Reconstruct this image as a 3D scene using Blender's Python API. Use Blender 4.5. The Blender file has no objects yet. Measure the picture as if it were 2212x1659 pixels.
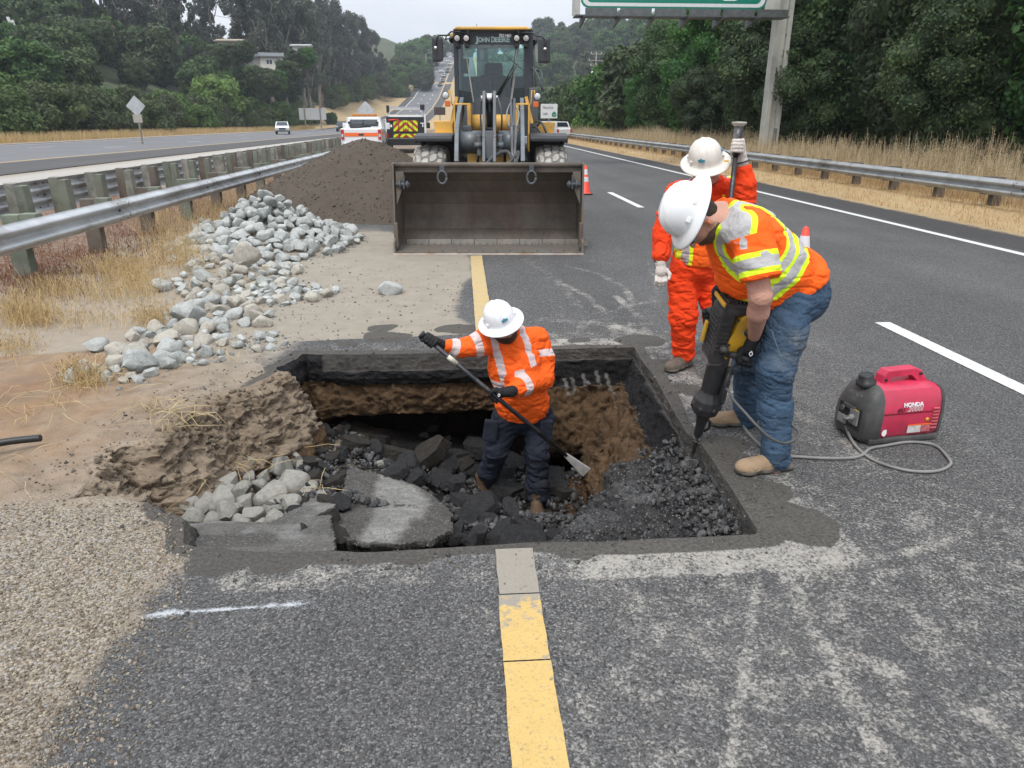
import bpy, bmesh, math, random
import numpy as np
from mathutils import Vector, Matrix, Euler

# ------------------------------------------------------------------ camera, sky, sun, exposure
sc = bpy.context.scene
R = math.radians
CAM_H, PITCH, YAW, FPX = 1.75, 20.3, 3.88, 1534.0      # FPX: focal length for a 2212 px wide frame
cam_d = bpy.data.cameras.new('camera'); cam = bpy.data.objects.new('camera', cam_d)
sc.collection.objects.link(cam); sc.camera = cam
cam.location = (0, 0, CAM_H); cam.rotation_euler = (R(90 - PITCH), 0, R(-YAW))
cam_d.sensor_width = 36; cam_d.lens = 36 * FPX / 2212; cam_d.clip_start = 0.05; cam_d.clip_end = 6000

w = bpy.data.worlds.new('World'); sc.world = w; w.use_nodes = True
SUN_EL, SUN_AZ = 62, 200
def build_world():
    nt = w.node_tree; nt.nodes.clear()
    out = nt.nodes.new('ShaderNodeOutputWorld'); bg = nt.nodes.new('ShaderNodeBackground')
    sky = nt.nodes.new('ShaderNodeTexSky'); sky.sky_type = 'NISHITA'; sky.sun_disc = False
    sky.sun_elevation = R(SUN_EL); sky.sun_rotation = R(SUN_AZ); sky.dust_density = 2.0
    # overcast deck: the blue sky seen through a pale grey cloud layer
    tc = nt.nodes.new('ShaderNodeTexCoord'); mp = nt.nodes.new('ShaderNodeMapping'); mp.inputs['Scale'].default_value = (1, 1, 3.5)
    nz = nt.nodes.new('ShaderNodeTexNoise'); nz.inputs['Scale'].default_value = 2.2; nz.inputs['Detail'].default_value = 6; nz.inputs['Roughness'].default_value = .55
    cr = nt.nodes.new('ShaderNodeValToRGB')
    cr.color_ramp.elements[0].position = .3; cr.color_ramp.elements[0].color = (5.2, 5.7, 6.6, 1)
    cr.color_ramp.elements[1].position = .7; cr.color_ramp.elements[1].color = (8.3, 8.45, 8.7, 1)
    mx = nt.nodes.new('ShaderNodeMix'); mx.data_type = 'RGBA'; mx.inputs[0].default_value = .9
    nt.links.new(tc.outputs['Generated'], mp.inputs[0]); nt.links.new(mp.outputs[0], nz.inputs['Vector'])
    nt.links.new(nz.outputs['Fac'], cr.inputs[0])
    # an overcast deck is brighter overhead than at the horizon
    sx = nt.nodes.new('ShaderNodeSeparateXYZ'); mr = nt.nodes.new('ShaderNodeMapRange'); mr.inputs[1].default_value = .02; mr.inputs[2].default_value = .75; mr.inputs[3].default_value = .84; mr.inputs[4].default_value = 1.55
    mm = nt.nodes.new('ShaderNodeMix'); mm.data_type = 'RGBA'; mm.blend_type = 'MULTIPLY'; mm.inputs[0].default_value = 1
    nt.links.new(tc.outputs['Generated'], sx.inputs[0]); nt.links.new(sx.outputs[2], mr.inputs[0]); nt.links.new(cr.outputs[0], mm.inputs[6]); nt.links.new(mr.outputs[0], mm.inputs[7])
    nt.links.new(sky.outputs[0], mx.inputs[6]); nt.links.new(mm.outputs[2], mx.inputs[7])
    nt.links.new(mx.outputs[2], bg.inputs[0]); bg.inputs[1].default_value = .10
    nt.links.new(bg.outputs[0], out.inputs[0])
build_world()
sl = bpy.data.lights.new('sun', 'SUN'); sun = bpy.data.objects.new('sun', sl); sc.collection.objects.link(sun)
sl.energy = 1.5; sl.angle = R(18); sl.color = (1, .97, .92)
sun.rotation_euler = (R(90 - SUN_EL), 0, R(180 - SUN_AZ))
sun.location = (0, 0, 60)
sc.view_settings.view_transform = 'Standard'; sc.view_settings.look = 'None'
sc.view_settings.exposure = 0.58; sc.view_settings.gamma = 1
sc.cycles.max_bounces = 6; sc.cycles.transparent_max_bounces = 12
sc.cycles.diffuse_bounces = 3; sc.cycles.volume_bounces = 0

# ------------------------------------------------------------------ measuring helpers
_M = Euler((R(90 - PITCH), 0, R(-YAW))).to_matrix()
_Mn = np.array(_M)
def ray(px, py):
    return _M @ Vector(((px - 1106) / FPX, (829.5 - py) / FPX, -1))
def G(px, py, z=0.0):
    d = ray(px, py); t = (z - CAM_H) / d.z
    return Vector((d.x * t, d.y * t, z))
def at(px, py, Y):
    d = ray(px, py); t = Y / d.y
    return Vector((d.x * t, Y, CAM_H + d.z * t))
def proj(x, y, z):
    v = np.stack([x, y, z - CAM_H], -1) @ _Mn          # world -> camera
    zc = -v[..., 2]; zc = np.where(zc < .05, .05, zc)
    return 1106 + FPX * v[..., 0] / zc, 829.5 - FPX * v[..., 1] / zc

# ------------------------------------------------------------------ numpy noise
def _hash(ix, iy, iz, seed):
    n = (ix * 374761393 + iy * 668265263 + iz * 1274126177 + seed * 974634777) & 0xffffffff
    n = ((n ^ (n >> 13)) * 1103515245) & 0xffffffff
    n = ((n ^ (n >> 16)) * 2246822519) & 0xffffffff
    return ((n ^ (n >> 15)) & 0xffff) / 65535.0
def vnoise(p, seed=0):
    p = np.asarray(p, float); i = np.floor(p).astype(np.int64); f = p - i; f = f * f * (3 - 2 * f)
    r = 0
    for dx in (0, 1):
        wx = f[..., 0] if dx else 1 - f[..., 0]
        for dy in (0, 1):
            wy = f[..., 1] if dy else 1 - f[..., 1]
            for dz in (0, 1):
                wz = f[..., 2] if dz else 1 - f[..., 2]
                r = r + wx * wy * wz * _hash(i[..., 0] + dx, i[..., 1] + dy, i[..., 2] + dz, seed)
    return r * 2 - 1
def fbm(p, octv=4, seed=0, gain=.5):
    p = np.asarray(p, float); a = 1; s = 0; t = 0
    for o in range(octv):
        s = s + a * vnoise(p * 2 ** o + 13.7 * o, seed + o); t += a; a *= gain
    return s / t
def P3(x, y, z=None):
    x = np.asarray(x, float); y = np.asarray(y, float)
    return np.stack([x, y, np.zeros_like(x) if z is None else np.asarray(z, float)], -1)
def sstep(a, b, x):
    t = np.clip((np.asarray(x, float) - a) / (b - a), 0, 1); return t * t * (3 - 2 * t)

# ------------------------------------------------------------------ objects, tags
COL = sc.collection
def tag(o, label=None, cat=None, group=None, kind=None):
    if label: o['label'] = label
    if cat: o['category'] = cat
    if group: o['group'] = group
    if kind: o['kind'] = kind
    return o
def thing(name, label, cat, loc=(0, 0, 0), rz=0, group=None, rot=None):
    o = bpy.data.objects.new(name, None); COL.objects.link(o); o.empty_display_size = .2
    o.location = loc; o.rotation_euler = rot if rot else (0, 0, rz)
    return tag(o, label, cat, group)
def link(name, me, mat=None, parent=None, smooth=False):
    if mat is not None:
        for m in (mat if isinstance(mat, (list, tuple)) else [mat]): me.materials.append(m)
    if smooth: me.shade_smooth()
    o = bpy.data.objects.new(name, me); COL.objects.link(o)
    if parent: o.parent = parent
    return o
def mesh_np(name, V, F, attrs=None, mids=None):
    """V (n,3), F (m,3|4) arrays or list of index lists"""
    me = bpy.data.meshes.new(name); V = np.asarray(V, np.float32)
    if isinstance(F, np.ndarray):
        k = F.shape[1]; me.vertices.add(len(V)); me.vertices.foreach_set('co', V.ravel())
        me.loops.add(F.size); me.loops.foreach_set('vertex_index', F.astype(np.int32).ravel())
        me.polygons.add(len(F)); me.polygons.foreach_set('loop_start', np.arange(0, F.size, k, dtype=np.int32))
        try: me.polygons.foreach_set('loop_total', np.full(len(F), k, np.int32))
        except Exception: pass
    else:
        me.from_pydata([tuple(map(float, v)) for v in V], [], [list(map(int, f)) for f in F])
    if attrs:
        for an, av in attrs.items():
            a = me.attributes.new(an, 'FLOAT', 'POINT'); a.data.foreach_set('value', np.asarray(av, np.float32).ravel())
    if mids is not None: me.polygons.foreach_set('material_index', np.asarray(mids, np.int32))
    me.update(calc_edges=True); me.validate()
    return me
def copy_tree(o, parent=None):
    c = o.copy(); COL.objects.link(c); c.parent = parent
    for ch in list(o.children): copy_tree(ch, c)
    return c

class MB:
    """collects solids into one mesh"""
    def __init__(s): s.bm = bmesh.new()
    def _add(s, V, F, M=None, mi=0):
        vs = [s.bm.verts.new((M @ Vector(v)) if M else v) for v in V]
        for f in F:
            try: fc = s.bm.faces.new([vs[i] for i in f]); fc.material_index = mi
            except ValueError: pass
        return vs
    def box(s, c, size, rot=None, bev=0, mi=0, taper=None):
        x, y, z = [k / 2 for k in size]; tx, ty = taper if taper else (1, 1)
        V = [(-x, -y, -z), (x, -y, -z), (x, y, -z), (-x, y, -z), (-x * tx, -y * ty, z), (x * tx, -y * ty, z), (x * tx, y * ty, z), (-x * tx, y * ty, z)]
        F = [(0, 3, 2, 1), (4, 5, 6, 7), (0, 1, 5, 4), (1, 2, 6, 5), (2, 3, 7, 6), (3, 0, 4, 7)]
        M = Matrix.Translation(c) @ (rot.to_4x4() if rot is not None else Matrix())
        vs = s._add(V, F, M, mi)
        if bev:
            es = list({e for v in vs for e in v.link_edges})
            bmesh.ops.bevel(s.bm, geom=es, offset=bev, segments=2, affect='EDGES', profile=.6)
        return s
    def tube(s, pts, r, n=8, mi=0, cap=True, flat=None):
        pts = [Vector(p) for p in pts]; rs = r if isinstance(r, (list, tuple)) else [r] * len(pts)
        rings = []; up = None
        for i, p in enumerate(pts):
            d = (pts[min(i + 1, len(pts) - 1)] - pts[max(i - 1, 0)])
            if d.length < 1e-9: d = Vector((0, 0, 1))
            d.normalize()
            if up is None:
                a = Vector((0, 0, 1)) if abs(d.z) < .9 else Vector((1, 0, 0)); u = d.cross(a).normalized()
            else: u = (up - d * up.dot(d)).normalized()
            up = u; v = d.cross(u)
            fy = flat if flat else 1
            rings.append([s.bm.verts.new(p + u * math.cos(2 * math.pi * k / n) * rs[i] + v * math.sin(2 * math.pi * k / n) * rs[i] * fy) for k in range(n)])
        for a, b in zip(rings, rings[1:]):
            for k in range(n):
                f = s.bm.faces.new((a[k], a[(k + 1) % n], b[(k + 1) % n], b[k])); f.smooth = True; f.material_index = mi
        if cap:
            for rg in (rings[0][::-1], rings[-1]):
                f = s.bm.faces.new(rg); f.material_index = mi
        return s
    def lathe(s, prof, origin=(0, 0, 0), axis=(0, 0, 1), n=32, mi=0, smooth=True):
        """prof: (r, h) list"""
        ax = Vector(axis).normalized(); a = Vector((0, 0, 1)) if abs(ax.z) < .9 else Vector((1, 0, 0))
        u = ax.cross(a).normalized(); v = ax.cross(u); o = Vector(origin)
        rings = [[s.bm.verts.new(o + ax * h + (u * math.cos(2 * math.pi * k / n) + v * math.sin(2 * math.pi * k / n)) * max(r, 1e-4)) for k in range(n)] for r, h in prof]
        for A, B in zip(rings, rings[1:]):
            for k in range(n):
                f = s.bm.faces.new((A[k], A[(k + 1) % n], B[(k + 1) % n], B[k])); f.smooth = smooth; f.material_index = mi
        return s
    def prism(s, poly, ext, M=None, mi=0, bev=0):
        """poly: 3D outline points, ext: extrusion vector"""
        e = Vector(ext); n = len(poly); A = [Vector(p) for p in poly]
        V = A + [p + e for p in A]; F = [tuple(range(n))[::-1], tuple(range(n, 2 * n))] + [(i, (i + 1) % n, n + (i + 1) % n, n + i) for i in range(n)]
        vs = s._add(V, F, M, mi)
        if bev:
            es = list({ed for v in vs for ed in v.link_edges})
            bmesh.ops.bevel(s.bm, geom=es, offset=bev, segments=2, affect='EDGES', profile=.6)
        return s
    def quad(s, pts, mi=0):
        s._add(pts, [tuple(range(len(pts)))], None, mi); return s
    def sphere(s, c, r, sub=2, scale=(1, 1, 1), mi=0):
        M = Matrix.Translation(c) @ Matrix.Diagonal((*[r * k for k in scale], 1))
        res = bmesh.ops.create_icosphere(s.bm, subdivisions=sub, radius=1, matrix=M)
        for v in res['verts']:
            for f in v.link_faces: f.smooth = True; f.material_index = mi
        return s
    def build(s, name, mat, parent=None, smooth=False, M=None, autosmooth=False):
        bmesh.ops.recalc_face_normals(s.bm, faces=s.bm.faces[:])
        me = bpy.data.meshes.new(name); s.bm.to_mesh(me); s.bm.free()
        if M is not None: me.transform(M)
        if autosmooth:
            me.shade_smooth()
            try: me.set_sharp_from_angle(angle=R(32))
            except Exception: pass
        return link(name, me, mat, parent, smooth)

def text_obj(name, txt, size, mat, M, parent=None, depth=.002, shear=0, align='CENTER', bold=0, sx=1):
    cu = bpy.data.curves.new(name, 'FONT'); cu.body = txt; cu.size = size; cu.extrude = depth; cu.align_x = align; cu.align_y = 'CENTER'
    cu.shear = shear; cu.offset = bold; cu.resolution_u = 3
    o = bpy.data.objects.new(name, cu); COL.objects.link(o)
    me = bpy.data.meshes.new_from_object(o.evaluated_get(bpy.context.evaluated_depsgraph_get()))
    bpy.data.objects.remove(o); bpy.data.curves.remove(cu)
    me.transform(Matrix.Diagonal((sx, 1, 1, 1))); me.transform(M)
    me.name = name
    me.materials.clear()
    return link(name, me, mat, parent)
def frame(o, x, y):
    """matrix with origin o, local x, y axes"""
    x = Vector(x).normalized(); z = x.cross(Vector(y)).normalized(); y = z.cross(x)
    return Matrix(((x.x, y.x, z.x, o[0]), (x.y, y.y, z.y, o[1]), (x.z, y.z, z.z, o[2]), (0, 0, 0, 1)))

# ------------------------------------------------------------------ material helpers
def nd(nt, t, ins=None, **pr):
    n = nt.nodes.new('ShaderNode' + t)
    for k, v in pr.items(): setattr(n, k, v)
    for k, v in (ins or {}).items():
        if isinstance(v, bpy.types.NodeSocket): nt.links.new(v, n.inputs[k])
        else:
            if isinstance(v, (tuple, list)) and len(v) == 3 and n.inputs[k].type == 'RGBA': v = (*v, 1)
            n.inputs[k].default_value = v
    return n
def mixc(nt, f, a, b, mode='MIX'):
    n = nt.nodes.new('ShaderNodeMix'); n.data_type = 'RGBA'; n.blend_type = mode
    for i, v in ((0, f), (6, a), (7, b)):
        if isinstance(v, bpy.types.NodeSocket): nt.links.new(v, n.inputs[i])
        else: n.inputs[i].default_value = (*v, 1) if isinstance(v, (tuple, list)) else v
    return n.outputs[2]
def mth(nt, op, a, b=0.0, c=0.0, clamp=False):
    n = nt.nodes.new('ShaderNodeMath'); n.operation = op; n.use_clamp = clamp
    for i, v in enumerate((a, b, c)):
        if isinstance(v, bpy.types.NodeSocket): nt.links.new(v, n.inputs[i])
        else: n.inputs[i].default_value = v
    return n.outputs[0]
def ramp(nt, f, lo, hi, a=0.0, b=1.0):
    n = nt.nodes.new('ShaderNodeMapRange'); n.interpolation_type = 'SMOOTHSTEP'
    nt.links.new(f, n.inputs[0]); n.inputs[1].default_value = lo; n.inputs[2].default_value = hi
    n.inputs[3].default_value = a; n.inputs[4].default_value = b; return n.outputs[0]
def attr(nt, name):
    return nd(nt, 'Attribute', attribute_name=name).outputs['Fac']
def noise(nt, scale, detail=4, rough=.55, vec=None, dist=0.0):
    n = nd(nt, 'TexNoise', {'Scale': scale, 'Detail': detail, 'Roughness': rough, 'Distortion': dist})
    if vec is None: vec = nd(nt, 'TexCoord').outputs['Object']
    nt.links.new(vec, n.inputs['Vector']); return n.outputs['Fac']
def voro(nt, scale, feat='F1', vec=None, out='Distance', rnd=1.0):
    n = nd(nt, 'TexVoronoi', {'Scale': scale, 'Randomness': rnd}, feature=feat)
    if vec is None: vec = nd(nt, 'TexCoord').outputs['Object']
    nt.links.new(vec, n.inputs['Vector']); return n.outputs[out]
def newmat(name):
    m = bpy.data.materials.new(name); m.use_nodes = True; nt = m.node_tree
    b = nt.nodes['Principled BSDF']; return m, nt, b
def sock(b, k, v):
    nt = b.id_data
    if isinstance(v, bpy.types.NodeSocket): nt.links.new(v, b.inputs[k])
    else: b.inputs[k].default_value = (*v, 1) if isinstance(v, (tuple, list)) and len(v) == 3 else v
def bump(nt, b, h, strength=.5, dist=.01):
    n = nd(nt, 'Bump', {'Height': h, 'Strength': strength, 'Distance': dist}); nt.links.new(n.outputs[0], b.inputs['Normal'])
_mc = {}
def mat(name, col, rough=.6, metal=0.0, var=.15, scale=8, bmp=0, bscale=60, dirt=None, dirtamt=.3, spec=None, coat=0):
    """coloured surface with uneven tone, optional dirt and bump"""
    if name in _mc: return _mc[name]
    m, nt, b = newmat(name)
    n1 = noise(nt, scale, 5, .6)
    c = mixc(nt, ramp(nt, n1, .25, .75), tuple(k * (1 - var) for k in col), tuple(min(1, k * (1 + var)) for k in col))
    if dirt is not None:
        n2 = noise(nt, scale * .6, 7, .7); f = ramp(nt, n2, .62 - dirtamt * .5, .78 - dirtamt * .3)
        c = mixc(nt, mth(nt, 'MULTIPLY', f, .75), c, dirt)
    sock(b, 'Base Color', c); sock(b, 'Roughness', ramp(nt, n1, .2, .8, max(.02, rough - .08), min(1, rough + .08))); sock(b, 'Metallic', metal)
    if spec is not None: sock(b, 'Specular IOR Level', spec)
    if coat: sock(b, 'Coat Weight', coat)
    if bmp: bump(nt, b, noise(nt, bscale, 4, .6), .6, bmp)
    _mc[name] = m; return m
# ================================================================== TERRAIN, ROADS, PIT
rng = np.random.default_rng(7); random.seed(7)
def baseY(y): return np.interp(y, [-50, 170, 230, 270, 300, 340, 390, 450, 520, 700, 1600], [0, 0, 1.2, 3.55, 6.4, 11.7, 19.8, 30.8, 42, 50, 60])
def road_left_edge(y): return np.interp(y, [0, 120, 270, 340, 390, 450, 600], [-37.5, -37, -27, -23, -21, -18, -14])
def height(x, y):
    x = np.asarray(x, float); y = np.asarray(y, float)
    z = baseY(y)
    d = np.maximum(0, road_left_edge(y) - x - 7)
    z = z - .85 * baseY(y) * sstep(25, 110, d)
    z = z + 36 * (1 - np.exp(-d / 75)) * (1 + .12 * fbm(P3(x / 60, y / 60), 3, 5))
    dr = np.maximum(0, x - 12)
    z = z + 15 * sstep(12, 90, x) * sstep(190, 330, y) + dr * .02 * sstep(0, 60, dr)
    z = z + .16 * sstep(9.3, 10.2, x) * (1 - sstep(150, 200, y))
    z = z - 8 * sstep(8, 30, x) * sstep(150, 220, y) * (1 - sstep(230, 300, y)) * .3
    # uneven verge left of the shoulder
    verge = sstep(-1.9, -2.6, x) * (1 - sstep(-13.5, -15, x))
    z = z + verge * (.035 * fbm(P3(x * 1.1, y * 1.1), 4, 3) - .02)
    z = z + .07 * np.exp(-((x + 2.3) / .5) ** 2 - ((y - 3.6) / .6) ** 2) * fbm(P3(x * 4, y * 4), 3, 8)
    return z
HEAP = [(-2.95, 11.1, .66, 1.35, 1.7), (-3.2, 9.0, .2, 1.0, 1.0)]
def heap(x, y):
    h = 0
    for cx, cy, hh, rx, ry in HEAP:
        r = np.sqrt(((x - cx) / rx) ** 2 + ((y - cy) / ry) ** 2); h = np.maximum(h, hh * np.clip(1 - r, 0, 1))
    return h
# ---- outline of the hole (measured corners, metres)
HOLE_PX = [(650, 765), (760, 766), (900, 764), (1100, 758), (1250, 753), (1370, 750), (1383, 775), (1414, 812), (1451, 881), (1483, 935), (1514, 958), (1545, 1003), (1592, 1075), (1642, 1154),
           (1498, 1161), (1311, 1169), (1142, 1172), (998, 1181), (860, 1190), (774, 1193), (720, 1189), (600, 1194), (500, 1188), (415, 1168), (385, 1120), (330, 1088), (250, 1072), (165, 1075), (158, 1048), (200, 1008), (236, 962),
           (311, 935), (350, 900), (420, 862), (500, 838), (586, 806)]
HOLE = np.array([G(*p)[:2] for p in HOLE_PX])
def inpoly(x, y, poly):
    ins = np.zeros(np.shape(x), bool); n = len(poly)
    for i in range(n):
        x0, y0 = poly[i]; x1, y1 = poly[(i + 1) % n]
        if y0 == y1: continue
        c = ((y0 > y) != (y1 > y)) & (x < (x1 - x0) * (y - y0) / (y1 - y0) + x0); ins ^= c
    return ins
def polydist(x, y, poly, closed=True):
    best = np.full(np.shape(x), 1e9); bx = np.array(x, float); by = np.array(y, float); n = len(poly)
    for i in range(n if closed else n - 1):
        x0, y0 = poly[i]; x1, y1 = poly[(i + 1) % n]; dx, dy = x1 - x0, y1 - y0; L = dx * dx + dy * dy + 1e-12
        t = np.clip(((x - x0) * dx + (y - y0) * dy) / L, 0, 1); cx = x0 + t * dx; cy = y0 + t * dy; d = np.hypot(x - cx, y - cy)
        m = d < best; best = np.where(m, d, best); bx = np.where(m, cx, bx); by = np.where(m, cy, by)
    return best, bx, by
def stroke(x, y, pts, wd, soft=.5):
    p = [G(*q)[:2] for q in pts]; d, _, _ = polydist(x, y, p, False); return 1 - sstep(wd * (1 - soft), wd * (1 + soft), d)
# roughen the outline a little where it is broken soil
def dense_outline(step):
    P = []; n = len(HOLE)
    for i in range(n):
        a, b = HOLE[i], HOLE[(i + 1) % n]; k = max(1, int(np.hypot(*(b - a)) / step))
        for j in range(k): P.append(a + (b - a) * j / k)
    P = np.array(P); f = fbm(P3(P[:, 0] * 5, P[:, 1] * 5), 4, 21); g = fbm(P3(P[:, 0] * 5 + 50, P[:, 1] * 5), 4, 22)
    soil = sstep(-.95, -1.35, P[:, 0]); amp = .006 + .09 * soil
    P[:, 0] += f * amp; P[:, 1] += g * amp
    return P
OUT = dense_outline(.014)

# ---- ground sheet grid
def axis(lo_f, hi_f, step, lo, hi, g=1.042):
    core = list(np.arange(lo_f, hi_f, step)); a = []; s = step; v = core[-1]
    while v < hi: s = min(s * g, 14); v += s; a.append(v)
    b = []; s = step; v = core[0]
    while v > lo: s = min(s * g, 14); v -= s; b.append(v)
    return np.array(b[::-1] + core + a)
GX = axis(-3.2, 3.0, .022, -420, 420); GY = axis(1.1, 7.0, .022, -12, 1500)
X, Y = np.meshgrid(GX, GY); nx, ny = len(GX), len(GY)
Z = height(X, Y) + .8 * heap(X, Y)
near = (X > -4) & (X < 3) & (Y > 1) & (Y < 8)
ins = np.zeros(X.shape, bool); ins[near] = inpoly(X[near], Y[near], OUT)
# snap the grid vertices next to the outline on to it
m2 = (X > -2.3) & (X < 1.7) & (Y > 2.4) & (Y < 5.8)
dd = np.full(X.shape, 9.0); d_, bx_, by_ = polydist(X[m2], Y[m2], OUT); dd[m2] = d_
SX, SY = X.copy(), Y.copy()
cell_in = ins
anyout = np.zeros_like(ins)
fo = ~(ins[:-1, :-1] & ins[1:, :-1] & ins[:-1, 1:] & ins[1:, 1:])       # faces kept: at least one corner outside
use = np.zeros_like(ins)
use[:-1, :-1] |= fo; use[1:, :-1] |= fo; use[:-1, 1:] |= fo; use[1:, 1:] |= fo
mv = (ins & use)[m2]
tx = SX[m2]; ty = SY[m2]; tx[mv] = bx_[mv]; ty[mv] = by_[mv]; SX[m2] = tx; SY[m2] = ty
# ---- masks
fb = lambda s, o, sd: fbm(P3(SX * s, SY * s), o, sd)
nb = near | ((Y < 22) & (np.abs(X) < 12))
shoulder_x = np.interp(SY, [0, 1.5, 2.3, 2.75, 5.4, 6.2, 7.5, 9, 14, 40], [-1.28, -1.28, -1.3, -1.28, -1.5, -1.75, -2.0, -2.1, -2.1, -2.1])
n1 = fb(1.3, 4, 31); n2 = fb(5, 4, 32)
dirt = sstep(.10, -.14, SX - shoulder_x + .24 * n1 + .12 * n2)                     # 1 = soil, 0 = asphalt
dirt = np.maximum(dirt, sstep(9.0, 9.15, SX + .1 * n1)); dirt = np.maximum(dirt, sstep(155, 165, SY) * (1 - (SX > -2.0) * (SX < 9)))
# left shoulder covered by dust beyond the pit up to the bucket
duston = sstep(.12, -.1, SX - np.interp(SY, [0, 5.3, 6, 7.5, 9.8, 12, 14], [-9, -9, .02, .0, .05, -.6, -9]) + .18 * n1) * sstep(5.35, 5.75, SY + .12 * n2 + .08 * n1)
wetd = .09 + .05 * n1
wet = (1 - sstep(wetd * .75, wetd * 1.25, dd)) * sstep(-1.75, -1.4, SX)
for (px, py, r) in [(1700, 1130, .22), (1640, 1060, .17), (1600, 1000, .15), (1570, 960, .12), (1480, 840, .13), (1440, 790, .16), (1380, 735, .16), (1250, 735, .1), (985, 710, .14), (1020, 712, .14), (835, 728, .17), (830, 708, .1), (750, 745, .08), (600, 1215, .1), (480, 1215, .09), (900, 1205, .07), (1250, 1190, .05), (1420, 1180, .06)]:
    g = G(px, py); wet = np.maximum(wet, 1 - sstep(r * .85, r * 1.1, np.hypot((SX - g.x) / 1.2, SY - g.y) + .08 * n1 + .07 * n2))
# pale cutting dust on the asphalt
dust = (.30 + .2 * n1) * sstep(.8, .12, dd) * sstep(-1.5, -1.2, SX) + .18 * sstep(8.5, 6.2, SY) * sstep(-.3, .2, SX) * sstep(4.2, 1.5, SX) * sstep(5.3, 5.6, SY)
dust = dust + .20 * sstep(.2, .6, SX) * sstep(3.4, 2.2, SX) * (SY < 6) + .06 * sstep(3.1, 2.7, SY) * sstep(.1, .5, SX) + .09 * (SY < 3)
for pts, wd, a in [([(1640, 1190), (1632, 1280), (1612, 1420), (1590, 1540), (1575, 1659)], .022, .75), ([(1690, 1215), (1740, 1330), (1800, 1430), (1860, 1560), (1960, 1700)], .045, .7), ([(1835, 1240), (1820, 1340), (1850, 1480)], .03, .6),
                   ([(1440, 1180), (1300, 1205), (1180, 1215)], .07, .55), ([(1500, 1180), (1640, 1200), (1700, 1215), (1780, 1250)], .06, .6), ([(1860, 1210), (1960, 1195), (2090, 1150)], .035, .6), ([(1800, 1150), (1900, 1130), (2030, 1140)], .03, .5), ([(1380, 1290), (1420, 1340), (1440, 1395)], .035, .65),
                   ([(1900, 1300), (1960, 1310), (2020, 1360)], .04, .6), ([(2110, 1320), (2170, 1380)], .04, .6), ([(1880, 1420), (1920, 1445)], .05, .75), ([(1560, 1380), (1700, 1420)], .05, .55), ([(2140, 1400), (2212, 1440)], .05, .5), ([(2120, 1540), (2200, 1600)], .05, .5), ([(1230, 1480), (1290, 1560)], .05, .5),
                   ([(1180, 1540), (1260, 1650)], .05, .45), ([(1760, 1500), (1900, 1600)], .06, .4), ([(860, 1240), (1050, 1235)], .05, .4), ([(560, 1225), (860, 1215)], .04, .45), ([(1000, 1280), (1060, 1360)], .04, .35), ([(340, 1420), (420, 1440)], .04, .25), ([(430, 1490), (600, 1480)], .04, .25), ([(900, 1560), (1000, 1600)], .05, .2),
                   ([(1500, 760), (1560, 800), (1580, 850)], .09, .45), ([(1740, 800), (1900, 830)], .10, .35), ([(1720, 900), (1850, 990)], .14, .45), ([(1740, 1060), (1860, 1100)], .12, .4), ([(1900, 1080), (2050, 1060)], .1, .2)]:
    dust = np.maximum(dust, a * stroke(SX, SY, pts, wd) * (.75 + .5 * n2)) + 0
# curved tyre and bucket scuffs in front of the loader
for pts, wd, a in [([(1225, 575), (1290, 590), (1350, 620), (1375, 670), (1360, 720)], .05, .4), ([(1190, 600), (1270, 640), (1320, 690), (1330, 735)], .05, .4), ([(1130, 560), (1200, 600), (1250, 660), (1260, 720)], .06, .35), ([(1400, 560), (1420, 620), (1400, 700)], .05, .35), ([(1270, 700), (1350, 660), (1420, 650)], .05, .45), ([(1250, 560), (1330, 570)], .05, .3), ([(1180, 690), (1300, 700), (1400, 720)], .08, .5), ([(1330, 640), (1390, 690), (1400, 730)], .05, .5)]:
    dust = np.maximum(dust, a * stroke(SX, SY, pts, wd) * (.7 + .9 * np.clip(n2 + .3, 0, 1)))
dust = np.clip(dust, 0, 1)
gravel = dirt * sstep(3.3, 2.9, SY + .3 * n1) * sstep(-4.5, -2.2, SX)
rust = sstep(.0, .35, fb(.45, 4, 40) + .35 * sstep(-4.5, -6, SX) * sstep(-14, -9, SX)) * sstep(-2.6, -3.6, SX) * sstep(-14.5, -13.5, SX)      # low red-brown weeds
ochre = np.clip(sstep(-1.7, -2.7, SX + .2 * n1) * sstep(2.2, 4, SY) * sstep(11, 8, SY) * (.85 + .6 * n1), 0, 1)
palegrey = np.clip(duston + sstep(-1.2, -1.5, SX + .3 * n1) * sstep(-2.9, -1.9, SX + .3 * n1 + .1 * n2) * sstep(4.3, 6.3, SY + .6 * n1) * sstep(14, 11, SY) + sstep(.5, 1, heap(SX, SY) * 10), 0, 1)
left_road = ((SX > road_left_edge(SY) - .2) & (SX < -15.0 + np.interp(SY, [0, 200, 340, 450], [0, 1.5, 4, 8])))
shoulderstone = sstep(-13.2, -13.8, SX) * sstep(-15.4, -14.9, SX) * (SY < 180)
drygrass = np.clip(sstep(-38, -40, SX) + sstep(8.6, 9.4, SX) + sstep(150, 190, SY), 0, 1)
farsoil = sstep(200, 260, SY) * (np.abs(SX) > 5)
ZZ = Z + dirt * (1 - sstep(20, 40, Y)) * (.012 * fb(9, 4, 51) + .02 * fb(2.6, 3, 52)) + wet * .004 * n2 + duston * .006 * fb(12, 3, 53)
ZZ[left_road] = np.minimum(ZZ[left_road], baseY(SY[left_road]) - .0)
idx = np.arange(nx * ny).reshape(ny, nx)
import bisect
_gx, _gy = GX.tolist(), GY.tolist()
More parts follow.
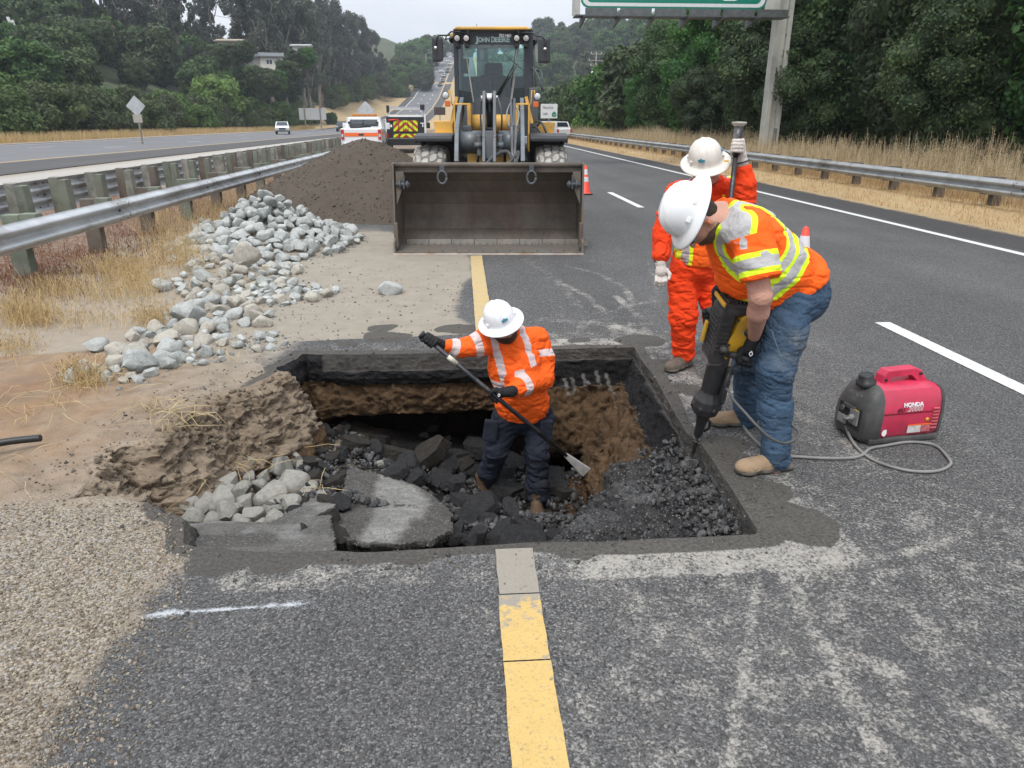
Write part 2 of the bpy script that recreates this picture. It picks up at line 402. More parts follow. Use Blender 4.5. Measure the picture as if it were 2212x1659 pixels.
def gz(x, y):
    i = min(max(bisect.bisect_left(_gx, x), 1), nx - 1); j = min(max(bisect.bisect_left(_gy, y), 1), ny - 1)
    u = (x - _gx[i - 1]) / (_gx[i] - _gx[i - 1]); v = (y - _gy[j - 1]) / (_gy[j] - _gy[j - 1])
    return float((ZZ[j - 1, i - 1] * (1 - u) + ZZ[j - 1, i] * u) * (1 - v) + (ZZ[j, i - 1] * (1 - u) + ZZ[j, i] * u) * v)
def in_hole(x, y):
    i = min(max(bisect.bisect_left(_gx, x), 1), nx - 1); j = min(max(bisect.bisect_left(_gy, y), 1), ny - 1)
    return bool(ins[j, i] or ins[j - 1, i - 1])
F = np.stack([idx[:-1, :-1], idx[:-1, 1:], idx[1:, 1:], idx[1:, :-1]], -1)
isroad = (SX[:-1, :-1] > shoulder_x[:-1, :-1]) & (SX[:-1, :-1] < 9.05) & (SY[:-1, :-1] > -12)
V = np.stack([SX, SY, ZZ], -1).reshape(-1, 3)
A = dict(dirt=dirt, dust=dust, wet=wet, gravel=gravel, rust=rust, ochre=ochre, pale=palegrey, stone=shoulderstone, dry=drygrass)
A['shoulder'] = sstep(7.95, 8.05, SX)
def submesh(name, sel):
    f = F[sel & fo]; u, inv = np.unique(f, return_inverse=True)
    return mesh_np(name, V[u], inv.reshape(-1, 4), {k: v.ravel()[u] for k, v in A.items()})

def ground_material():
    m, nt, b = newmat('ground_surface')
    tc = nd(nt, 'TexCoord').outputs['Object']
    cam_fade = None
    # asphalt: dark binder with pale chips
    wn_ = nd(nt, 'TexNoise', {'Scale': 70.0, 'Detail': 2.0}); nt.links.new(tc, wn_.inputs['Vector']); vm = nd(nt, 'VectorMath', operation='MULTIPLY_ADD'); nt.links.new(wn_.outputs['Color'], vm.inputs[0]); vm.inputs[1].default_value = (.022, .022, .022); nt.links.new(tc, vm.inputs[2]); wc = vm.outputs[0]
    v1 = nd(nt, 'TexVoronoi', {'Scale': 105.0}, feature='F1'); nt.links.new(wc, v1.inputs['Vector'])
    v2 = nd(nt, 'TexVoronoi', {'Scale': 190.0}, feature='F1'); nt.links.new(wc, v2.inputs['Vector'])
    sep = nd(nt, 'SeparateColor'); nt.links.new(v1.outputs['Color'], sep.inputs[0]); chipv = sep.outputs[0]
    sep2 = nd(nt, 'SeparateColor'); nt.links.new(v2.outputs['Color'], sep2.inputs[0])
    chip = mth(nt, 'MULTIPLY', ramp(nt, chipv, .6, .95), ramp(nt, v1.outputs['Distance'], .62, .3))
    chip2 = ramp(nt, sep2.outputs[0], .62, .9)
    big = noise(nt, .55, 6, .62, tc); mid = noise(nt, 7, 6, .65, tc); fine = noise(nt, 60, 5, .7, tc)
    ab = mixc(nt, ramp(nt, big, .3, .7), (.069, .067, .064), (.104, .101, .097))
    ab = mixc(nt, mth(nt, 'MULTIPLY', chip, .85), ab, (.27, .265, .26)); ab = mixc(nt, mth(nt, 'MULTIPLY', chip2, .55), ab, (.24, .24, .24))
    ab = mixc(nt, ramp(nt, mth(nt, 'ADD', v1.outputs['Distance'], mth(nt, 'MULTIPLY', mid, .25)), .66, .9, 0, .75), ab, (.022, .022, .023)); ab = mixc(nt, ramp(nt, fine, .5, .75, 0, .5), ab, (.03, .03, .031)); wp = nd(nt, 'Mapping', {'Scale': (1.1, .02, 1)}); nt.links.new(tc, wp.inputs[0]); ab = mixc(nt, ramp(nt, noise(nt, 1.0, 3, .5, wp.outputs[0]), .35, .7, 0, .35), ab, (.050, .050, .052))
    # pale dust lies on the chips, patchy
    du = attr(nt, 'dust')
    f = mth(nt, 'ADD', du, mth(nt, 'MULTIPLY', mth(nt, 'SUBTRACT', mid, .5), 1.45))
    f = mth(nt, 'ADD', f, mth(nt, 'MULTIPLY', mth(nt, 'SUBTRACT', chipv, .5), .35))
    f = mth(nt, 'ADD', f, mth(nt, 'MULTIPLY', mth(nt, 'SUBTRACT', fine, .5), 1.3))
    dm = mth(nt, 'MULTIPLY', ramp(nt, f, .30, .92), .85)
    ab = mixc(nt, dm, ab, mixc(nt, fine, (.32, .30, .27), (.48, .455, .405)))
    ab = mixc(nt, mth(nt, 'MULTIPLY', attr(nt, 'shoulder'), .6), ab, (.035, .034, .035))
    # wheel-polished tone running along the lanes
    sx = nd(nt, 'SeparateXYZ'); nt.links.new(tc, sx.inputs[0])
    # soil
    so = mixc(nt, ramp(nt, mid, .3, .7), (.185, .145, .105), (.30, .245, .185))
    so = mixc(nt, mth(nt, 'MULTIPLY', attr(nt, 'ochre'), ramp(nt, noise(nt, 3.2, 5, .6, tc), .35, .65, .35, .95)), so, mixc(nt, mid, (.22, .125, .062), (.36, .235, .14)))
    so = mixc(nt, mth(nt, 'MULTIPLY', attr(nt, 'pale'), .85), so, mixc(nt, mid, (.25, .215, .17), (.38, .335, .27)))
    so = mixc(nt, mth(nt, 'MULTIPLY', attr(nt, 'rust'), ramp(nt, noise(nt, 14, 6, .7, tc), .35, .6)), so, mixc(nt, fine, (.10, .045, .03), (.24, .13, .08)))
    # gravel: coloured pebbles
    v3 = nd(nt, 'TexVoronoi', {'Scale': 95.0}, feature='F1'); nt.links.new(tc, v3.inputs['Vector'])
    s3 = nd(nt, 'SeparateColor'); nt.links.new(v3.outputs['Color'], s3.inputs[0])
    gr = mixc(nt, s3.outputs[0], (.22, .175, .125), (.46, .405, .32)); gr = mixc(nt, ramp(nt, s3.outputs[1], .7, 1), gr, (.33, .33, .33))
    gr = mixc(nt, ramp(nt, v3.outputs['Distance'], .4, .75, 0, .8), gr, (.12, .095, .07))
    so = mixc(nt, mth(nt, 'MULTIPLY', attr(nt, 'gravel'), ramp(nt, noise(nt, 9, 4, .6, tc), .3, .5, .35, 1)), so, gr)
    so = mixc(nt, attr(nt, 'stone'), so, mixc(nt, fine, (.30, .28, .25), (.5, .48, .44)))
    so = mixc(nt, attr(nt, 'dry'), so, mixc(nt, noise(nt, .3, 6, .7, tc), (.30, .20, .10), (.52, .40, .22)))
    so = mixc(nt, ramp(nt, fine, .55, .8, 0, .35), so, (.10, .085, .07))
    df = attr(nt, 'dirt'); df = ramp(nt, mth(nt, 'ADD', df, mth(nt, 'ADD', mth(nt, 'MULTIPLY', mth(nt, 'SUBTRACT', fine, .5), 1.6), mth(nt, 'MULTIPLY', mth(nt, 'SUBTRACT', mid, .5), 1.2))), .2, .8)
    c = mixc(nt, df, ab, so)
    # dust sheet on the shoulder beyond the pit
    pf = attr(nt, 'pale'); pf = mth(nt, 'MULTIPLY', mth(nt, 'SUBTRACT', 1.0, df), pf); smp = nd(nt, 'Mapping', {'Scale': (2.2, 9, 1), 'Rotation': (0, 0, .35)}); nt.links.new(tc, smp.inputs[0]); strk = noise(nt, 1.6, 6, .7, smp.outputs[0]); pf = ramp(nt, mth(nt, 'ADD', pf, mth(nt, 'MULTIPLY', mth(nt, 'SUBTRACT', mth(nt, 'ADD', mth(nt, 'MULTIPLY', mid, .4), mth(nt, 'MULTIPLY', strk, .6)), .5), 1.9)), .25, .95, 0, .92)
    c = mixc(nt, pf, c, mixc(nt, noise(nt, 4, 7, .7, tc), (.22, .19, .15), (.40, .355, .285)))
    wt = attr(nt, 'wet'); wt = ramp(nt, mth(nt, 'ADD', wt, mth(nt, 'MULTIPLY', mth(nt, 'SUBTRACT', mid, .5), .5)), .3, .6, 0, .93)
    c = mixc(nt, wt, c, mixc(nt, ramp(nt, fine, .35, .7), (.052, .048, .042), (.095, .088, .078)))
    sock(b, 'Base Color', c); sock(b, 'Roughness', mixc(nt, wt, (.88, .88, .88), (.8, .8, .8))); b.inputs['Specular IOR Level'].default_value = .3
    hgt = mth(nt, 'ADD', mth(nt, 'MULTIPLY', v1.outputs['Distance'], -.5), mth(nt, 'MULTIPLY', fine, 1.2))
    hgt = mth(nt, 'ADD', hgt, mth(nt, 'MULTIPLY', mth(nt, 'MULTIPLY', v3.outputs['Distance'], -1.2), attr(nt, 'gravel')))
    bump(nt, b, hgt, .8, .008)
    return m
GM = ground_material()
tag(link('ground', submesh('ground', ~isroad), GM, smooth=True), kind='structure')
tag(link('road', submesh('road', isroad), GM, smooth=True), kind='structure')

# ---- asphalt strips further off
def asphalt_mat(name, a, bcol):
    m, nt, b = newmat(name); tc = nd(nt, 'TexCoord').outputs['Object']
    mp = nd(nt, 'Mapping', {'Scale': (1, .03, 1)}); nt.links.new(tc, mp.inputs[0])
    st = noise(nt, 1.1, 4, .6, mp.outputs[0]); bg = noise(nt, .25, 5, .6, tc); fi = noise(nt, 25, 4, .7, tc)
    c = mixc(nt, ramp(nt, st, .3, .7), a, bcol); c = mixc(nt, ramp(nt, bg, .3, .8, 0, .5), c, tuple(k * 1.25 for k in bcol)); c = mixc(nt, ramp(nt, fi, .3, .7, 0, .35), c, tuple(k * .6 for k in a))
    sock(b, 'Base Color', c); sock(b, 'Roughness', .9); bump(nt, b, fi, .4, .01); return m
AS1 = asphalt_mat('opposite_asphalt', (.13, .13, .135), (.17, .17, .175)); AS2 = asphalt_mat('shoulder_asphalt', (.062, .06, .06), (.085, .082, .08))
PW = mat('white_road_paint', (.62, .62, .60), .7, var=.12, scale=3, dirt=(.2, .2, .19), dirtamt=.35); PY = mat('yellow_road_paint', (.62, .40, .12), .7, var=.12, scale=3, dirt=(.3, .25, .15), dirtamt=.3)
def ribbon(name, yl, f0, f1, m, dz, kind='structure'):
    """strip between x=f0(y) and x=f1(y), following the road profile"""
    V = []; Fc = []
    for i, y in enumerate(yl):
        a, c = f0(y), f1(y); z = float(baseY(y)) + dz
        V += [(a, y, z), (c, y, z)]
        if i: Fc.append((2 * i - 2, 2 * i - 1, 2 * i + 1, 2 * i))
    return tag(link(name, mesh_np(name, V, Fc), m), kind=kind)
# yellow line of the opposite carriageway: x as a function of y, measured
def xl(y): return float(np.interp(y, [-10, 33, 110, 180, 270, 340, 390, 450, 520, 620], [-20.4, -20.0, -17.8, -15.2, -12.05, -8.75, -7.0, -4.4, -1.5, 2]))
def wl(y): return float(np.interp(y, [-10, 110, 270, 450, 620], [15.5, 15, 11.5, 11.2, 11]))
YL = list(np.linspace(-10, 160, 30)) + list(np.linspace(166, 620, 90))
ribbon('opposite_road', YL, lambda y: xl(y) - wl(y) - .2, lambda y: xl(y), AS1, .03)
ribbon('opposite_shoulder', YL, lambda y: xl(y) + .004, lambda y: xl(y) + np.interp(y, [0, 110, 270], [4.6, 3.4, 3.0]), AS2, .026)
ribbon('far_shoulder', YL, lambda y: xl(y) - wl(y) - .21 - np.interp(y, [0, 110, 270], [1.2, 2.0, 2.8]), lambda y: xl(y) - wl(y) - .2, AS2, .022)
def rmark(name, yl, f, wdt, m, dz=.036): return ribbon(name, yl, lambda y: f(y) - wdt / 2, lambda y: f(y) + wdt / 2, m, dz)
wfar = lambda y: np.interp(y, [0, 200, 450], [.18, .25, .4])
ribbon('yellow_line', YL, lambda y: xl(y) - .35 - wfar(y), lambda y: xl(y) - .35, PY, .036)
ribbon('white_line', YL, lambda y: xl(y) - wl(y) + .2 - wfar(y), lambda y: xl(y) - wl(y) + .2, PW, .036)
for ln in (1, 2):
    y = 24
    while y < 520:
        L = 3.2 if y < 200 else 3.5
        fx = lambda yy, ln=ln: xl(yy) - wl(yy) * ln / 3
        rmark('lane_dash', [y, y + L], fx, .16 if y < 200 else .45, PW)
        y += 14.6
# own carriageway ahead (behind the loader) and its markings
0 and ribbon('far_road', [150] + list(np.linspace(160, 600, 60)), lambda y: .5 + max(0, y - 230) * .01, lambda y: 8.3 + max(0, y - 230) * .02, AS1, .02)
def strip(name, x0, x1, y0, y1, m, z=.005, n=2):
    ys = np.linspace(y0, y1, n); V = []; Fc = []
    for i, y in enumerate(ys):
        V += [(x0, y, z), (x1, y, z)]
        if i: Fc.append((2 * i - 2, 2 * i - 1, 2 * i + 1, 2 * i))
    return tag(link(name, mesh_np(name, V, Fc), m), kind='structure')
PWN = mat('white_lane_paint', (.66, .66, .645), .65, var=.06, scale=30, dirt=(.25, .25, .24), dirtamt=.25, bmp=.003, bscale=200)
strip('white_edge_line', 7.74, 7.89, 5, 170, PWN)
for a, b_ in ((3.2, 6.12), (15.5, 19.0), (28, 31.6), (40.5, 44), (53, 56.5), (66, 69.5), (80, 83.5)):
    strip('lane_dash', 3.78, 3.925, a, b_, PWN)
# worn near part of the yellow line
def yellow_near():
    m, nt, b = newmat('worn_yellow_paint'); tc = nd(nt, 'TexCoord').outputs['Object']
    n1 = noise(nt, 10, 7, .7, tc); n2 = noise(nt, 90, 4, .7, tc); n0 = noise(nt, 3, 3, .5, tc)
    s = nd(nt, 'SeparateXYZ'); nt.links.new(tc, s.inputs[0]); y = s.outputs[1]
    pale = mixc(nt, n2, (.19, .17, .14), (.37, .335, .275)); yel = mixc(nt, n1, (.50, .33, .10), (.62, .44, .17))
    wear = mth(nt, 'ADD', ramp(nt, y, 1.85, 2.40, .12, 1), mth(nt, 'MULTIPLY', mth(nt, 'SUBTRACT', n1, .5), 2.4))
    blk = mth(nt, 'MULTIPLY', ramp(nt, y, 2.03, 2.07), ramp(nt, y, 2.35, 2.3)); wear = mth(nt, 'SUBTRACT', wear, mth(nt, 'MULTIPLY', blk, .35))
    far = ramp(nt, y, 4, 5); wear = mth(nt, 'MULTIPLY', wear, mth(nt, 'SUBTRACT', 1.0, far))
    c = mixc(nt, ramp(nt, wear, .35, .6), yel, pale)
    c = mixc(nt, mth(nt, 'MULTIPLY', far, ramp(nt, n1, .35, .65, .15, .6)), c, (.36, .32, .24))
    c = mixc(nt, ramp(nt, n2, .52, .72, 0, .55), c, (.16, .145, .12)); c = mixc(nt, ramp(nt, noise(nt, 26, 6, .75, tc), .58, .70, 0, .7), c, (.12, .115, .11))
    sock(b, 'Base Color', c); sock(b, 'Roughness', .75); bump(nt, b, mth(nt, 'ADD', n2, n1), .7, .006); return m
YN = yellow_near()
def wavy_strip(name, x0, x1, y0, y1, z, n=60, m=YN, seed=0):
    ys = np.linspace(y0, y1, n); V = []; Fc = []
    for i, y in enumerate(ys):
        e0 = .004 * float(fbm(np.array([[y * 12, seed, 1.]]), 3, 4)[0]); e1 = .004 * float(fbm(np.array([[y * 12, seed, 7.]]), 3, 4)[0])
        V += [(x0 + e0, y, z), (x1 + e1, y, z)]
        if i: Fc.append((2 * i - 2, 2 * i - 1, 2 * i + 1, 2 * i))
    return tag(link(name, mesh_np(name, V, Fc), m), kind='structure')
wavy_strip('yellow_line', .103, .268, 1.0, 1.955, .006); wavy_strip('yellow_line', .104, .266, 1.962, 2.325, .006, seed=1); wavy_strip('yellow_line', .108, .268, 2.332, 2.645, .006, seed=2)
wavy_strip('yellow_line', .09, .25, 6.05, 9.85, .008)
# white marker-paint line left of the yellow line
def spray():
    m, nt, b = newmat('spray_paint'); tc = nd(nt, 'TexCoord').outputs['Object']; n2 = noise(nt, 80, 5, .8, tc); n1 = noise(nt, 9, 4, .6, tc)
    sock(b, 'Base Color', (.50, .52, .54)); e = attr(nt, 'edge')
    a = ramp(nt, mth(nt, 'ADD', e, mth(nt, 'ADD', mth(nt, 'MULTIPLY', mth(nt, 'SUBTRACT', n2, .5), 2.2), mth(nt, 'MULTIPLY', mth(nt, 'SUBTRACT', n1, .5), 1.2))), .45, 1.1, 0, .8); sock(b, 'Alpha', a); return m
a0, a1 = G(280, 1333), G(705, 1303); V = []; Fc = []; E = []
for i in range(41):
    t = i / 40; p = a0.lerp(a1, t); wd = .035 + .012 * math.sin(9 * t)
    for j, k in enumerate((-1, 0, 1)): V.append((p.x, p.y + k * wd, .005)); E.append((1 if k == 0 else 0) * min(1, t * 8, (1 - t) * 6))
    if i:
        for j in (0, 1): Fc.append((3 * i - 3 + j, 3 * i - 2 + j, 3 * i + 1 + j, 3 * i + j))
tag(link('paint_mark', mesh_np('paint_mark', V, Fc, {'edge': E}), spray()), kind='structure')

# ================================================================== THE PIT
def colmat(name, rough=.9, var=.35, sc_=40, bmp=.02, spec=.3, spk=.3):
    """albedo from the 'col' attribute with fine mottling"""
    m, nt, b = newmat(name); tc = nd(nt, 'TexCoord').outputs['Object']
    c = nd(nt, 'Attribute', attribute_name='col').outputs['Color']
    n1 = noise(nt, sc_, 6, .7, tc); n2 = noise(nt, sc_ * 3.2, 3, .7, tc)
    c = mixc(nt, 1.0, c, mixc(nt, n1, (1 - var,) * 3, (1 + var,) * 3), 'MULTIPLY')
    c = mixc(nt, ramp(nt, n2, .57, .68, 0, spk), c, (.30, .285, .26)); c = mixc(nt, ramp(nt, n2, .44, .34, 0, spk), c, (.02, .019, .018))
    sock(b, 'Base Color', c); sock(b, 'Roughness', rough); b.inputs['Specular IOR Level'].default_value = spec
    bump(nt, b, mth(nt, 'ADD', n1, mth(nt, 'MULTIPLY', n2, .4)), .9, bmp); return m
def add_col(me, C):
    a = me.color_attributes.new('col', 'FLOAT_COLOR', 'POINT'); c = np.ones((len(C), 4), np.float32); c[:, :3] = C; a.data.foreach_set('color', c.ravel())
PITM = colmat('pit_soil', .95, .5, 34, .035, .2, .25)
SAW, BLK, SOIL, DEEP_SHADE, DUSTY = np.array([.098, .092, .084]), np.array([.016, .016, .017]), np.array([.125, .078, .042]), np.array([.026, .015, .009]), np.array([.30, .245, .185])  # undercut layer: moist soil darkened further to paint in the recess shade
# profiles: (inward offset, z, layer)
PR = {
 'back': [(0, 0, 0), (.0, -.06, 0), (.002, -.13, 0), (.012, -.155, 1), (.02, -.20, 1), (-.01, -.25, 1), (-.05, -.28, 2), (-.03, -.38, 2), (-.03, -.46, 2), (-.06, -.54, 2), (-.35, -.62, 3), (-.6, -.9, 3), (-.65, -1.5, 3)],
 'backL': [(0, 0, 1), (.02, -.05, 1), (.03, -.10, 1), (.03, -.16, 1), (.01, -.2, 1), (0, -.24, 2), (.0, -.28, 2), (.03, -.38, 2), (.05, -.46, 2), (.06, -.55, 2), (-.1, -.68, 3), (-.2, -.9, 3), (-.3, -1.5, 3)],
 'backR': [(0, 0, 0), (0, -.05, 0), (.0, -.09, 0), (.01, -.11, 1), (.03, -.2, 1), (.05, -.28, 1), (.06, -.33, 2), (.09, -.45, 2), (.16, -.6, 2), (.22, -.74, 2), (.2, -.86, 3), (-.1, -.98, 3), (-.3, -1.6, 3)],
 'right': [(0, 0, 0), (0, -.05, 0), (.0, -.085, 0), (.02, -.10, 1), (.06, -.17, 1), (.10, -.23, 1), (.13, -.28, 2), (.22, -.42, 2), (.33, -.6, 2), (.42, -.74, 2), (.44, -.86, 3), (.2, -.98, 3), (-.1, -1.6, 3)],
 'rightF': [(0, 0, 0), (0, -.05, 0), (.0, -.1, 0), (.0, -.13, 0), (.0, -.18, 0), (.0, -.2, 1), (-.02, -.28, 1), (-.05, -.42, 2), (-.1, -.6, 2), (-.1, -.74, 2), (-.1, -.86, 3), (-.1, -.98, 3), (-.1, -1.6, 3)],
 'front': [(0, 0, 0), (0, -.05, 0), (-.005, -.1, 0), (-.01, -.14, 1), (-.03, -.2, 1), (-.04, -.25, 1), (-.05, -.3, 2), (-.05, -.42, 2), (-.1, -.6, 2), (-.1, -.74, 2), (-.1, -.86, 3), (-.1, -.98, 3), (-.1, -1.6, 3)],
 'frontL': [(0, 0, 0), (.02, -.03, 0), (.03, -.06, 0), (.03, -.09, 1), (.03, -.14, 1), (.04, -.2, 2), (.04, -.25, 2), (.05, -.32, 2), (.06, -.4, 2), (.06, -.5, 2), (.06, -.6, 3), (.06, -.8, 3), (.06, -1.2, 3)],
 'left': [(0, 0, 4), (.03, -.02, 4), (.05, -.08, 4), (.06, -.14, 4), (.09, -.19, 4), (.13, -.25, 4), (.17, -.30, 4), (.26, -.34, 4), (.32, -.40, 4), (.38, -.48, 4), (.5, -.6, 2), (.56, -.8, 3), (.6, -1.2, 3)],
 'gully': [(0, 0, 4), (.05, -.02, 4), (.10, -.07, 4), (.14, -.14, 4), (.17, -.20, 4), (.22, -.26, 4), (.28, -.33, 4), (.34, -.41, 4), (.40, -.48, 2), (.46, -.58, 2), (.5, -.7, 3), (.55, -.9, 3), (.6, -1.3, 3)],
}
seg = np.hypot(*(np.roll(OUT, -1, 0) - OUT).T); S = np.concatenate([[0], np.cumsum(seg)[:-1]]); TOT = seg.sum()
def s_of(px, py):
    g = G(px, py); return S[np.argmin(np.hypot(OUT[:, 0] - g.x, OUT[:, 1] - g.y))]
KEYS = sorted([(s_of(*p), n) for p, n in [((655, 765), 'backL'), ((740, 766), 'back'), ((1100, 758), 'back'), ((1180, 755), 'backR'), ((1350, 750), 'backR'), ((1390, 785), 'right'), ((1470, 915), 'right'), ((1515, 962), 'rightF'), ((1630, 1140), 'rightF'),
        ((1600, 1157), 'front'), ((760, 1192), 'front'), ((650, 1192), 'frontL'), ((420, 1168), 'frontL'), ((340, 1092), 'frontL'), ((250, 1073), 'left'), ((160, 1055), 'left'), ((240, 960), 'left'), ((330, 925), 'gully'), ((500, 838), 'gully'), ((560, 815), 'gully'), ((625, 780), 'backL')]])
ks = np.array([k[0] for k in KEYS]); kp = np.array([PR[k[1]] for k in KEYS])
ks3 = np.concatenate([[ks[-1] - TOT], ks, [ks[0] + TOT]]); kp3 = np.concatenate([kp[-1:], kp, kp[:1]])
nk = kp.shape[1]; prof = np.stack([np.stack([np.interp(S, ks3, kp3[:, j, c]) for j in range(nk)], 1) for c in range(3)], -1)
layn = np.stack([kp3[np.abs(ks3[:, None] - S[None]).argmin(0), j, 2] for j in range(nk)], 1)
tt = np.linspace(0, nk - 1, 92)
def rs(a): return np.stack([np.interp(tt, np.arange(nk), r) for r in a])
off, zz = rs(prof[..., 0]), rs(prof[..., 1]); lay = layn[:, np.clip(np.round(tt + 0).astype(int), 0, nk - 1)]
# smoothed inward normals
tan = np.roll(OUT, -6, 0) - np.roll(OUT, 6, 0); tan /= np.hypot(*tan.T)[:, None]; nrm = np.stack([tan[:, 1], -tan[:, 0]], 1)
ctr_sign = np.sign((nrm * (HOLE.mean(0) - OUT)).sum(1)); 
if (ctr_sign > 0).mean() < .5: nrm = -nrm
for _ in range(20): nrm = (np.roll(nrm, 1, 0) + nrm + np.roll(nrm, -1, 0)) / 3
nrm /= np.hypot(*nrm.T)[:, None]
WX = OUT[:, 0, None] + nrm[:, 0, None] * off; WY = OUT[:, 1, None] + nrm[:, 1, None] * off; WZ = zz.copy()
WZ = WZ + np.array([gz(*o) for o in OUT])[:, None] * (1 - sstep(.02, .3, -zz))
soil_amt = sstep(-.5, .3, lay - .6); q = P3(WX, WY, WZ)
rough = np.where(lay < .5, .003, np.where(lay < 1.5, .045, np.where(lay > 3.5, .085, .055)))
clod = np.maximum(0, fbm(q * 30, 3, 69, .7)) * np.where(lay < 1.5, .3, 1) * .075 - .02 * (np.abs(fbm(q * 13, 3, 70)) < .06) * (lay > 1.5)
fade = sstep(0, .035, -zz)
nA = fbm(q * 9, 5, 61, .6); nB = fbm(q * 9 + 77, 5, 62, .6); ridg = 1 - 2 * np.abs(fbm(q * np.array([4, 4, 11]), 4, 63, .6))
WX += nrm[:, 0, None] * fade * (rough * (nA + .5 * ridg) + clod); WY += nrm[:, 1, None] * fade * (rough * (nA + .5 * ridg) + clod); WZ += (rough * .5 * nB + clod * .6) * fade
ws = len(S); wi = np.arange(ws * 92).reshape(ws, 92); wn = np.roll(wi, -1, 0)
WF = np.stack([wi[:, :-1], wi[:, 1:], wn[:, 1:], wn[:, :-1]], -1).reshape(-1, 4)
C = np.zeros((ws, 92, 3)); nC = fbm(q * 3, 4, 64)[..., None]; nD = fbm(q * 22, 4, 65)[..., None]
for k, cc in enumerate((SAW, BLK, SOIL, DEEP_SHADE, DUSTY)): C[lay == k] = cc
C = C * (1 + .35 * nC + .5 * nD)
moist = sstep(.1, -.3, zz + .15 * nC[..., 0]) * (lay > 3.5); C = C * (1 - .15 * moist[..., None]) 
C[lay > 3.5] = C[lay > 3.5] * .8 + .35 * (DUSTY * np.array([.95, .82, .68]))
# tooth scrapes on the back wall
for (px, py) in [(1222, 830), (1238, 828), (1262, 822), (1290, 815), (1312, 822)]:
    g = at(px, py, 5.5); m_ = (np.abs(WX - g.x + .25 * (WZ - g.z)) < .014) & (np.abs(WZ - g.z) < .07) & (WY > 5.2); C[m_] = (.19, .185, .17)
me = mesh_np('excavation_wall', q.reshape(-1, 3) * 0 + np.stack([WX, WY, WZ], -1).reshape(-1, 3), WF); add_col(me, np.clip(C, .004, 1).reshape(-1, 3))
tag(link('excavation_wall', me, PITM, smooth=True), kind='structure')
# ---- floor
FC = [(450, 1120, -.42), (560, 1080, -.46), (480, 1020, -.46), (420, 1060, -.44), (380, 1090, -.38), (480, 940, -.42), (420, 960, -.40), (540, 900, -.42), (600, 910, -.52), (660, 940, -.58), (560, 985, -.50), (640, 1020, -.52), (700, 950, -.62), (760, 930, -.72), (850, 960, -.84), (850, 1040, -.62), (950, 1000, -.86), (1050, 990, -.96), (985, 1060, -.74), (1050, 1130, -.72), (1110, 1150, -.58), (1000, 1165, -.38),
      (1250, 1000, -1.4), (1300, 960, -1.5), (1180, 990, -1.15), (1215, 1080, -.98), (1160, 1108, -.97), (1045, 1058, -.95), (1100, 1090, -.98), (1300, 1020, -1.45), (1400, 1050, -.9), (1500, 1100, -.5), (650, 1110, -.3), (780, 1170, -.3), (720, 1150, -.26), (880, 1160, -.3), (860, 925, -1.05), (900, 910, -1.2), (1000, 900, -1.35), (1100, 880, -1.4), (620, 1170, -.2), (1300, 880, -1.5), (1400, 930, -1.3)]
fcp = np.array([tuple(G(*c)) for c in FC])
gx = np.arange(-2.4, 2.1, .02); gy = np.arange(2.35, 6.3, .02); FX, FY = np.meshgrid(gx, gy)
ww = 1 / (((FX[..., None] - fcp[:, 0]) ** 2 + (FY[..., None] - fcp[:, 1]) ** 2) ** 1.6 + 1e-4); FZ = (ww * fcp[:, 2]).sum(-1) / ww.sum(-1)
def floor_z(x, y):
    w_ = 1 / (((fcp[:, 0] - x) ** 2 + (fcp[:, 1] - y) ** 2) ** 1.6 + 1e-4); return float((w_ * fcp[:, 2]).sum() / w_.sum())
FZ = np.minimum(FZ + .05 * fbm(P3(FX * 7, FY * 7), 5, 71, .6), -.1) - .02
FZ = np.where((FX < -1.95) | (FX > 1.6) | (FY < 2.5), -1.2, FZ)
fi = np.arange(FX.size).reshape(FX.shape); FF = np.stack([fi[:-1, :-1], fi[:-1, 1:], fi[1:, 1:], fi[1:, :-1]], -1).reshape(-1, 4)
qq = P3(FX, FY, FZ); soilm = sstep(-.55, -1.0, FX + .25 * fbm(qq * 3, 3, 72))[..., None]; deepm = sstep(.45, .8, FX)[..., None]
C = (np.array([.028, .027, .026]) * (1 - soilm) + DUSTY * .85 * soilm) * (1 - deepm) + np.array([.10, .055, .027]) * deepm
C = C * (1 - .6 * sstep(5.0, 5.5, FY))[..., None]  # floor colour lowered towards the back wall, painting in the shade beneath it
C = C * (1 + .5 * fbm(qq * 16, 4, 73)[..., None])
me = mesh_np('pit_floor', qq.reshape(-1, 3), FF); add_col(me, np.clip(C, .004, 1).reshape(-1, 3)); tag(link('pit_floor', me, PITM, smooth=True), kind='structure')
# ---- broken ledge of old pavement on the right
LED = np.array([G(px, py, -.15)[:2] for px, py in [(1530, 930), (1470, 962), (1429, 972), (1380, 976), (1317, 994), (1308, 1012), (1323, 1030), (1290, 1050), (1261, 1066), (1248, 1097), (1215, 1130), (1180, 1156), (1130, 1172), (1130, 1215), (1700, 1215), (1720, 1180)]])
gx = np.arange(-.1, 1.9, .0125); gy = np.arange(2.4, 4.4, .0125); LX, LY = np.meshgrid(gx, gy)
wob = .03; li = inpoly(LX + wob * fbm(P3(LX * 9, LY * 9), 4, 81), LY + wob * fbm(P3(LX * 9 + 9, LY * 9), 4, 82), LED)
ql = P3(LX, LY); cr_ = np.abs(fbm(ql * 6, 5, 83, .65)); d_, _, _ = polydist(LX, LY, LED[:12], False)
LZ = -.16 + .045 * fbm(ql * 16, 5, 84, .75) + .03 * fbm(ql * 2.2, 2, 85) - .03 * sstep(.08, 0, d_) - .04 * sstep(.05, .0, cr_) + .02 * sstep(1.0, 1.35, LX)
lf = li[:-1, :-1] & li[1:, :-1] & li[:-1, 1:] & li[1:, 1:]; idl = np.arange(LX.size).reshape(LX.shape)
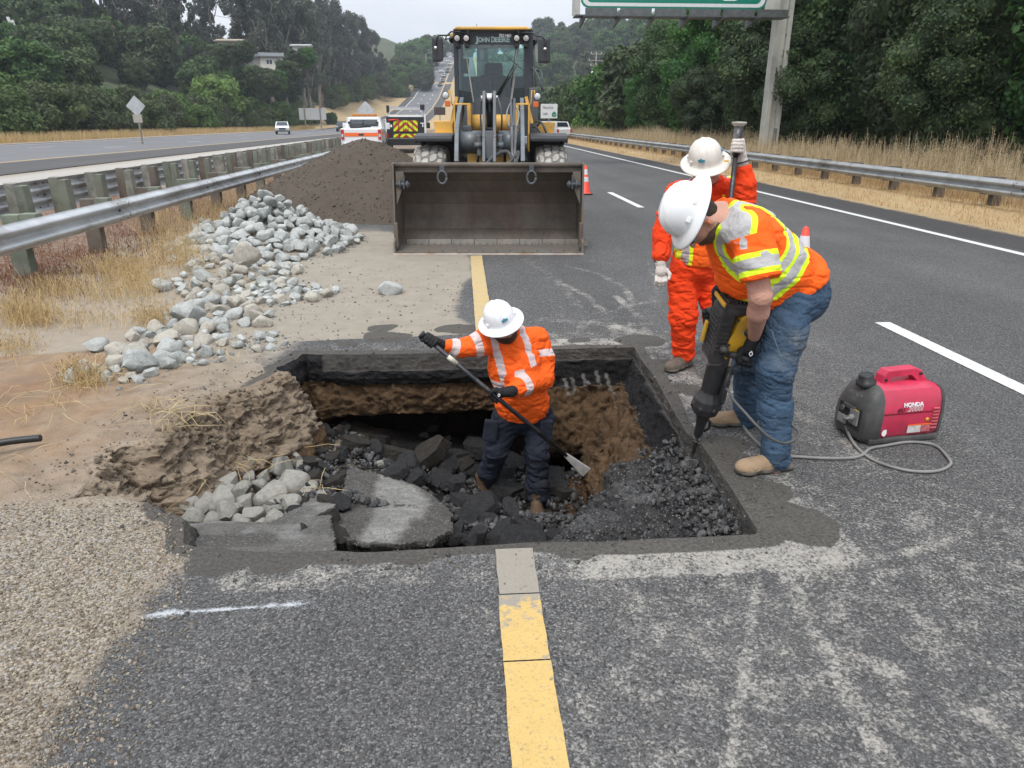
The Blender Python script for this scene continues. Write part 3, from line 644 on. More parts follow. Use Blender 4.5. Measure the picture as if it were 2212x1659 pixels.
LF = np.stack([idl[:-1, :-1], idl[:-1, 1:], idl[1:, 1:], idl[1:, :-1]], -1)[lf]
u, inv = np.unique(LF, return_inverse=True); LV = np.stack([LX, LY, LZ], -1).reshape(-1, 3)[u]; LF = inv.reshape(-1, 4)
ed = np.concatenate([LF[:, [0, 1]], LF[:, [1, 2]], LF[:, [2, 3]], LF[:, [3, 0]]]); key = np.sort(ed, 1); _, ix, ct = np.unique(key, axis=0, return_index=True, return_counts=True)
be = ed[ix[ct == 1]]; vb = np.unique(be); base = len(LV); allV = [LV]; allF = [LF]; mp_prev = {v: v for v in vb}
for lv, (dz_, sp) in enumerate([(-.03, .008), (-.065, .0), (-.10, -.015), (-.15, -.05), (-.2, -.1)]):
    nv = LV[vb].copy(); qn = nv * 11 + lv * .4; c0 = np.array([.9, 3.0])
    dr_ = nv[:, :2] - c0; dr_ /= np.linalg.norm(dr_, axis=1)[:, None] + 1e-6
    nv[:, 2] += dz_; nv[:, :2] += dr_ * (sp + .022 * fbm(qn, 3, 86))[:, None]
    cur = {v: base + i for i, v in enumerate(vb)}
    allF.append(np.array([[a if lv == 0 else mp_prev[a], cur[a], cur[b2], b2 if lv == 0 else mp_prev[b2]] for a, b2 in be])); allV.append(nv); mp_prev = cur; base += len(nv)
LV = np.concatenate(allV); me = mesh_np('pavement_ledge', LV, np.concatenate(allF))
C = np.array([.034, .0335, .034]) * (1 + .7 * fbm(LV * 20, 4, 87)[:, None]) + .05 * sstep(.15, .4, fbm(LV * 3.2, 4, 88))[:, None]
add_col(me, np.clip(C, .006, 1)); PAVM = colmat('broken_asphalt', .85, .65, 24, .02, .35, .75)
tag(link('pavement_ledge', me, PAVM, smooth=True), kind='structure')
# ================================================================== ROCKS, RUBBLE, EARTH, GUARDRAILS, GRASS
def ico(sub):
    bm = bmesh.new(); bmesh.ops.create_icosphere(bm, subdivisions=sub, radius=1); V = np.array([v.co[:] for v in bm.verts]); F_ = np.array([[v.index for v in f.verts] for f in bm.faces]); bm.free(); return V, F_
ICO = {k: ico(k) for k in (1, 2, 3, 4, 5)}
def cut_stone(seed, sub=4, scale=(1, 1, 1), nplanes=14, dmin=.55, dmax=.85, slab=None, amp=.05, fr=3.0, fine=.012):
    rg = np.random.default_rng(seed); V, F_ = ICO[sub]; V = V.copy()
    N = []
    for i in range(nplanes):
        n = rg.normal(size=3); n /= np.linalg.norm(n); N.append((n, rg.uniform(dmin, dmax)))
    if slab:
        N = []
        k = rg.integers(5, 8); a0 = rg.uniform(0, 6.28)
        for i in range(k):
            a = a0 + 6.283 * (i + rg.uniform(-.25, .25)) / k; n = np.array([math.cos(a), math.sin(a), rg.uniform(-.35, .35)]); n /= np.linalg.norm(n); N.append((n, rg.uniform(.55, .85)))
        for s_ in (-1, 1):
            n = np.array([rg.uniform(-.12, .12), rg.uniform(-.12, .12), s_]); n /= np.linalg.norm(n); N.append((n, slab))
    for _ in range(2):
        for n, d in N:
            e = V @ n - d; m_ = e > 0; V[m_] -= n * e[m_, None]
    V = V * np.array(scale); s0 = max(scale)
    V += V / (np.linalg.norm(V, axis=1)[:, None] + 1e-6) * (amp * fbm(V * fr + seed, 3, seed)[:, None] + fine * fbm(V * 14 + seed, 3, seed + 9, .7)[:, None])
    return V, F_
def rockmat(name, a, b_, dustc, green=0):
    m, nt, b = newmat(name); tc = nd(nt, 'TexCoord').outputs['Object']; oi = nd(nt, 'ObjectInfo').outputs['Random']
    n1 = noise(nt, 4, 6, .65, tc, .6); n2 = noise(nt, 40, 5, .7, tc); v = voro(nt, 7, 'DISTANCE_TO_EDGE', tc)
    c = mixc(nt, ramp(nt, n1, .3, .7), a, b_); c = mixc(nt, ramp(nt, oi, 0, 1, 0, .5), c, dustc)
    c = mixc(nt, mth(nt, 'MULTIPLY', ramp(nt, v, .03, .0), .25), c, tuple(k * .6 for k in a)); c = mixc(nt, ramp(nt, n2, .55, .8, 0, .4), c, tuple(k * .45 for k in a))
    gm = nd(nt, 'NewGeometry').outputs['Normal']; sz = nd(nt, 'SeparateXYZ'); nt.links.new(gm, sz.inputs[0])
    c = mixc(nt, mth(nt, 'MULTIPLY', ramp(nt, sz.outputs[2], .2, .9), ramp(nt, n1, .35, .6, .1, .6)), c, dustc)      # settled dust on the upward faces
    sock(b, 'Base Color', c); sock(b, 'Roughness', .85); b.inputs['Specular IOR Level'].default_value = .3
    bump(nt, b, mth(nt, 'ADD', n2, mth(nt, 'MULTIPLY', n1, 2)), .7, .012); return m
ROCKM = rockmat('pale_granite', (.22, .235, .225), (.43, .45, .43), (.50, .505, .48)); ROCKT = rockmat('tan_dusty_granite', (.29, .265, .225), (.46, .43, .37), (.52, .485, .41))
ROCKG = rockmat('grey_granite_pit', (.17, .17, .15), (.32, .315, .28), (.36, .345, .305))
RM = []
for i in range(10):
    V, F_ = cut_stone(100 + i, 3, (1, rng.uniform(.7, .95), rng.uniform(.55, .85)), 13, .5, .85)
    RM.append((V, F_))
def mk(V, F_, name, mats, smooth_ang=True):
    me = mesh_np(name, V, F_)
    for m in mats: me.materials.append(m)
    me.shade_smooth()
    try: me.set_sharp_from_angle(angle=R(38))
    except Exception: pass
    return me
RG = [mk(V, F_, 'rock', [ROCKM]) for V, F_ in RM]; RT = [mk(V, F_, 'rock', [ROCKT]) for V, F_ in RM]; RP = [mk(V, F_, 'rock', [ROCKG]) for V, F_ in RM]
ROCKS = []
def place_rock(meshes, p, r, label, group=None, i=None, rot=None, name='rock', cat='rock', sc3=None):
    me = meshes[rng.integers(len(meshes)) if i is None else i]
    o = bpy.data.objects.new(name, me); COL.objects.link(o); o.location = p
    ROCKS.append((r / math.hypot(p[0], p[1]), o)) if name == 'rock' and group else None
    o.rotation_euler = rot if rot else (rng.uniform(-.5, .5), rng.uniform(-.5, .5), rng.uniform(0, 6.28)); o.scale = sc3 if sc3 else (r, r, r)
    return tag(o, label, cat, group)
placed = []
def free(x, y, z, r, k=.78): return all((x - a) ** 2 + (y - b) ** 2 + (z - c) ** 2 > ((r + d) * k) ** 2 for a, b, c, d in placed)
def add_r(ms, x, y, z, r, lab, grp, **kw):
    placed.append((x, y, z, r)); return place_rock(ms, (x, y, z), r, lab, grp, **kw)
# rocks that stand out
def px_rock(ms, px, py, r, lab, grp=None, dz=.35, **kw):
    g = G(px, py); z = gz(g.x, g.y); g = G(px, py, z + r * dz); return add_r(ms, g.x, g.y, z + r * dz, r, lab, grp, **kw)
px_rock(RT, 532, 548, .19, 'largest rock of the roadside heap, a tan block leaning at its front', dz=.5, i=2, rot=(.3, -.5, .4))
px_rock(RG, 842, 622, .155, 'single pale grey rock lying alone on the dusty shoulder before the loader bucket', i=4, rot=(.1, .2, 1.2))
px_rock(RG, 352, 618, .13, 'grey rock standing apart at the left of the pile beside dry grass', i=1)
px_rock(RG, 261, 550, .09, 'small white rock alone in the rusty weeds below the guardrail', i=6)
px_rock(RG, 208, 745, .12, 'blocky rock standing upright at the far left end of the rock trail', i=7)
px_rock(RG, 168, 806, .17, 'flat pale rock at the lowest left end of the rock trail', i=3, sc3=(.21, .15, .11))
px_rock(RG, 302, 782, .20, 'broad pale rock in the middle of the lower trail cluster', i=5, sc3=(.24, .17, .15))
px_rock(RG, 412, 682, .19, 'pale split rock overhanging the bare soil halfway down the rock trail', i=8)
GH = 'rocks piled into the heap beside the dirt mound'; LH = 'pale grey angular rock in the tall heap beside the dark dirt mound'
GT = 'rocks strewn along the shoulder below the heap'; LT = 'pale dusty rock strewn in the trail between the heap and the hole'
for layer, (k, n_) in enumerate(((.0, 3200), (.11, 1800), (.2, 700))):
    for _ in range(n_):
        a = rng.uniform(0, 6.283); q_ = math.sqrt(rng.uniform(0, 1)); cx, cy, hh, rx, ry = HEAP[0]
        x = cx + rx * q_ * math.cos(a); y = cy + ry * q_ * math.sin(a)
        if y > cy + .5: continue
        r = rng.uniform(.085, .165) * (1 if layer == 0 else .9)
        z = gz(x, y) + r * .35 + k * (1 - q_)
        if layer and q_ > .85: continue
        if free(x, y, z, r, .60): add_r(RG, x, y, z, r, LH, GH)
nh = len(placed)
CL = [(500, 560, 80, 26, 50, .06, .13), (440, 610, 60, 30, 30, .06, .13), (560, 625, 90, 26, 40, .05, .11), (430, 740, 60, 20, 16, .05, .11), (560, 585, 90, 26, 60, .07, .14), (470, 640, 75, 30, 44, .07, .145), (600, 640, 110, 20, 40, .05, .12), (690, 632, 45, 8, 9, .05, .09), (490, 690, 100, 28, 34, .06, .13), (400, 700, 50, 20, 18, .07, .14), (345, 730, 60, 26, 34, .07, .14), (315, 775, 80, 26, 42, .07, .14), (250, 812, 90, 20, 30, .05, .13), (480, 500, 65, 28, 36, .06, .12), (430, 560, 60, 24, 26, .06, .12), (720, 495, 45, 16, 18, .05, .10), (430, 770, 60, 18, 12, .04, .09), (560, 740, 60, 20, 8, .04, .08)]
for (px, py, ax, ay, n_, r0, r1) in CL:
    c = 0
    for _ in range(n_ * 5):
        if c >= n_: break
        u_, v_ = rng.uniform(-1, 1, 2)
        if u_ * u_ + v_ * v_ > 1: continue
        g = G(px + u_ * ax, py + v_ * ay); r = rng.uniform(r0, r1); z = gz(g.x, g.y) + r * .3
        if free(g.x, g.y, z, r, .74): add_r(RT if rng.random() < .45 else RG, g.x, g.y, z, r, LT, GT); c += 1
GB = 'rocks tumbled into the left end of the hole'
for (px, py, r) in [(607, 1012, .115), (637, 990, .07), (491, 1043, .085), (589, 1068, .125), (628, 1046, .115), (667, 1056, .08), (675, 1032, .06), (386, 1047, .08), (384, 1078, .07), (478, 1080, .10), (530, 1086, .085), (416, 997, .055), (570, 982, .05), (550, 1112, .07), (486, 1108, .075), (440, 1095, .07), (520, 1128, .06), (596, 1106, .05), (565, 1050, .06), (632, 1088, .07), (420, 1120, .08), (540, 1030, .045), (520, 1060, .07), (600, 1125, .06), (455, 1060, .05), (575, 1095, .05), (650, 1005, .05), (822, 1005 - 3, .045), (510, 1100, .05), (460, 1122, .06), (560, 1135, .05), (640, 1110, .06), (440, 1010, .06), (470, 985, .05), (510, 1000, .06), (545, 1005, .07), (400, 1035, .06), (440, 1035, .07), (570, 1030, .06), (600, 975, .05), (455, 1085, .07), (410, 1090, .06), (500, 1060, .07), (530, 960, .04), (650, 1030, .05), (560, 945, .05), (430, 965, .045), (590, 945, .05), (620, 1085, .06), (690, 1075, .05)]:
    z = -.4
    for _ in range(4): g = G(px, py, z); z = floor_z(g.x, g.y) + r * .55
    g = G(px, py, z); r *= 1.15
    lab = 'grey rock tumbled with others into the left end of the hole'
    if (px, py) == (589, 1068): lab = 'largest round grey rock in the left end of the hole'
    place_rock(RP, g, r * 1.05, lab, None if lab.startswith('largest') else GB)
ROCKS.sort(key=lambda t: -t[0]); small = [o for _, o in ROCKS[285:]]
VV, FF_, b0 = [], [], 0
for o in small:
    me = o.data; v = np.zeros(len(me.vertices) * 3, np.float32); me.vertices.foreach_get('co', v); Mx = np.array(Matrix.LocRotScale(o.location, o.rotation_euler, o.scale)); v = v.reshape(-1, 3) @ Mx[:3, :3].T + Mx[:3, 3]
    f = np.zeros(len(me.polygons) * 3, np.int32); me.polygons.foreach_get('vertices', f); VV.append(v); FF_.append(f.reshape(-1, 3) + b0); b0 += len(v); bpy.data.objects.remove(o)
if VV: tag(link('small_rocks', mk(np.concatenate(VV), np.concatenate(FF_), 'small_rocks', [ROCKM])), 'smallest rocks filling the gaps of the heap and its trail', kind='stuff')
# ---- asphalt chunks in the hole
def cm_stone(V, F_, colf, name):
    me = mesh_np(name, V, F_); add_col(me, np.clip(colf(V), .004, 1)); me.materials.append(CHKM); me.shade_smooth()
    try: me.set_sharp_from_angle(angle=R(40))
    except Exception: pass
    return me
CHK = []; CHKM = colmat('asphalt_chunk_surface', .85, .55, 5, .12, .35)
for i in range(14):
    V, F_ = cut_stone(300 + i, 4, (1, rng.uniform(.6, .95), 1), slab=rng.uniform(.24, .42), amp=.03, fr=4, fine=.05)
    brn = i % 4 == 3
    CHK.append(cm_stone(V, F_, lambda V, brn=brn: (np.array([.062, .054, .045]) if brn else np.array([.045, .045, .046])) * (1 + .6 * fbm(V * 5, 4, 11)[:, None]), 'asphalt_chunk'))
GC = 'broken asphalt chunks heaped in the hole'; nchunk = 0
def chunk(px, py, r, dz=.3, rot=None, lab='black asphalt chunk among the rubble heaped in the hole', grp=GC, i=None, zz_=None, sc3=None):
    if (abs(px - 1040) < 40 and 1030 < py < 1090) or (abs(px - 1160) < 42 and 1072 < py < 1128): return
    z = -.7
    for _ in range(5): g = G(px, py, z); z = (floor_z(g.x, g.y) + r * dz) if zz_ is None else zz_
    g = G(px, py, z)
    return place_rock(CHK, g, r, lab, grp, name='asphalt_chunk', cat='asphalt chunk', i=i, rot=rot or (rng.uniform(-.5, .5), rng.uniform(-.5, .5), rng.uniform(0, 6.28)), sc3=sc3)
for (px, py, r) in [(640, 945, .08), (700, 935, .1), (745, 928, .09), (690, 975, .08), (672, 1000, .08), (735, 985, .09), (770, 960, .12), (820, 950, .1), (815, 975, .12), (700, 1010, .07), (730, 1040, .09), (860, 985, .16), (885, 1005, .13), (855, 1020, .12), (940, 990, .17), (985, 985, .12), (960, 1015, .1), (1000, 1005, .1), (1035, 965, .16),
                    (900, 1035, .12), (950, 1040, .1), (985, 1045, .12), (1020, 1060, .14), (1060, 1080, .12), (1090, 1060, .16), (1040, 1100, .13), (1000, 1085, .12), (1010, 1125, .12), (1060, 1130, .12), (1110, 1110, .12), (1085, 1150, .1), (1030, 1160, .1), (1135, 1140, .1), (1120, 1080, .09), (1180, 1080, .12), (1150, 1060, .12), (1200, 1050, .11), (1080, 1020, .14), (1110, 1000, .12), (1195, 1110, .09), (1160, 1120, .08), (1150, 1160, .08), (980, 1165, .07), (1010, 1170, .06), (533, 968, .06), (620, 935, .07), (600, 960, .05), (700, 1120, .09), (715, 1150, .07), (705, 1085, .08), (1220, 1065, .09), (1195, 1030, .1), (1060, 1045, .1)]:
    chunk(px, py, r * 1.1, .4)
chunk(925, 985, .20, .7, rot=(.15, -.45, .35), lab='long black asphalt slab tilted up in the hole left of the digging worker', grp=None, i=3, sc3=(.24, .12, .2))
chunk(1125, 1170, .14, .6, rot=(.5, .2, .3), lab='grey asphalt piece propped against the rim beside the yellow line end', grp=None, i=6)
for _ in range(110):
    px, py = rng.uniform(600, 1200), rng.uniform(925, 1165)
    if py > 1010 + (0) and px < 960 and px > 740: continue
    chunk(px, py, rng.uniform(.035, .085), .6)
def slab(name, poly, zf, colf, label, cat, grp=None, step=.0125, th=.10, kind=None, seed=0, wob=.02):
    x0, y0 = poly.min(0) - .05; x1, y1 = poly.max(0) + .05
    LX, LY = np.meshgrid(np.arange(x0, x1, step), np.arange(y0, y1, step))
    li = inpoly(LX + wob * fbm(P3(LX * 9, LY * 9), 4, seed + 1), LY + wob * fbm(P3(LX * 9 + 9, LY * 9), 4, seed + 2), poly)
    LZ = zf(LX, LY); lf = li[:-1, :-1] & li[1:, :-1] & li[:-1, 1:] & li[1:, 1:]; idl = np.arange(LX.size).reshape(LX.shape)
    LF = np.stack([idl[:-1, :-1], idl[:-1, 1:], idl[1:, 1:], idl[1:, :-1]], -1)[lf]
    u, inv = np.unique(LF, return_inverse=True); LV = np.stack([LX, LY, LZ], -1).reshape(-1, 3)[u]; LF = inv.reshape(-1, 4)
    ed = np.concatenate([LF[:, [0, 1]], LF[:, [1, 2]], LF[:, [2, 3]], LF[:, [3, 0]]]); key = np.sort(ed, 1); _, ix, ct = np.unique(key, axis=0, return_index=True, return_counts=True)
    be = ed[ix[ct == 1]]; vb = np.unique(be); base = len(LV); allV = [LV]; allF = [LF]; prev = {v: v for v in vb}; c0 = LV[:, :2].mean(0)
    for lv, dz_ in enumerate((-.25, -.5, -.8, -1)):
        nv = LV[vb].copy(); dr_ = nv[:, :2] - c0; dr_ /= np.linalg.norm(dr_, axis=1)[:, None] + 1e-6
        nv[:, 2] += dz_ * th; nv[:, :2] += dr_ * (.006 - .01 * lv + .02 * fbm(nv * 14 + lv, 3, seed + 6))[:, None]
        cur = {v: base + i for i, v in enumerate(vb)}; allF.append(np.array([[prev[a], cur[a], cur[b2], prev[b2]] for a, b2 in be])); allV.append(nv); prev = cur; base += len(nv)
    c_ = len(np.concatenate(allV)); low = LV[np.array(sorted(prev))] if False else None
    LVa = np.concatenate(allV); top = np.zeros(c_, bool); top[:len(LV)] = True
    me = mesh_np(name, LVa, np.concatenate(allF)); add_col(me, np.clip(colf(LVa, top), .004, 1)); me.flip_normals() if False else None
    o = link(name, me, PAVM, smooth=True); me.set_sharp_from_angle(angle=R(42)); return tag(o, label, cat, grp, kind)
# the big tilted slab
sp = [(751, 1016), (764, 1010), (824, 1024), (880, 1040), (926, 1061), (955, 1085), (979, 1112), (980, 1150), (930, 1166), (872, 1176), (780, 1170), (726, 1161), (722, 1120), (732, 1080)]
def zslab(px, py): return -.20 - .26 * (1170 - py) / 150 - .05 * (px - 730) / 250
BS = np.array([G(px, py, zslab(px, py))[:2] for px, py in sp]); A_ = np.array([[*G(px, py, zslab(px, py))[:2], 1] for px, py in sp]); bz = np.array([zslab(*p) for p in sp]); cf = np.linalg.lstsq(A_, bz, rcond=None)[0]
zf = lambda x, y: cf[0] * x + cf[1] * y + cf[2] + .014 * fbm(P3(x * 9, y * 9), 4, 91) + .009 * fbm(P3(x * 30, y * 30), 2, 92)
lightp = np.array([G(px, py, zslab(px, py))[:2] for px, py in [(825, 1022), (905, 1056), (930, 1090), (905, 1120), (880, 1135), (850, 1175), (775, 1168), (805, 1120), (808, 1070)]])
def cslab(V, top):
    d, _, _ = polydist(V[:, 0], V[:, 1], lightp); i_ = inpoly(V[:, 0], V[:, 1], lightp); f_ = sstep(-.03, .03, np.where(i_, d, -d) + .03 * fbm(V * 12, 3, 93)) * top
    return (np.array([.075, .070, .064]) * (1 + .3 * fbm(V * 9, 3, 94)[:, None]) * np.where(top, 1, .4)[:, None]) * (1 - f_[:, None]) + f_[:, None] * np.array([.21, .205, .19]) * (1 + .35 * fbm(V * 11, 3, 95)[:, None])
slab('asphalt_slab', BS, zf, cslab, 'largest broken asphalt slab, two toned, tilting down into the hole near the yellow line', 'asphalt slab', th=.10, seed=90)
sp2 = [(560, 1196), (731, 1189), (724, 1150), (716, 1120), (735, 1075), (690, 1062), (655, 1085), (615, 1110), (580, 1128), (470, 1126), (405, 1132), (395, 1150), (430, 1190)]
def z2(px, py): return -.004 - .30 * max(0, (1192 - py)) / 130
FS = np.array([G(px, py, z2(px, py))[:2] for px, py in sp2]); A_ = np.array([[*G(px, py, z2(px, py))[:2], 1] for px, py in sp2]); bz = np.array([z2(*p) for p in sp2]); cf2 = np.linalg.lstsq(A_, bz, rcond=None)[0]
zf2 = lambda x, y: np.minimum(cf2[0] * x + cf2[1] * y + cf2[2] + .010 * fbm(P3(x * 9, y * 9), 4, 96), .012)
wetp = np.array([G(*p, -.05)[:2] for p in [(400, 1165), (420, 1140), (590, 1138), (600, 1165), (560, 1185), (430, 1188)]])
def cslab2(V, top):
    d, _, _ = polydist(V[:, 0], V[:, 1], wetp); i_ = inpoly(V[:, 0], V[:, 1], wetp); f_ = sstep(-.02, .02, np.where(i_, d, -d) + .02 * fbm(V * 12, 3, 93))[:, None]
    c = np.array([.115, .11, .10]) * (1 + .4 * fbm(V * 9, 3, 97)[:, None]) + .08 * sstep(.1, .4, fbm(V * 5, 3, 98))[:, None]
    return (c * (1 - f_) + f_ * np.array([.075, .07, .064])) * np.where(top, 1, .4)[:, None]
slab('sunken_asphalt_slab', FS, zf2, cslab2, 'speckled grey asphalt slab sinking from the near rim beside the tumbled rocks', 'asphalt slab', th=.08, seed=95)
# ---- loose crumbs
def crumbs(name, pts, radii, colA, colB, kind_label, mat_=None, sub=1, seed=5):
    rg = np.random.default_rng(seed); V0, F0 = ICO[sub]; n = len(pts); nv = len(V0)
    Rr = rg.normal(size=(n, 3, 3)); Q, _ = np.linalg.qr(Rr)
    V = V0[None] * (1 + .55 * rg.uniform(-1, 1, (n, nv, 1))) * rg.uniform(.4, 1.1, (n, 1, 3)); V = np.einsum('nij,nkj->nki', Q, V) * np.asarray(radii)[:, None, None] + np.asarray(pts)[:, None]
    F_ = (F0[None] + (np.arange(n) * nv)[:, None, None]).reshape(-1, 3)
    me = mesh_np(name, V.reshape(-1, 3), F_); t_ = rg.uniform(0, 1, n)[:, None] ** 1.5; C_ = np.asarray(colA) * (1 - t_) + np.asarray(colB) * t_
    add_col(me, np.repeat(C_, nv, 0)); return tag(link(name, me, mat_ or PAVM), kind_label, kind='stuff')
pts, rad = [], []
rg = np.random.default_rng(11)
for _ in range(2600):
    px, py = rg.uniform(600, 1260), rg.uniform(925, 1180)
    g = G(px, py, -.6)
    if in_hole(g.x, g.y): pts.append((g.x, g.y, floor_z(g.x, g.y) + rg.uniform(-.01, .05))); rad.append(rg.uniform(.008, .035))
for _ in range(4200):
    px = rg.uniform(1200, 1640); py = rg.uniform(950, 1165); g = G(px, py, -.15)
    if inpoly(np.array(g.x), np.array(g.y), LED) and in_hole(g.x, g.y): 
        e = sstep(.45, .0, polydist(np.array(g.x), np.array(g.y), HOLE[8:14], False)[0])
        if rg.random() < .25 + .75 * e: pts.append((g.x, g.y, -.145 + .05 * e * rg.random())); rad.append(.004 + (.010 + .022 * e) * rg.random() ** 2)
for _ in range(900):    # lumps clinging below the cut on the right wall
    i_ = rg.integers(len(S)); k_ = rg.integers(40, 92 * 5 // 12 + 30)
    if WX[i_, k_] > .6 and WY[i_, k_] > 3.3 and lay[i_, k_] in (1,): pts.append((WX[i_, k_], WY[i_, k_], WZ[i_, k_])); rad.append(rg.uniform(.01, .035))
crumbs('asphalt_rubble', pts, rad, (.025, .025, .026), (.13, .13, .13), 'loose black asphalt crumbs over the floor and ledge of the hole')
pts, rad = [], []
for _ in range(1500):
    i_ = rg.integers(len(OUT)); o_ = OUT[i_] - nrm[i_] * abs(rg.normal(0, .22)); 
    pts.append((o_[0], o_[1], gz(*o_) + .001)); rad.append(rg.uniform(.002, .009) * (1 if rg.random() < .93 else 2))
for _ in range(500):
    px, py = rg.uniform(560, 1000), rg.uniform(560, 760); g = G(px, py); pts.append((g.x, g.y, gz(g.x, g.y))); rad.append(rg.uniform(.004, .014))
for _ in range(500):
    px, py = rg.uniform(1450, 1760), rg.uniform(740, 1120); g = G(px, py); pts.append((g.x, g.y, 0.001)); rad.append(rg.uniform(.002, .008))
crumbs('loose_debris', pts, rad, (.05, .048, .045), (.17, .155, .13), 'dark crumbs and grit scattered on the ground around the hole')
pts, rad = [], []
for _ in range(6000):
    px, py = rg.uniform(-80, 420), rg.uniform(1090, 1720); g = G(px, py)
    if float(np.interp(g.y, [0, 1.5, 2.3, 2.75, 5.4], [-1.28, -1.28, -1.3, -1.28, -1.5])) + .03 > g.x - abs(.13 * rg.normal()) and not in_hole(g.x, g.y): pts.append((g.x, g.y, gz(g.x, g.y) + .001)); rad.append(rg.uniform(.003, .009))
crumbs('gravel', pts, rad, (.17, .13, .09), (.44, .40, .33), 'tan gravel scattered over the near left shoulder', seed=9)
pts, rad = [], []
for _ in range(1200):
    a = rg.uniform(0, 6.283); q_ = rg.uniform(.2, 1.1); cx, cy, hh, rx, ry = HEAP[0]; x = cx + rx * q_ * math.cos(a); y = cy + ry * q_ * math.sin(a); pts.append((x, y, gz(x, y))); rad.append(rg.uniform(.01, .035))
for (px, py, ax, ay, *_r) in CL:
    for _ in range(60): g = G(px + rg.normal() * ax * .6, py + rg.normal() * ay * .6); pts.append((g.x, g.y, gz(g.x, g.y))); rad.append(rg.uniform(.008, .03))
crumbs('crushed_stone', pts, rad, (.22, .22, .20), (.40, .40, .37), 'small pale stone chips between the rocks of the heap', seed=13)

pts, rad = [], []
for _ in range(11000):       # crumbling soil on the broken left wall
    i_ = rg.integers(len(S)); k_ = rg.integers(3, 80)
    if lay[i_, k_] > 3.5 and zz[i_, k_] > -.5: pts.append((WX[i_, k_], WY[i_, k_], WZ[i_, k_] + .002)); rad.append(.003 + .022 * rg.random() ** 4)
crumbs('soil_clods', pts, rad, (.12, .09, .065), (.27, .22, .165), 'loose soil clods on the crumbling left side of the hole', seed=17)
# ---- dirt mound
def mound():
    x = np.arange(-6.2, .8, .04); y = np.arange(12.4, 22, .05); MX, MY = np.meshgrid(x, y)
    def lob(cx, cy, hh, rx, ry, p=1.15):
        r = np.sqrt(((MX - cx) / rx) ** 2 + ((MY - cy) / ry) ** 2); return hh * np.clip(1 - r ** p, -.4, 1)
    q = P3(MX, MY)
    z = np.maximum.reduce([lob(-2.15, 16.8, 1.36, 2.35, 3.4, 1.5), lob(-1.5, 15.6, 1.0, 1.6, 2.5), lob(-3.2, 17.6, 1.0, 1.9, 3.2)]) + .05 * fbm(q * 1.4, 3, 101)
    z = z + .045 * fbm(q * 6, 5, 102, .65) + .03 * np.abs(fbm(q * 2.5, 3, 103)); z = z + .0
    zg = height(MX, MY) - .05; k = np.maximum(z, zg)
    i_ = np.arange(MX.size).reshape(MX.shape); f_ = np.stack([i_[:-1, :-1], i_[:-1, 1:], i_[1:, 1:], i_[1:, :-1]], -1)
    kp_ = (z > zg - .02); sel = kp_[:-1, :-1] | kp_[1:, :-1] | kp_[:-1, 1:] | kp_[1:, 1:]
    f_ = f_[sel]; u, inv = np.unique(f_, return_inverse=True); Vv = np.stack([MX, MY, k], -1).reshape(-1, 3)[u]
    me = mesh_np('dirt_mound', Vv, inv.reshape(-1, 4))
    m, nt, b = newmat('dark_earth'); tc = nd(nt, 'TexCoord').outputs['Object']; n1 = noise(nt, 3, 5, .6, tc); n2 = noise(nt, 38, 6, .75, tc)
    c = mixc(nt, n1, (.100, .080, .062), (.148, .122, .096)); c = mixc(nt, ramp(nt, n2, .5, .75, 0, .7), c, (.06, .046, .035)); c = mixc(nt, ramp(nt, n2, .3, .15, 0, .6), c, (.26, .22, .18))
    sock(b, 'Base Color', c); sock(b, 'Roughness', .95); b.inputs['Specular IOR Level'].default_value = .2; bump(nt, b, n2, 1, .05)
    tag(link('dirt_mound', me, m, smooth=True), 'large mound of dark brown excavated earth between guardrail and loader', 'dirt mound')
    pts, rad = [], []
    for _ in range(2500):
        j = rg.integers(len(Vv)); pts.append(tuple(Vv[j] + np.array([0, 0, .005]))); rad.append(rg.uniform(.008, .03))
    crumbs('earth_clods', pts, rad, (.07, .055, .042), (.18, .145, .11), 'small clods covering the dark earth mound', seed=15)
mound()

# ---- guardrails
STEEL = mat('galvanised_steel', (.50, .52, .535), .5, .45, var=.14, scale=2.5, dirt=(.22, .20, .18), dirtamt=.3, bmp=.002, bscale=20)
STEELR = mat('galvanised_steel_dull', (.36, .375, .38), .55, .4, var=.15, scale=2, dirt=(.15, .13, .11), dirtamt=.35)
WOODG = mat('weathered_green_post', (.14, .165, .125), .9, var=.45, scale=3, dirt=(.2, .19, .16), dirtamt=.5, bmp=.006, bscale=30)
WOODB = mat('weathered_brown_post', (.12, .098, .078), .9, var=.4, scale=3, dirt=(.16, .14, .12), dirtamt=.4, bmp=.006, bscale=30)
WOODN = mat('pale_weathered_block', (.27, .26, .225), .9, var=.3, scale=4, dirt=(.09, .1, .08), dirtamt=.45, bmp=.006, bscale=30)
BOLT = mat('dark_bolt', (.08, .08, .08), .5, .7)
def wprof(n):   # (depth, z) of n corrugations, thickness shown on both sides
    P = []; hh = .31 if n == 2 else .50; k = 24 if n == 2 else 36
    for i in range(k + 1):
        t = i / k; z = hh * t; ph = t * n; d = .04 - .042 * math.cos(2 * math.pi * ph); d = .008 + max(0, min(.082, d * 1.05)); P.append((d, z))
    return P
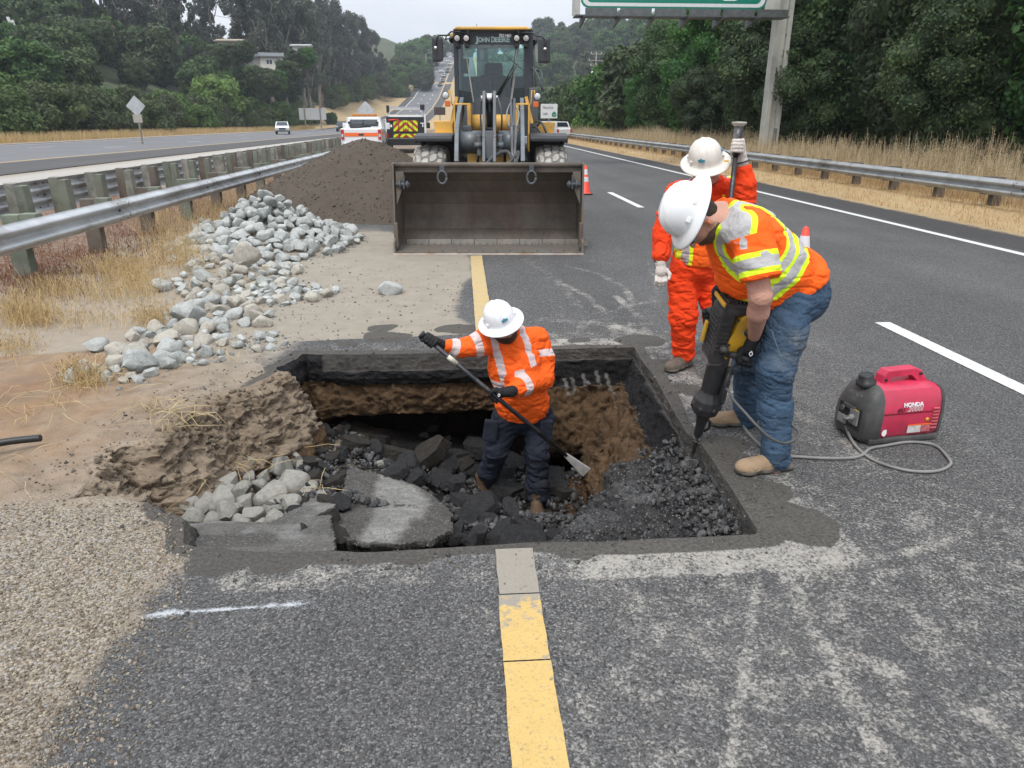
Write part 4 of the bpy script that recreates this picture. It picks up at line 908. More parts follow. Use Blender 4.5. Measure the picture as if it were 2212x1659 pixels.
def rail(parent, xf, ys, ztop, side, n, m, th=.006):
    prof = wprof(n); hh = prof[-1][1]; V = []; nP = len(prof)
    ring = prof + [(d - th, z) for d, z in prof[::-1]]; k = len(ring)
    for y in ys:
        for d, z in ring: V.append((xf(y) + side * d, y, ztop + gzb(xf(y), y) - hh + z))
    Fc = [(i * k + j, i * k + (j + 1) % k, (i + 1) * k + (j + 1) % k, (i + 1) * k + j) for i in range(len(ys) - 1) for j in range(k)]
    me = mesh_np('rail_beam', V, Fc); me.shade_smooth()
    try: me.set_sharp_from_angle(angle=R(50))
    except Exception: pass
    return link('rail_beam', me, m, parent)
def gzb(x, y): return float(baseY(y))
def guardrail(label, xf, y0, y1, ztop, side, n, m, posts, pf, lap=3.81):
    t = thing('guardrail', label, 'guardrail')
    ys = list(np.arange(y0, y1, 1.0)) + [y1]; rail(t, xf, ys, ztop, side, n, m)
    # lap joints: a short beam section proud of the other one, with bolts
    mb = MB(); y = y0 + 1.2; hh = .31 if n == 2 else .5; 
    while y < min(y1, 60):
        for zz_ in ((.05, .26) if n == 2 else (.06, .25, .44)):
            for dy in (-.12, .12): mb.sphere((xf(y) + side * .062, y + dy, ztop - hh + zz_), .014, 1)
        mb.sphere((xf(y) + side * .02, y, ztop - hh / 2), .02, 1)
        for ds in (.012,): mb.box((xf(y) + side * .094, y + .16, ztop - hh * (.26 if n == 2 else .17)), (.004, .008, hh * .22)); mb.box((xf(y) + side * .094, y + .16, ztop - hh * (.74 if n == 2 else .83)), (.004, .008, hh * .22))
        y += lap
    mb.build('bolts', BOLT, t)
    for i, y in enumerate(posts): pf(t, xf(y), y, i)
    return t
def ppost_near(t, x, y, i):
    mb = MB(); mb.box((x - .30 + rng.uniform(-.01, .01), y, .33), (.20, .15, .80), bev=.008); o = mb.build('post', WOODB if i % 3 else WOODG, t)
    mb = MB(); mb.box((x - .105, y, .56), (.185, .15, .36), bev=.006); mb.build('post_block', WOODG, t)
xn = lambda y: -4.95
guardrail('long galvanised two wave guardrail nearest the rock heap on the left shoulder', xn, 2.0, 33.5, .70, 1, 2, STEEL, [8.85 - 1.8 * 3 + 1.8 * i for i in range(17)], ppost_near)
def ppost_far(t, x, y, i):
    tl = rng.uniform(-.02, .02)
    mb = MB(); mb.box((x + .14, y, .38), (.15, .17, .98), bev=.01, rot=Euler((tl, tl, 0)).to_matrix()); mb.build('post_block', (WOODN, WOODG, WOODN, WOODB)[i % 4], t)
    mb = MB(); mb.box((x + .285, y + .01, .33), (.14, .19, 1.0), bev=.01, rot=Euler((tl, -tl, .0)).to_matrix()); mb.build('post', (WOODG, WOODG, WOODN, WOODB, WOODG)[i % 5], t)
xf_ = lambda y: -7.0 - .015 * max(0, y - 16)
guardrail('three wave guardrail on stout grey green timber posts facing the opposite lanes', xf_, 4, 64, .84, -1, 3, STEEL, [11.7 - 1.24 * 4 + 1.24 * i for i in range(42)], ppost_far)
xr = lambda y: 10.30 + .012 * max(0, y - 60)
def ppost_r(t, x, y, i):
    mb = MB(); mb.box((x + .30, y, .40), (.18, .15, .64), bev=.008); mb.build('post', WOODB, t)
    if y < 60: mb = MB(); mb.box((x + .105, y, .56), (.185, .15, .34), bev=.006); mb.build('post_block', WOODB, t)
guardrail('galvanised guardrail on dark timber posts in front of the tall dry grass on the right', xr, 4, 150, .72, -1, 2, STEELR, [13.9 - 1.76 * 4 + 1.76 * i for i in range(60)], ppost_r)

# ---- dry grass
def blades(name, base, hts, wd, colA, colB, label, seed=3, lean=.35, heads=0.0, bend=.25, kind='stuff', parent=None, seg=3):
    """curved tapering blades; base (n,3)"""
    rg = np.random.default_rng(seed); B = np.asarray(base, float); n = len(B); h = np.asarray(hts, float)
    a = rg.uniform(0, 6.283, n); l = np.abs(rg.normal(0, lean, n)) * h; dx, dy = np.cos(a) * l, np.sin(a) * l; wa = rg.uniform(0, 3.14159, n); wx, wy = np.cos(wa) * wd, np.sin(wa) * wd
    Vs = []; T = np.linspace(0, 1, seg + 1)
    for t in T:
        cx = B[:, 0] + dx * (t * .5 + t * t * .5); cy = B[:, 1] + dy * (t * .5 + t * t * .5); cz = B[:, 2] + h * (t - bend * t * t * l / h)
        k = (1 - t * .75) if heads == 0 else (1 - t * .3)
        Vs.append(np.stack([np.stack([cx - wx * k, cy - wy * k, cz], -1), np.stack([cx + wx * k, cy + wy * k, cz], -1)], 1))
    V = np.stack(Vs, 1).reshape(n, -1, 3); nv = V.shape[1]
    F0 = np.array([[2 * i, 2 * i + 1, 2 * i + 3, 2 * i + 2] for i in range(seg)]); F_ = (F0[None] + (np.arange(n) * nv)[:, None, None]).reshape(-1, 4)
    t_ = rg.uniform(0, 1, n)[:, None]; C_ = np.repeat(np.asarray(colA) * (1 - t_) + np.asarray(colB) * t_, nv, 0); V = V.reshape(-1, 3)
    if heads:   # drooping oat spikelets along the upper third
        m_ = int(heads); top = np.stack([B[:, 0] + dx, B[:, 1] + dy, B[:, 2] + h * (1 - bend * l / h)], -1); mid = np.stack([B[:, 0] + dx * .55, B[:, 1] + dy * .55, B[:, 2] + h * .72], -1)
        HV = []; 
        for j in range(m_):
            t = rg.uniform(0, 1, (n, 1)); p = mid * (1 - t) + top * t; o_ = rg.normal(0, 1, (n, 3)) * .035 * h[:, None]; o_[:, 2] = -np.abs(o_[:, 2]) * .6
            s_ = rg.normal(0, 1, (n, 3)); s_[:, 2] *= .3; s_ = s_ / np.linalg.norm(s_, axis=1)[:, None] * wd * 1.7
            e = p + o_; HV.append(np.stack([e - s_, e + s_, e + s_ * .2 + np.array([0, 0, -1]) * (wd * 6)], 1))
        HV = np.stack(HV, 1).reshape(-1, 3); hf = np.arange(len(HV)).reshape(-1, 3) + len(V)
        Fl = [*F_.tolist(), *hf.tolist()]; V = np.concatenate([V, HV]); C_ = np.concatenate([C_, np.repeat(np.repeat(np.asarray(colA) * .35 * (1 - t_) + np.asarray(colB) * .9 * t_ + .03, m_, 0), 3, 0)])
        me = bpy.data.meshes.new(name); me.vertices.add(len(V)); me.vertices.foreach_set('co', V.astype(np.float32).ravel())
        li_ = np.concatenate([F_.ravel(), hf.ravel()]); me.loops.add(len(li_)); me.loops.foreach_set('vertex_index', li_.astype(np.int32))
        ls = np.concatenate([np.arange(len(F_)) * 4, len(F_) * 4 + np.arange(len(hf)) * 3]); me.polygons.add(len(ls)); me.polygons.foreach_set('loop_start', ls.astype(np.int32)); me.update(calc_edges=True)
    else: me = mesh_np(name, V, F_)
    add_col(me, C_[:len(V)]); o = link(name, me, GRASSM, parent); return tag(o, label, kind=kind) if kind else o
def leafy(name, trans=.25, rough=.7):
    m, nt, b = newmat(name); c = nd(nt, 'Attribute', attribute_name='col').outputs['Color']; sock(b, 'Base Color', c); sock(b, 'Roughness', rough); b.inputs['Specular IOR Level'].default_value = .2
    tr = nd(nt, 'BsdfTranslucent'); nt.links.new(c, tr.inputs[0]); mx = nd(nt, 'MixShader', {0: trans}); nt.links.new(b.outputs[0], mx.inputs[1]); nt.links.new(tr.outputs[0], mx.inputs[2])
    nt.links.new(mx.outputs[0], nt.nodes['Material Output'].inputs[0]); return m
GRASSM = leafy('dry_grass')
rg = np.random.default_rng(21)
def zat(xs, ys): return height(xs, ys)
# tall oats behind the right guardrail
n = 30000; yy = 4 + 90 * rg.uniform(0, 1, n) ** 1.7; xx = rg.uniform(10.75, 14.0, n); cl = fbm(P3(xx * .8, yy * .5), 3, 5)
hh = np.clip((.62 + .45 * cl + rg.normal(0, .14, n)) * np.where(xx < 11.2, .8, 1.05), .2, 1.7) * np.interp(yy, [0, 30, 100], [1.35, 1.3, 1.1])
blades('tall_dry_grass', np.stack([xx, yy, zat(xx, yy)], -1), hh, .004 + .0, (.36, .27, .15), (.72, .60, .40), 'tall straw coloured oat grass behind the right guardrail', 31, .16, heads=7)
n = 26000; yy = 5 + 75 * rg.uniform(0, 1, n) ** 1.6; xx = rg.uniform(9.2, 11.6, n)
blades('dry_grass', np.stack([xx, yy, zat(xx, yy)], -1), rg.uniform(.05, .34, n) * np.where(xx < 10.6, .4, 1), .005, (.34, .20, .09), (.60, .40, .20), 'short tan grass under the right guardrail', 32, .5)
# verge beyond the opposite lanes
n = 26000; yy = 30 + 150 * rg.uniform(0, 1, n) ** 1.3; xx = road_left_edge(yy) - rg.uniform(.8, 4.5, n)
blades('dry_grass', np.stack([xx, yy, zat(xx, yy)], -1), rg.uniform(.3, 1.0, n), .02, (.36, .26, .12), (.66, .50, .27), 'band of golden grass along the far side of the opposite lanes', 33, .3)
# near verge: golden tufts and rust-brown weeds
def tuft_field(name, blobs, n, hr, colA, colB, label, seed, lean=.45, wdt=.0025, heads=0):
    rg = np.random.default_rng(seed); B = []; H = []
    for (px, py, ax, ay, k, hs) in blobs:
        m_ = int(n * k); u_ = rg.normal(0, .5, m_); v_ = rg.normal(0, .5, m_)
        for a_, b_ in zip(u_, v_):
            g = G(px + a_ * ax, py + b_ * ay)
            if in_hole(g.x, g.y) or g.x > -1.7: continue
            B.append((g.x, g.y, gz(g.x, g.y) - .005)); H.append(rg.uniform(*hr) * hs)
    return blades(name, B, H, wdt, colA, colB, label, seed, lean, heads=heads)
tuft_field('dry_grass_tufts', [(300, 610, 60, 40, 1.0, .9), (250, 590, 80, 25, .7, .8), (390, 560, 60, 40, 1.2, 1), (360, 500, 70, 50, 1, 1.1), (520, 430, 60, 40, 1, 1.0), (460, 470, 60, 40, 1.0, 1.0), (60, 690, 70, 22, 1, .8), (120, 630, 80, 20, .6, .7), (180, 825, 50, 18, .5, .6), (150, 690, 120, 22, .4, .6), (30, 750, 60, 20, .3, .5), (220, 640, 90, 20, .4, .7), (330, 690, 50, 18, .5, .6), (500, 500, 50, 18, .6, .5), (420, 590, 50, 25, .5, .6), (620, 400, 60, 30, 1, .9)], 620, (.10, .38), (.42, .29, .13), (.70, .54, .30), 'golden dry grass tufts between the rocks and the near guardrail', 41, .5, .0022, heads=3)
tuft_field('rust_weeds', [(200, 560, 180, 40, 2.5, 1), (80, 600, 120, 40, 2, 1), (330, 510, 120, 40, 2, 1), (450, 450, 120, 30, 2, 1), (600, 400, 100, 20, 1.6, 1), (30, 530, 60, 30, 1, 1), (120, 480, 120, 20, 1.2, 1), (300, 420, 120, 14, 1.2, 1), (450, 380, 120, 12, 1.2, 1)], 800, (.03, .16), (.13, .055, .03), (.30, .16, .09), 'low rust brown weeds covering the verge under the guardrails', 42, .9, .004)
tuft_field('green_grass', [(690, 430, 50, 18, .6, .7), (150, 470, 60, 16, .5, .8), (300, 440, 60, 10, .4, .8)], 350, (.06, .2), (.10, .13, .04), (.24, .24, .10), 'few olive tufts under the guardrails', 43, .5, .003)
# straw lying on the soil round the left rim and the rocks
def straw(blobs, name, label, seed):
    rg = np.random.default_rng(seed); mb = MB()
    for (px, py, ax, ay, n_, hole) in blobs:
        for _ in range(n_):
            qx, qy = px + rg.normal() * ax * .5, py + rg.normal() * ay * .5; z = -.35 if hole else 0
            g = G(qx, qy, z); g0 = Vector((g.x, g.y, (floor_z(g.x, g.y) + .06) if hole else gz(g.x, g.y) + .01)); L = rg.uniform(.08, .32); a = rg.uniform(0, 6.28); h_ = rg.uniform(.0, .09)
            pts_ = [g0 + Vector((math.cos(a) * L * t, math.sin(a) * L * t, h_ * math.sin(3.14 * t) + .01)) for t in (0, .35, .7, 1)]; pts_[2] += Vector((rg.normal() * .02, rg.normal() * .02, 0)); mb.tube(pts_, .0018, 3)
    o = mb.build(name, mat('straw', (.52, .40, .21), .7, var=.2)); tag(o, label, kind='stuff')
straw([(190, 830, 60, 20, 50, 0), (110, 880, 80, 30, 20, 0), (350, 900, 60, 30, 45, 0), (480, 500, 60, 18, 60, 0), (430, 540, 40, 20, 40, 0), (20, 890, 30, 30, 10, 0), (60, 1010, 60, 60, 5, 0), (480, 780, 60, 30, 10, 0), (560, 600, 80, 20, 20, 0)], 'straw', 'loose straw stems over the soil near the rocks', 51)
straw([(500, 985, 70, 25, 36, 1), (620, 950, 40, 20, 10, 1), (420, 1060, 30, 30, 8, 1), (680, 1060, 20, 15, 8, 1)], 'straw', 'loose straw stems inside the left end of the hole', 52)
# a few single dry stems
for (px, py) in ((378, 905), (690, 1305)): pass
# ================================================================== VEGETATION, HILL THINGS, SIGNS
def folmat(name, cols, trans=.22):
    m, nt, b = newmat(name); oi = nd(nt, 'ObjectInfo').outputs['Random']; t = attr(nt, 'tone'); tc = nd(nt, 'TexCoord').outputs['Object']
    n1 = noise(nt, .35, 3, .6, tc)
    c = mixc(nt, t, cols[0], cols[1]); c = mixc(nt, mth(nt, 'MULTIPLY', ramp(nt, n1, .4, .7), .6), c, cols[2])
    hs = nd(nt, 'HueSaturation', {'Hue': ramp(nt, oi, 0, 1, .485, .515), 'Saturation': ramp(nt, oi, 0, 1, .8, 1.1), 'Value': mth(nt, 'ADD', .72, mth(nt, 'MULTIPLY', oi, .6)), 'Color': c}); c = hs.outputs[0]
    sock(b, 'Base Color', c); sock(b, 'Roughness', .6); b.inputs['Specular IOR Level'].default_value = .35
    tr = nd(nt, 'BsdfTranslucent'); nt.links.new(c, tr.inputs[0]); mx = nd(nt, 'MixShader', {0: trans}); nt.links.new(b.outputs[0], mx.inputs[1]); nt.links.new(tr.outputs[0], mx.inputs[2])
    nt.links.new(mx.outputs[0], nt.nodes['Material Output'].inputs[0]); return m
F_OAK = folmat('oak_foliage', [(.030, .066, .018), (.075, .140, .036), (.11, .175, .042)])
F_OAKR = folmat('roadside_oak_foliage', [(.024, .060, .018), (.070, .145, .038), (.11, .20, .046)])
F_BUSH = folmat('bush_foliage', [(.045, .080, .020), (.095, .145, .038), (.13, .18, .045)])
F_EUC = folmat('eucalyptus_foliage', [(.05, .06, .046), (.095, .11, .082), (.115, .128, .09)])
F_LIGHT = folmat('light_foliage', [(.09, .14, .035), (.16, .22, .06), (.2, .26, .08)])
F_PALE = folmat('grey_green_foliage', [(.05, .065, .04), (.09, .11, .065), (.12, .13, .08)])
BARK = mat('bark', (.12, .10, .08), .9, var=.4, scale=3, bmp=.02, bscale=12); BARKE = mat('eucalyptus_bark', (.22, .19, .165), .85, var=.35, scale=2)
def crown_mesh(name, blobs, nleaf, leaf, seed, m, shell=.45, core=True, droop=0, updown=.6):
    """leaf clumps spread through the volume of many blobs: (cx,cy,cz,rx,ry,rz)"""
    rg = np.random.default_rng(seed); B = np.array(blobs); vol = (B[:, 3] * B[:, 4] * B[:, 5]) ** .75; k = rg.choice(len(B), nleaf, p=vol / vol.sum())
    d = rg.normal(size=(nleaf, 3)); d /= np.linalg.norm(d, axis=1)[:, None]; r = rg.uniform(shell, 1.06, nleaf) ** .6
    r *= 1 + .25 * fbm(d * 2.5 + k[:, None] * 3.1, 3, seed)
    p = B[k, :3] + d * r[:, None] * B[k, 3:]
    # leaf card: small bent rhomb
    nrm_ = d * .7 + rg.normal(size=(nleaf, 3)) * .6; nrm_[:, 2] += .25; nrm_ /= np.linalg.norm(nrm_, axis=1)[:, None]
    t1 = np.cross(nrm_, rg.normal(size=(nleaf, 3))); t1 /= np.linalg.norm(t1, axis=1)[:, None]
    if droop: t1 = t1 * .5 + np.array([0, 0, -1]) * droop; t1 /= np.linalg.norm(t1, axis=1)[:, None]
    t2 = np.cross(nrm_, t1); t2 /= np.linalg.norm(t2, axis=1)[:, None] + 1e-9; s = leaf * rg.uniform(.6, 1.4, nleaf)[:, None]
    V = np.stack([p - t1 * s, p + t2 * s * .55 + nrm_ * s * .15, p + t1 * s, p - t2 * s * .55 + nrm_ * s * .15], 1).reshape(-1, 3)
    F_ = np.arange(nleaf * 4).reshape(-1, 4)
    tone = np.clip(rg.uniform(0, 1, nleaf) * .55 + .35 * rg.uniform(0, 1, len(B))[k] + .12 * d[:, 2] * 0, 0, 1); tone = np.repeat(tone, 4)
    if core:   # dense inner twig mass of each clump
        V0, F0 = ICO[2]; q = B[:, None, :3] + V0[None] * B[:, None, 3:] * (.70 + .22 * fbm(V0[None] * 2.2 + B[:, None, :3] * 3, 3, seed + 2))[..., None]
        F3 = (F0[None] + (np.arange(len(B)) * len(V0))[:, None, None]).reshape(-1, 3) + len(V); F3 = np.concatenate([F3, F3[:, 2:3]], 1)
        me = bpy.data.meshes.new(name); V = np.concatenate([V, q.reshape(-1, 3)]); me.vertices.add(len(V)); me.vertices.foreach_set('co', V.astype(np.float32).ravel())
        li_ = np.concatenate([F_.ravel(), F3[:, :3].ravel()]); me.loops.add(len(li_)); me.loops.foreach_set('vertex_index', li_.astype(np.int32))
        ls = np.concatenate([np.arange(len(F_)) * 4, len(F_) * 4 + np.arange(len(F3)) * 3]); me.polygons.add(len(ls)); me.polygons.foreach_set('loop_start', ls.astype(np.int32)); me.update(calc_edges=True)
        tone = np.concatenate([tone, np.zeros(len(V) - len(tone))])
    else: me = mesh_np(name, V, F_)
    a = me.attributes.new('tone', 'FLOAT', 'POINT'); a.data.foreach_set('value', tone.astype(np.float32)); me.materials.append(m); return me
def oak_blobs(seed, R_=3.2, H=7.5, base=1.6, n=26):
    rg = np.random.default_rng(seed); L = []
    for i in range(n):
        t = (i + .5) / n; a = i * 2.4 + rg.uniform(-.4, .4); zc_ = base + (H - base) * (1 - (1 - t) ** 1.0) * .92; prof_ = math.sin(math.pi * min(1, .18 + .82 * (1 - t))) ** .6
        rr = R_ * prof_ * rg.uniform(.35, .85); s = R_ * rg.uniform(.28, .46); L.append((rr * math.cos(a), rr * math.sin(a), zc_, s, s, s * rg.uniform(.6, .85)))
    return L
def trunk_mesh(seed, H, r0, R_, nl=5, name='trunk', m=BARK, lean=.08):
    rg = random.Random(seed); mb = MB(); pts_ = [Vector((0, 0, -.3))]; x = y = 0
    for i in range(1, 7): x += rg.uniform(-1, 1) * lean * H / 6; y += rg.uniform(-1, 1) * lean * H / 6; pts_.append(Vector((x, y, H * .75 * i / 6)))
    mb.tube(pts_, [r0 * (1.25 - .95 * i / 6) for i in range(7)], 8)
    for k in range(nl):
        s = pts_[2 + k % 4]; a = k * 2.4 + rg.uniform(-.3, .3); e = s + Vector((math.cos(a) * R_ * .7, math.sin(a) * R_ * .7, H * .22)); mid = s.lerp(e, .5) + Vector((0, 0, -H * .02))
        mb.tube([s, mid, e], [r0 * .5, r0 * .32, r0 * .1], 6)
    bmesh.ops.recalc_face_normals(mb.bm, faces=mb.bm.faces[:]); me = bpy.data.meshes.new(name); mb.bm.to_mesh(me); mb.bm.free(); me.materials.append(m); return me
def tree(name, crown, trunk, loc, s, label, cat, group=None, rz=None, sz=1.0):
    t = thing(name, label, cat, loc, rng.uniform(0, 6.28) if rz is None else rz, group); t.scale = (s, s, s * sz)
    for nm, me in (('crown', crown), ('trunk', trunk)):
        if me is None: continue
        o = bpy.data.objects.new(nm, me); COL.objects.link(o); o.parent = t
    return t
# close roadside oaks (right), mid oaks, shrubs, eucalyptus
OAKN = [crown_mesh('crown', oak_blobs(10 + i, 3.1, 8.6, .9 + .5 * (i % 2), 44), 52000, .085, 10 + i, F_OAKR) for i in range(4)]
OAKF = [crown_mesh('crown', oak_blobs(30 + i, 3.4, 6.6, .6, 30), 9000, .24, 30 + i, F_OAK) for i in range(5)]
BUSHM = [crown_mesh('crown', [(x * 1.0, y, z, r, r, r * .9) for x, y, z, r in [(np.random.default_rng(50 + i).uniform(-2.4, 2.4, 16)[j], np.random.default_rng(60 + i).uniform(-1.4, 1.4, 16)[j], np.random.default_rng(70 + i).uniform(.5, 2.9, 16)[j], np.random.default_rng(80 + i).uniform(.7, 1.25, 16)[j]) for j in range(16)]], 14000, .13, 50 + i, F_BUSH) for i in range(3)]
def euc_blobs(seed, H=26, n=30):
    rg = np.random.default_rng(seed); L = []
    for i in range(n):
        z = H * rg.uniform(.28, 1.0); w_ = 3.6 * math.sin(math.pi * min(.95, (z / H - .12))) + .8; a = rg.uniform(0, 6.28); rr = w_ * rg.uniform(.2, 1); s = rg.uniform(.7, 1.5); L.append((rr * math.cos(a), rr * math.sin(a), z, s, s, s * 1.2))
    return L
EUC = [crown_mesh('crown', euc_blobs(90 + i, 26, 40), 7000, .30, 90 + i, F_EUC, .2, core=False, droop=.5) for i in range(4)]
T_O = [trunk_mesh(i, 8, .22, 3.0) for i in range(3)]; T_E = [trunk_mesh(i + 9, 26, .42, 3.5, 6, m=BARKE, lean=.05) for i in range(3)]; T_S = trunk_mesh(5, 2.2, .09, 1.2)
# -- right wall of oaks
GRO = 'dense oaks lining the right side behind the guardrail'
RIGHT = [(16.6, 19.0, 1.15), (15.6, 24.5, 1.05), (17.2, 31, 1.2), (15.4, 37, .98), (19.6, 26, 1.35), (21, 35, 1.35), (15.6, 46, 1.0), (19.5, 43, 1.3), (15.2, 54, .95), (19.5, 56, 1.22), (14.8, 63, .95), (18.5, 70, 1.05), (14.8, 74, .90), (17, 82, .95), (15.0, 88, .85), (22, 50, 1.45), (23.5, 62, 1.35), (24, 22, 1.5), (25, 33, 1.5), (20.5, 14.5, 1.3), (15.5, 13.0, 1.0), (17, 97, .9), (15.5, 105, .85), (14.6, 31.5, .62), (14.2, 44, .55), (14.4, 21.0, .6), (14.2, 57, .6), (28, 45, 1.5), (20, 112, 1.0), (16, 118, .85)]
for i, (x, y, s) in enumerate(RIGHT):
    far_ = y > 60
    tree('oak_tree', (OAKF if far_ else OAKN)[i % (5 if far_ else 4)], T_O[i % 3], (x, y, gz(x, y) - .25), s * (1.12 if far_ else 1), 'dense dark green oak in the tree wall behind the right guardrail and dry grass', 'oak tree', GRO, sz=1.05)
tree('shrub', crown_mesh('crown', [(0, 0, 1.2, 1.1, 1.1, 1.2), (.8, .2, .9, .8, .8, .8), (-.8, 0, .8, .8, .8, .7), (.2, 0, 2.2, .8, .8, .9)], 5000, .12, 140, F_LIGHT), T_S, (14.0, 80, gz(14.0, 80)), 1.35, 'bright yellow green bush glowing against the dark oaks right of the loader', 'shrub')
# -- right distance: brushy hill
GRF = 'trees and brush over the distant right hillside'
rg = np.random.default_rng(77); cnt = 0
for _ in range(900):
    if cnt >= 165: break
    y = rg.uniform(150, 430); x = rg.uniform(11.5 + max(0, y - 230) * .04, 22 + y * .36)
    px, py = proj(np.array(x), np.array(y), np.array(gz(x, y) + 4)); 
    if 1215 < px < 1262 and 150 < py < 190 and y > 200: continue
    tree('hill_tree', (OAKF + BUSHM)[rg.integers(8)], None, (x, y, gz(x, y) - .6), rg.uniform(.8, 1.5) * (1 + (y - 150) / 500), 'hazy green tree in the brush covering the distant right hillside', 'tree', GRF); cnt += 1
def infield(x, y, m_=0):
    if y < 150: return False
    px, py = proj(np.array(x), np.array(y), np.array(gz(x, y))); return px > 690 + m_ and py > 226 - (px - 726) * .26 and px < 905
# -- left: bush band beyond the opposite lanes, hillside oaks, eucalyptus on the crest
GBL = 'rounded bushes in the hedge beyond the opposite lanes'
for i in range(52):
    y = 34 + i * 3.6 + rg.uniform(-.8, .8); x = road_left_edge(y) - 6.3 - rg.uniform(0, 2.6) - (i % 2) * 2.5; hs = np.interp(y, [34, 70, 110, 170, 240], [1.25, 1.45, 1.5, 1.35, .9]) * rg.uniform(.8, 1.15)
    if y > 205 or infield(x, y, -20) or (y < 182 and 628 < float(proj(np.array(x), np.array(y), np.array(1.))[0]) < 722): continue
    tree('roadside_bush', BUSHM[i % 3], None, (x, y, gz(x, y) - .3), hs, 'rounded green bush in the hedge beyond the opposite lanes', 'bush', GBL, sz=1.0)
GHL = 'trees covering the left hillside'
HOUSES = [((-78, 170), 1), ((-96, 120), 2), ((-62, 178), 3)]
cnt = 0; pts_ = []
for _ in range(9000):
    if cnt >= 235: break
    y = rg.uniform(45, 330); ed_ = float(road_left_edge(y)) - (12 if y < 200 else np.interp(y, [200, 225, 270, 330], [14, 24, 20, 13])); x = ed_ - rg.uniform(0, 95) ** 1.0
    if abs(math.atan2(x, y) + .22) > .62: continue
    px, py = proj(np.array(x), np.array(y), np.array(gz(x, y) + 5)); py = float(py); px = float(px)
    # keep the sight lines to the houses open
    if 550 < px < 608 and 118 < py < 178 and y < 165: continue
    if 120 < px < 215 and 50 < py < 90 and y < 130: continue
    if infield(x, y, -20): continue
    if (622 < px < 728 and y < 190) or (425 < px < 565 and py < 112): continue
    if any((x - a) ** 2 + (y - b_) ** 2 < 4.4 ** 2 for a, b_ in pts_): continue
    pts_.append((x, y)); cnt += 1
    lit = rg.random() < .06
    tree('hillside_tree', (OAKF + BUSHM[:1])[rg.integers(6)], None, (x, y, gz(x, y) - .5), rg.uniform(.85, 1.35) * (1.25 if y > 150 else 1), 'bushy green tree in the woods covering the left hillside', 'tree', GHL)
g = at(452, 108, 142)
tree('rounded_tree', crown_mesh('crown', oak_blobs(200, 4.6, 9.0, .6, 30), 12000, .26, 200, F_LIGHT), T_O[0], (g.x, g.y, gz(g.x, g.y) - 1), 1.05, 'broad light green tree standing out on the left hillside below the eucalyptus', 'tree')
tree('shrub', OAKF[1], None, (*at(712, 215, 215).xy, gz(*at(712, 215, 215).xy) - .5), .55, 'small rounded bush on the golden slope above the pale signboard', 'bush')
GEU = 'tall eucalyptus trees on the left ridge'
EP = [(px, Y_, s) for px, Y_, s in [(10, 165, 1.0), (60, 172, .95), (115, 168, 1.05), (160, 178, .9), (215, 170, 1.0), (262, 176, 1.05), (300, 168, 1.0), (345, 180, 1.05), (378, 172, .95), (408, 180, 1.05), (455, 210, .62), (482, 205, .88), (540, 190, .98), (566, 196, 1.05), (592, 186, 1.08), (622, 196, 1.1), (648, 188, 1.1), (672, 200, 1.12), (694, 190, 1.05), (716, 204, 1.15), (740, 196, 1.1), (762, 210, 1.1), (784, 204, 1.05), (802, 216, .98), (640, 172, .9), (700, 176, .92), (750, 182, .9), (788, 190, .8), (816, 232, .88), (835, 250, .62), (30, 190, 1.1), (90, 196, 1.1), (190, 192, 1.1), (325, 195, 1.15), (610, 215, 1.2), (660, 220, 1.2), (730, 225, 1.2)]]
for i, (px, Y_, s) in enumerate(EP):
    x = at(px, 250, Y_).x
    if 628 < px < 722 and Y_ < 200: Y_ = 204 + i % 3 * 5; x = at(px, 250, Y_).x
    while infield(x, Y_) and Y_ < 330: Y_ += 4; x = at(px, 250, Y_).x
    tree('eucalyptus_tree', EUC[i % 4], T_E[i % 3], (x, Y_, gz(x, Y_) - .5), s * (1.05 if px > 420 else .98), 'tall thin crowned eucalyptus among those on the left ridge', 'eucalyptus', GEU)
for i, px in enumerate(range(700, 850, 9)):
    py = 224 - (px - 726) * .27; d = None
    for Y_ in range(170, 340, 3):
        p_ = at(px, py, Y_)
        if p_.z < gz(p_.x, Y_): break
    tree('roadside_bush', BUSHM[i % 3], None, (p_.x, Y_ + 3, gz(p_.x, Y_ + 3) - .5), rng.uniform(1.2, 1.7) * Y_ / 200, 'dark bush at the foot of the eucalyptus above the golden slope', 'bush', 'bushes at the foot of the eucalyptus')
GFH = 'dark trees around the head of the distant hill road'
for i, (px, py, Y_, s) in enumerate([(880, 110, 420, 2.0), (905, 95, 440, 2.2), (930, 100, 460, 2.2), (893, 130, 400, 1.6), (912, 135, 410, 1.4), (918, 160, 360, 1.3), (905, 160, 372, 1.5), (955, 120, 520, 1.5), (985, 120, 540, 1.4), (1010, 110, 560, 1.6), (1060, 100, 560, 1.8), (1100, 105, 560, 1.8), (1140, 105, 540, 1.6), (870, 120, 390, 1.7), (858, 135, 360, 1.4), (1175, 100, 500, 2), (1200, 110, 470, 1.7), (1225, 110, 440, 1.6), (1250, 105, 430, 1.7), (1285, 100, 420, 1.9), (1320, 95, 400, 2.2), (1350, 105, 380, 1.8), (1400, 70, 330, 2.6), (1440, 60, 300, 2.6), (1470, 70, 280, 2.2)]):
    p = at(px, py, Y_); x = p.x; z = gz(x, Y_)
    h_ = 6.8 * s * 1.1; z0 = max(z, p.z - h_ + 3)
    tree('distant_tree', OAKF[i % 5], None, (x, Y_, min(z0, z + 1) - .5), s * 1.15, 'dark tree on the far skyline near the head of the hill road', 'tree', GFH)
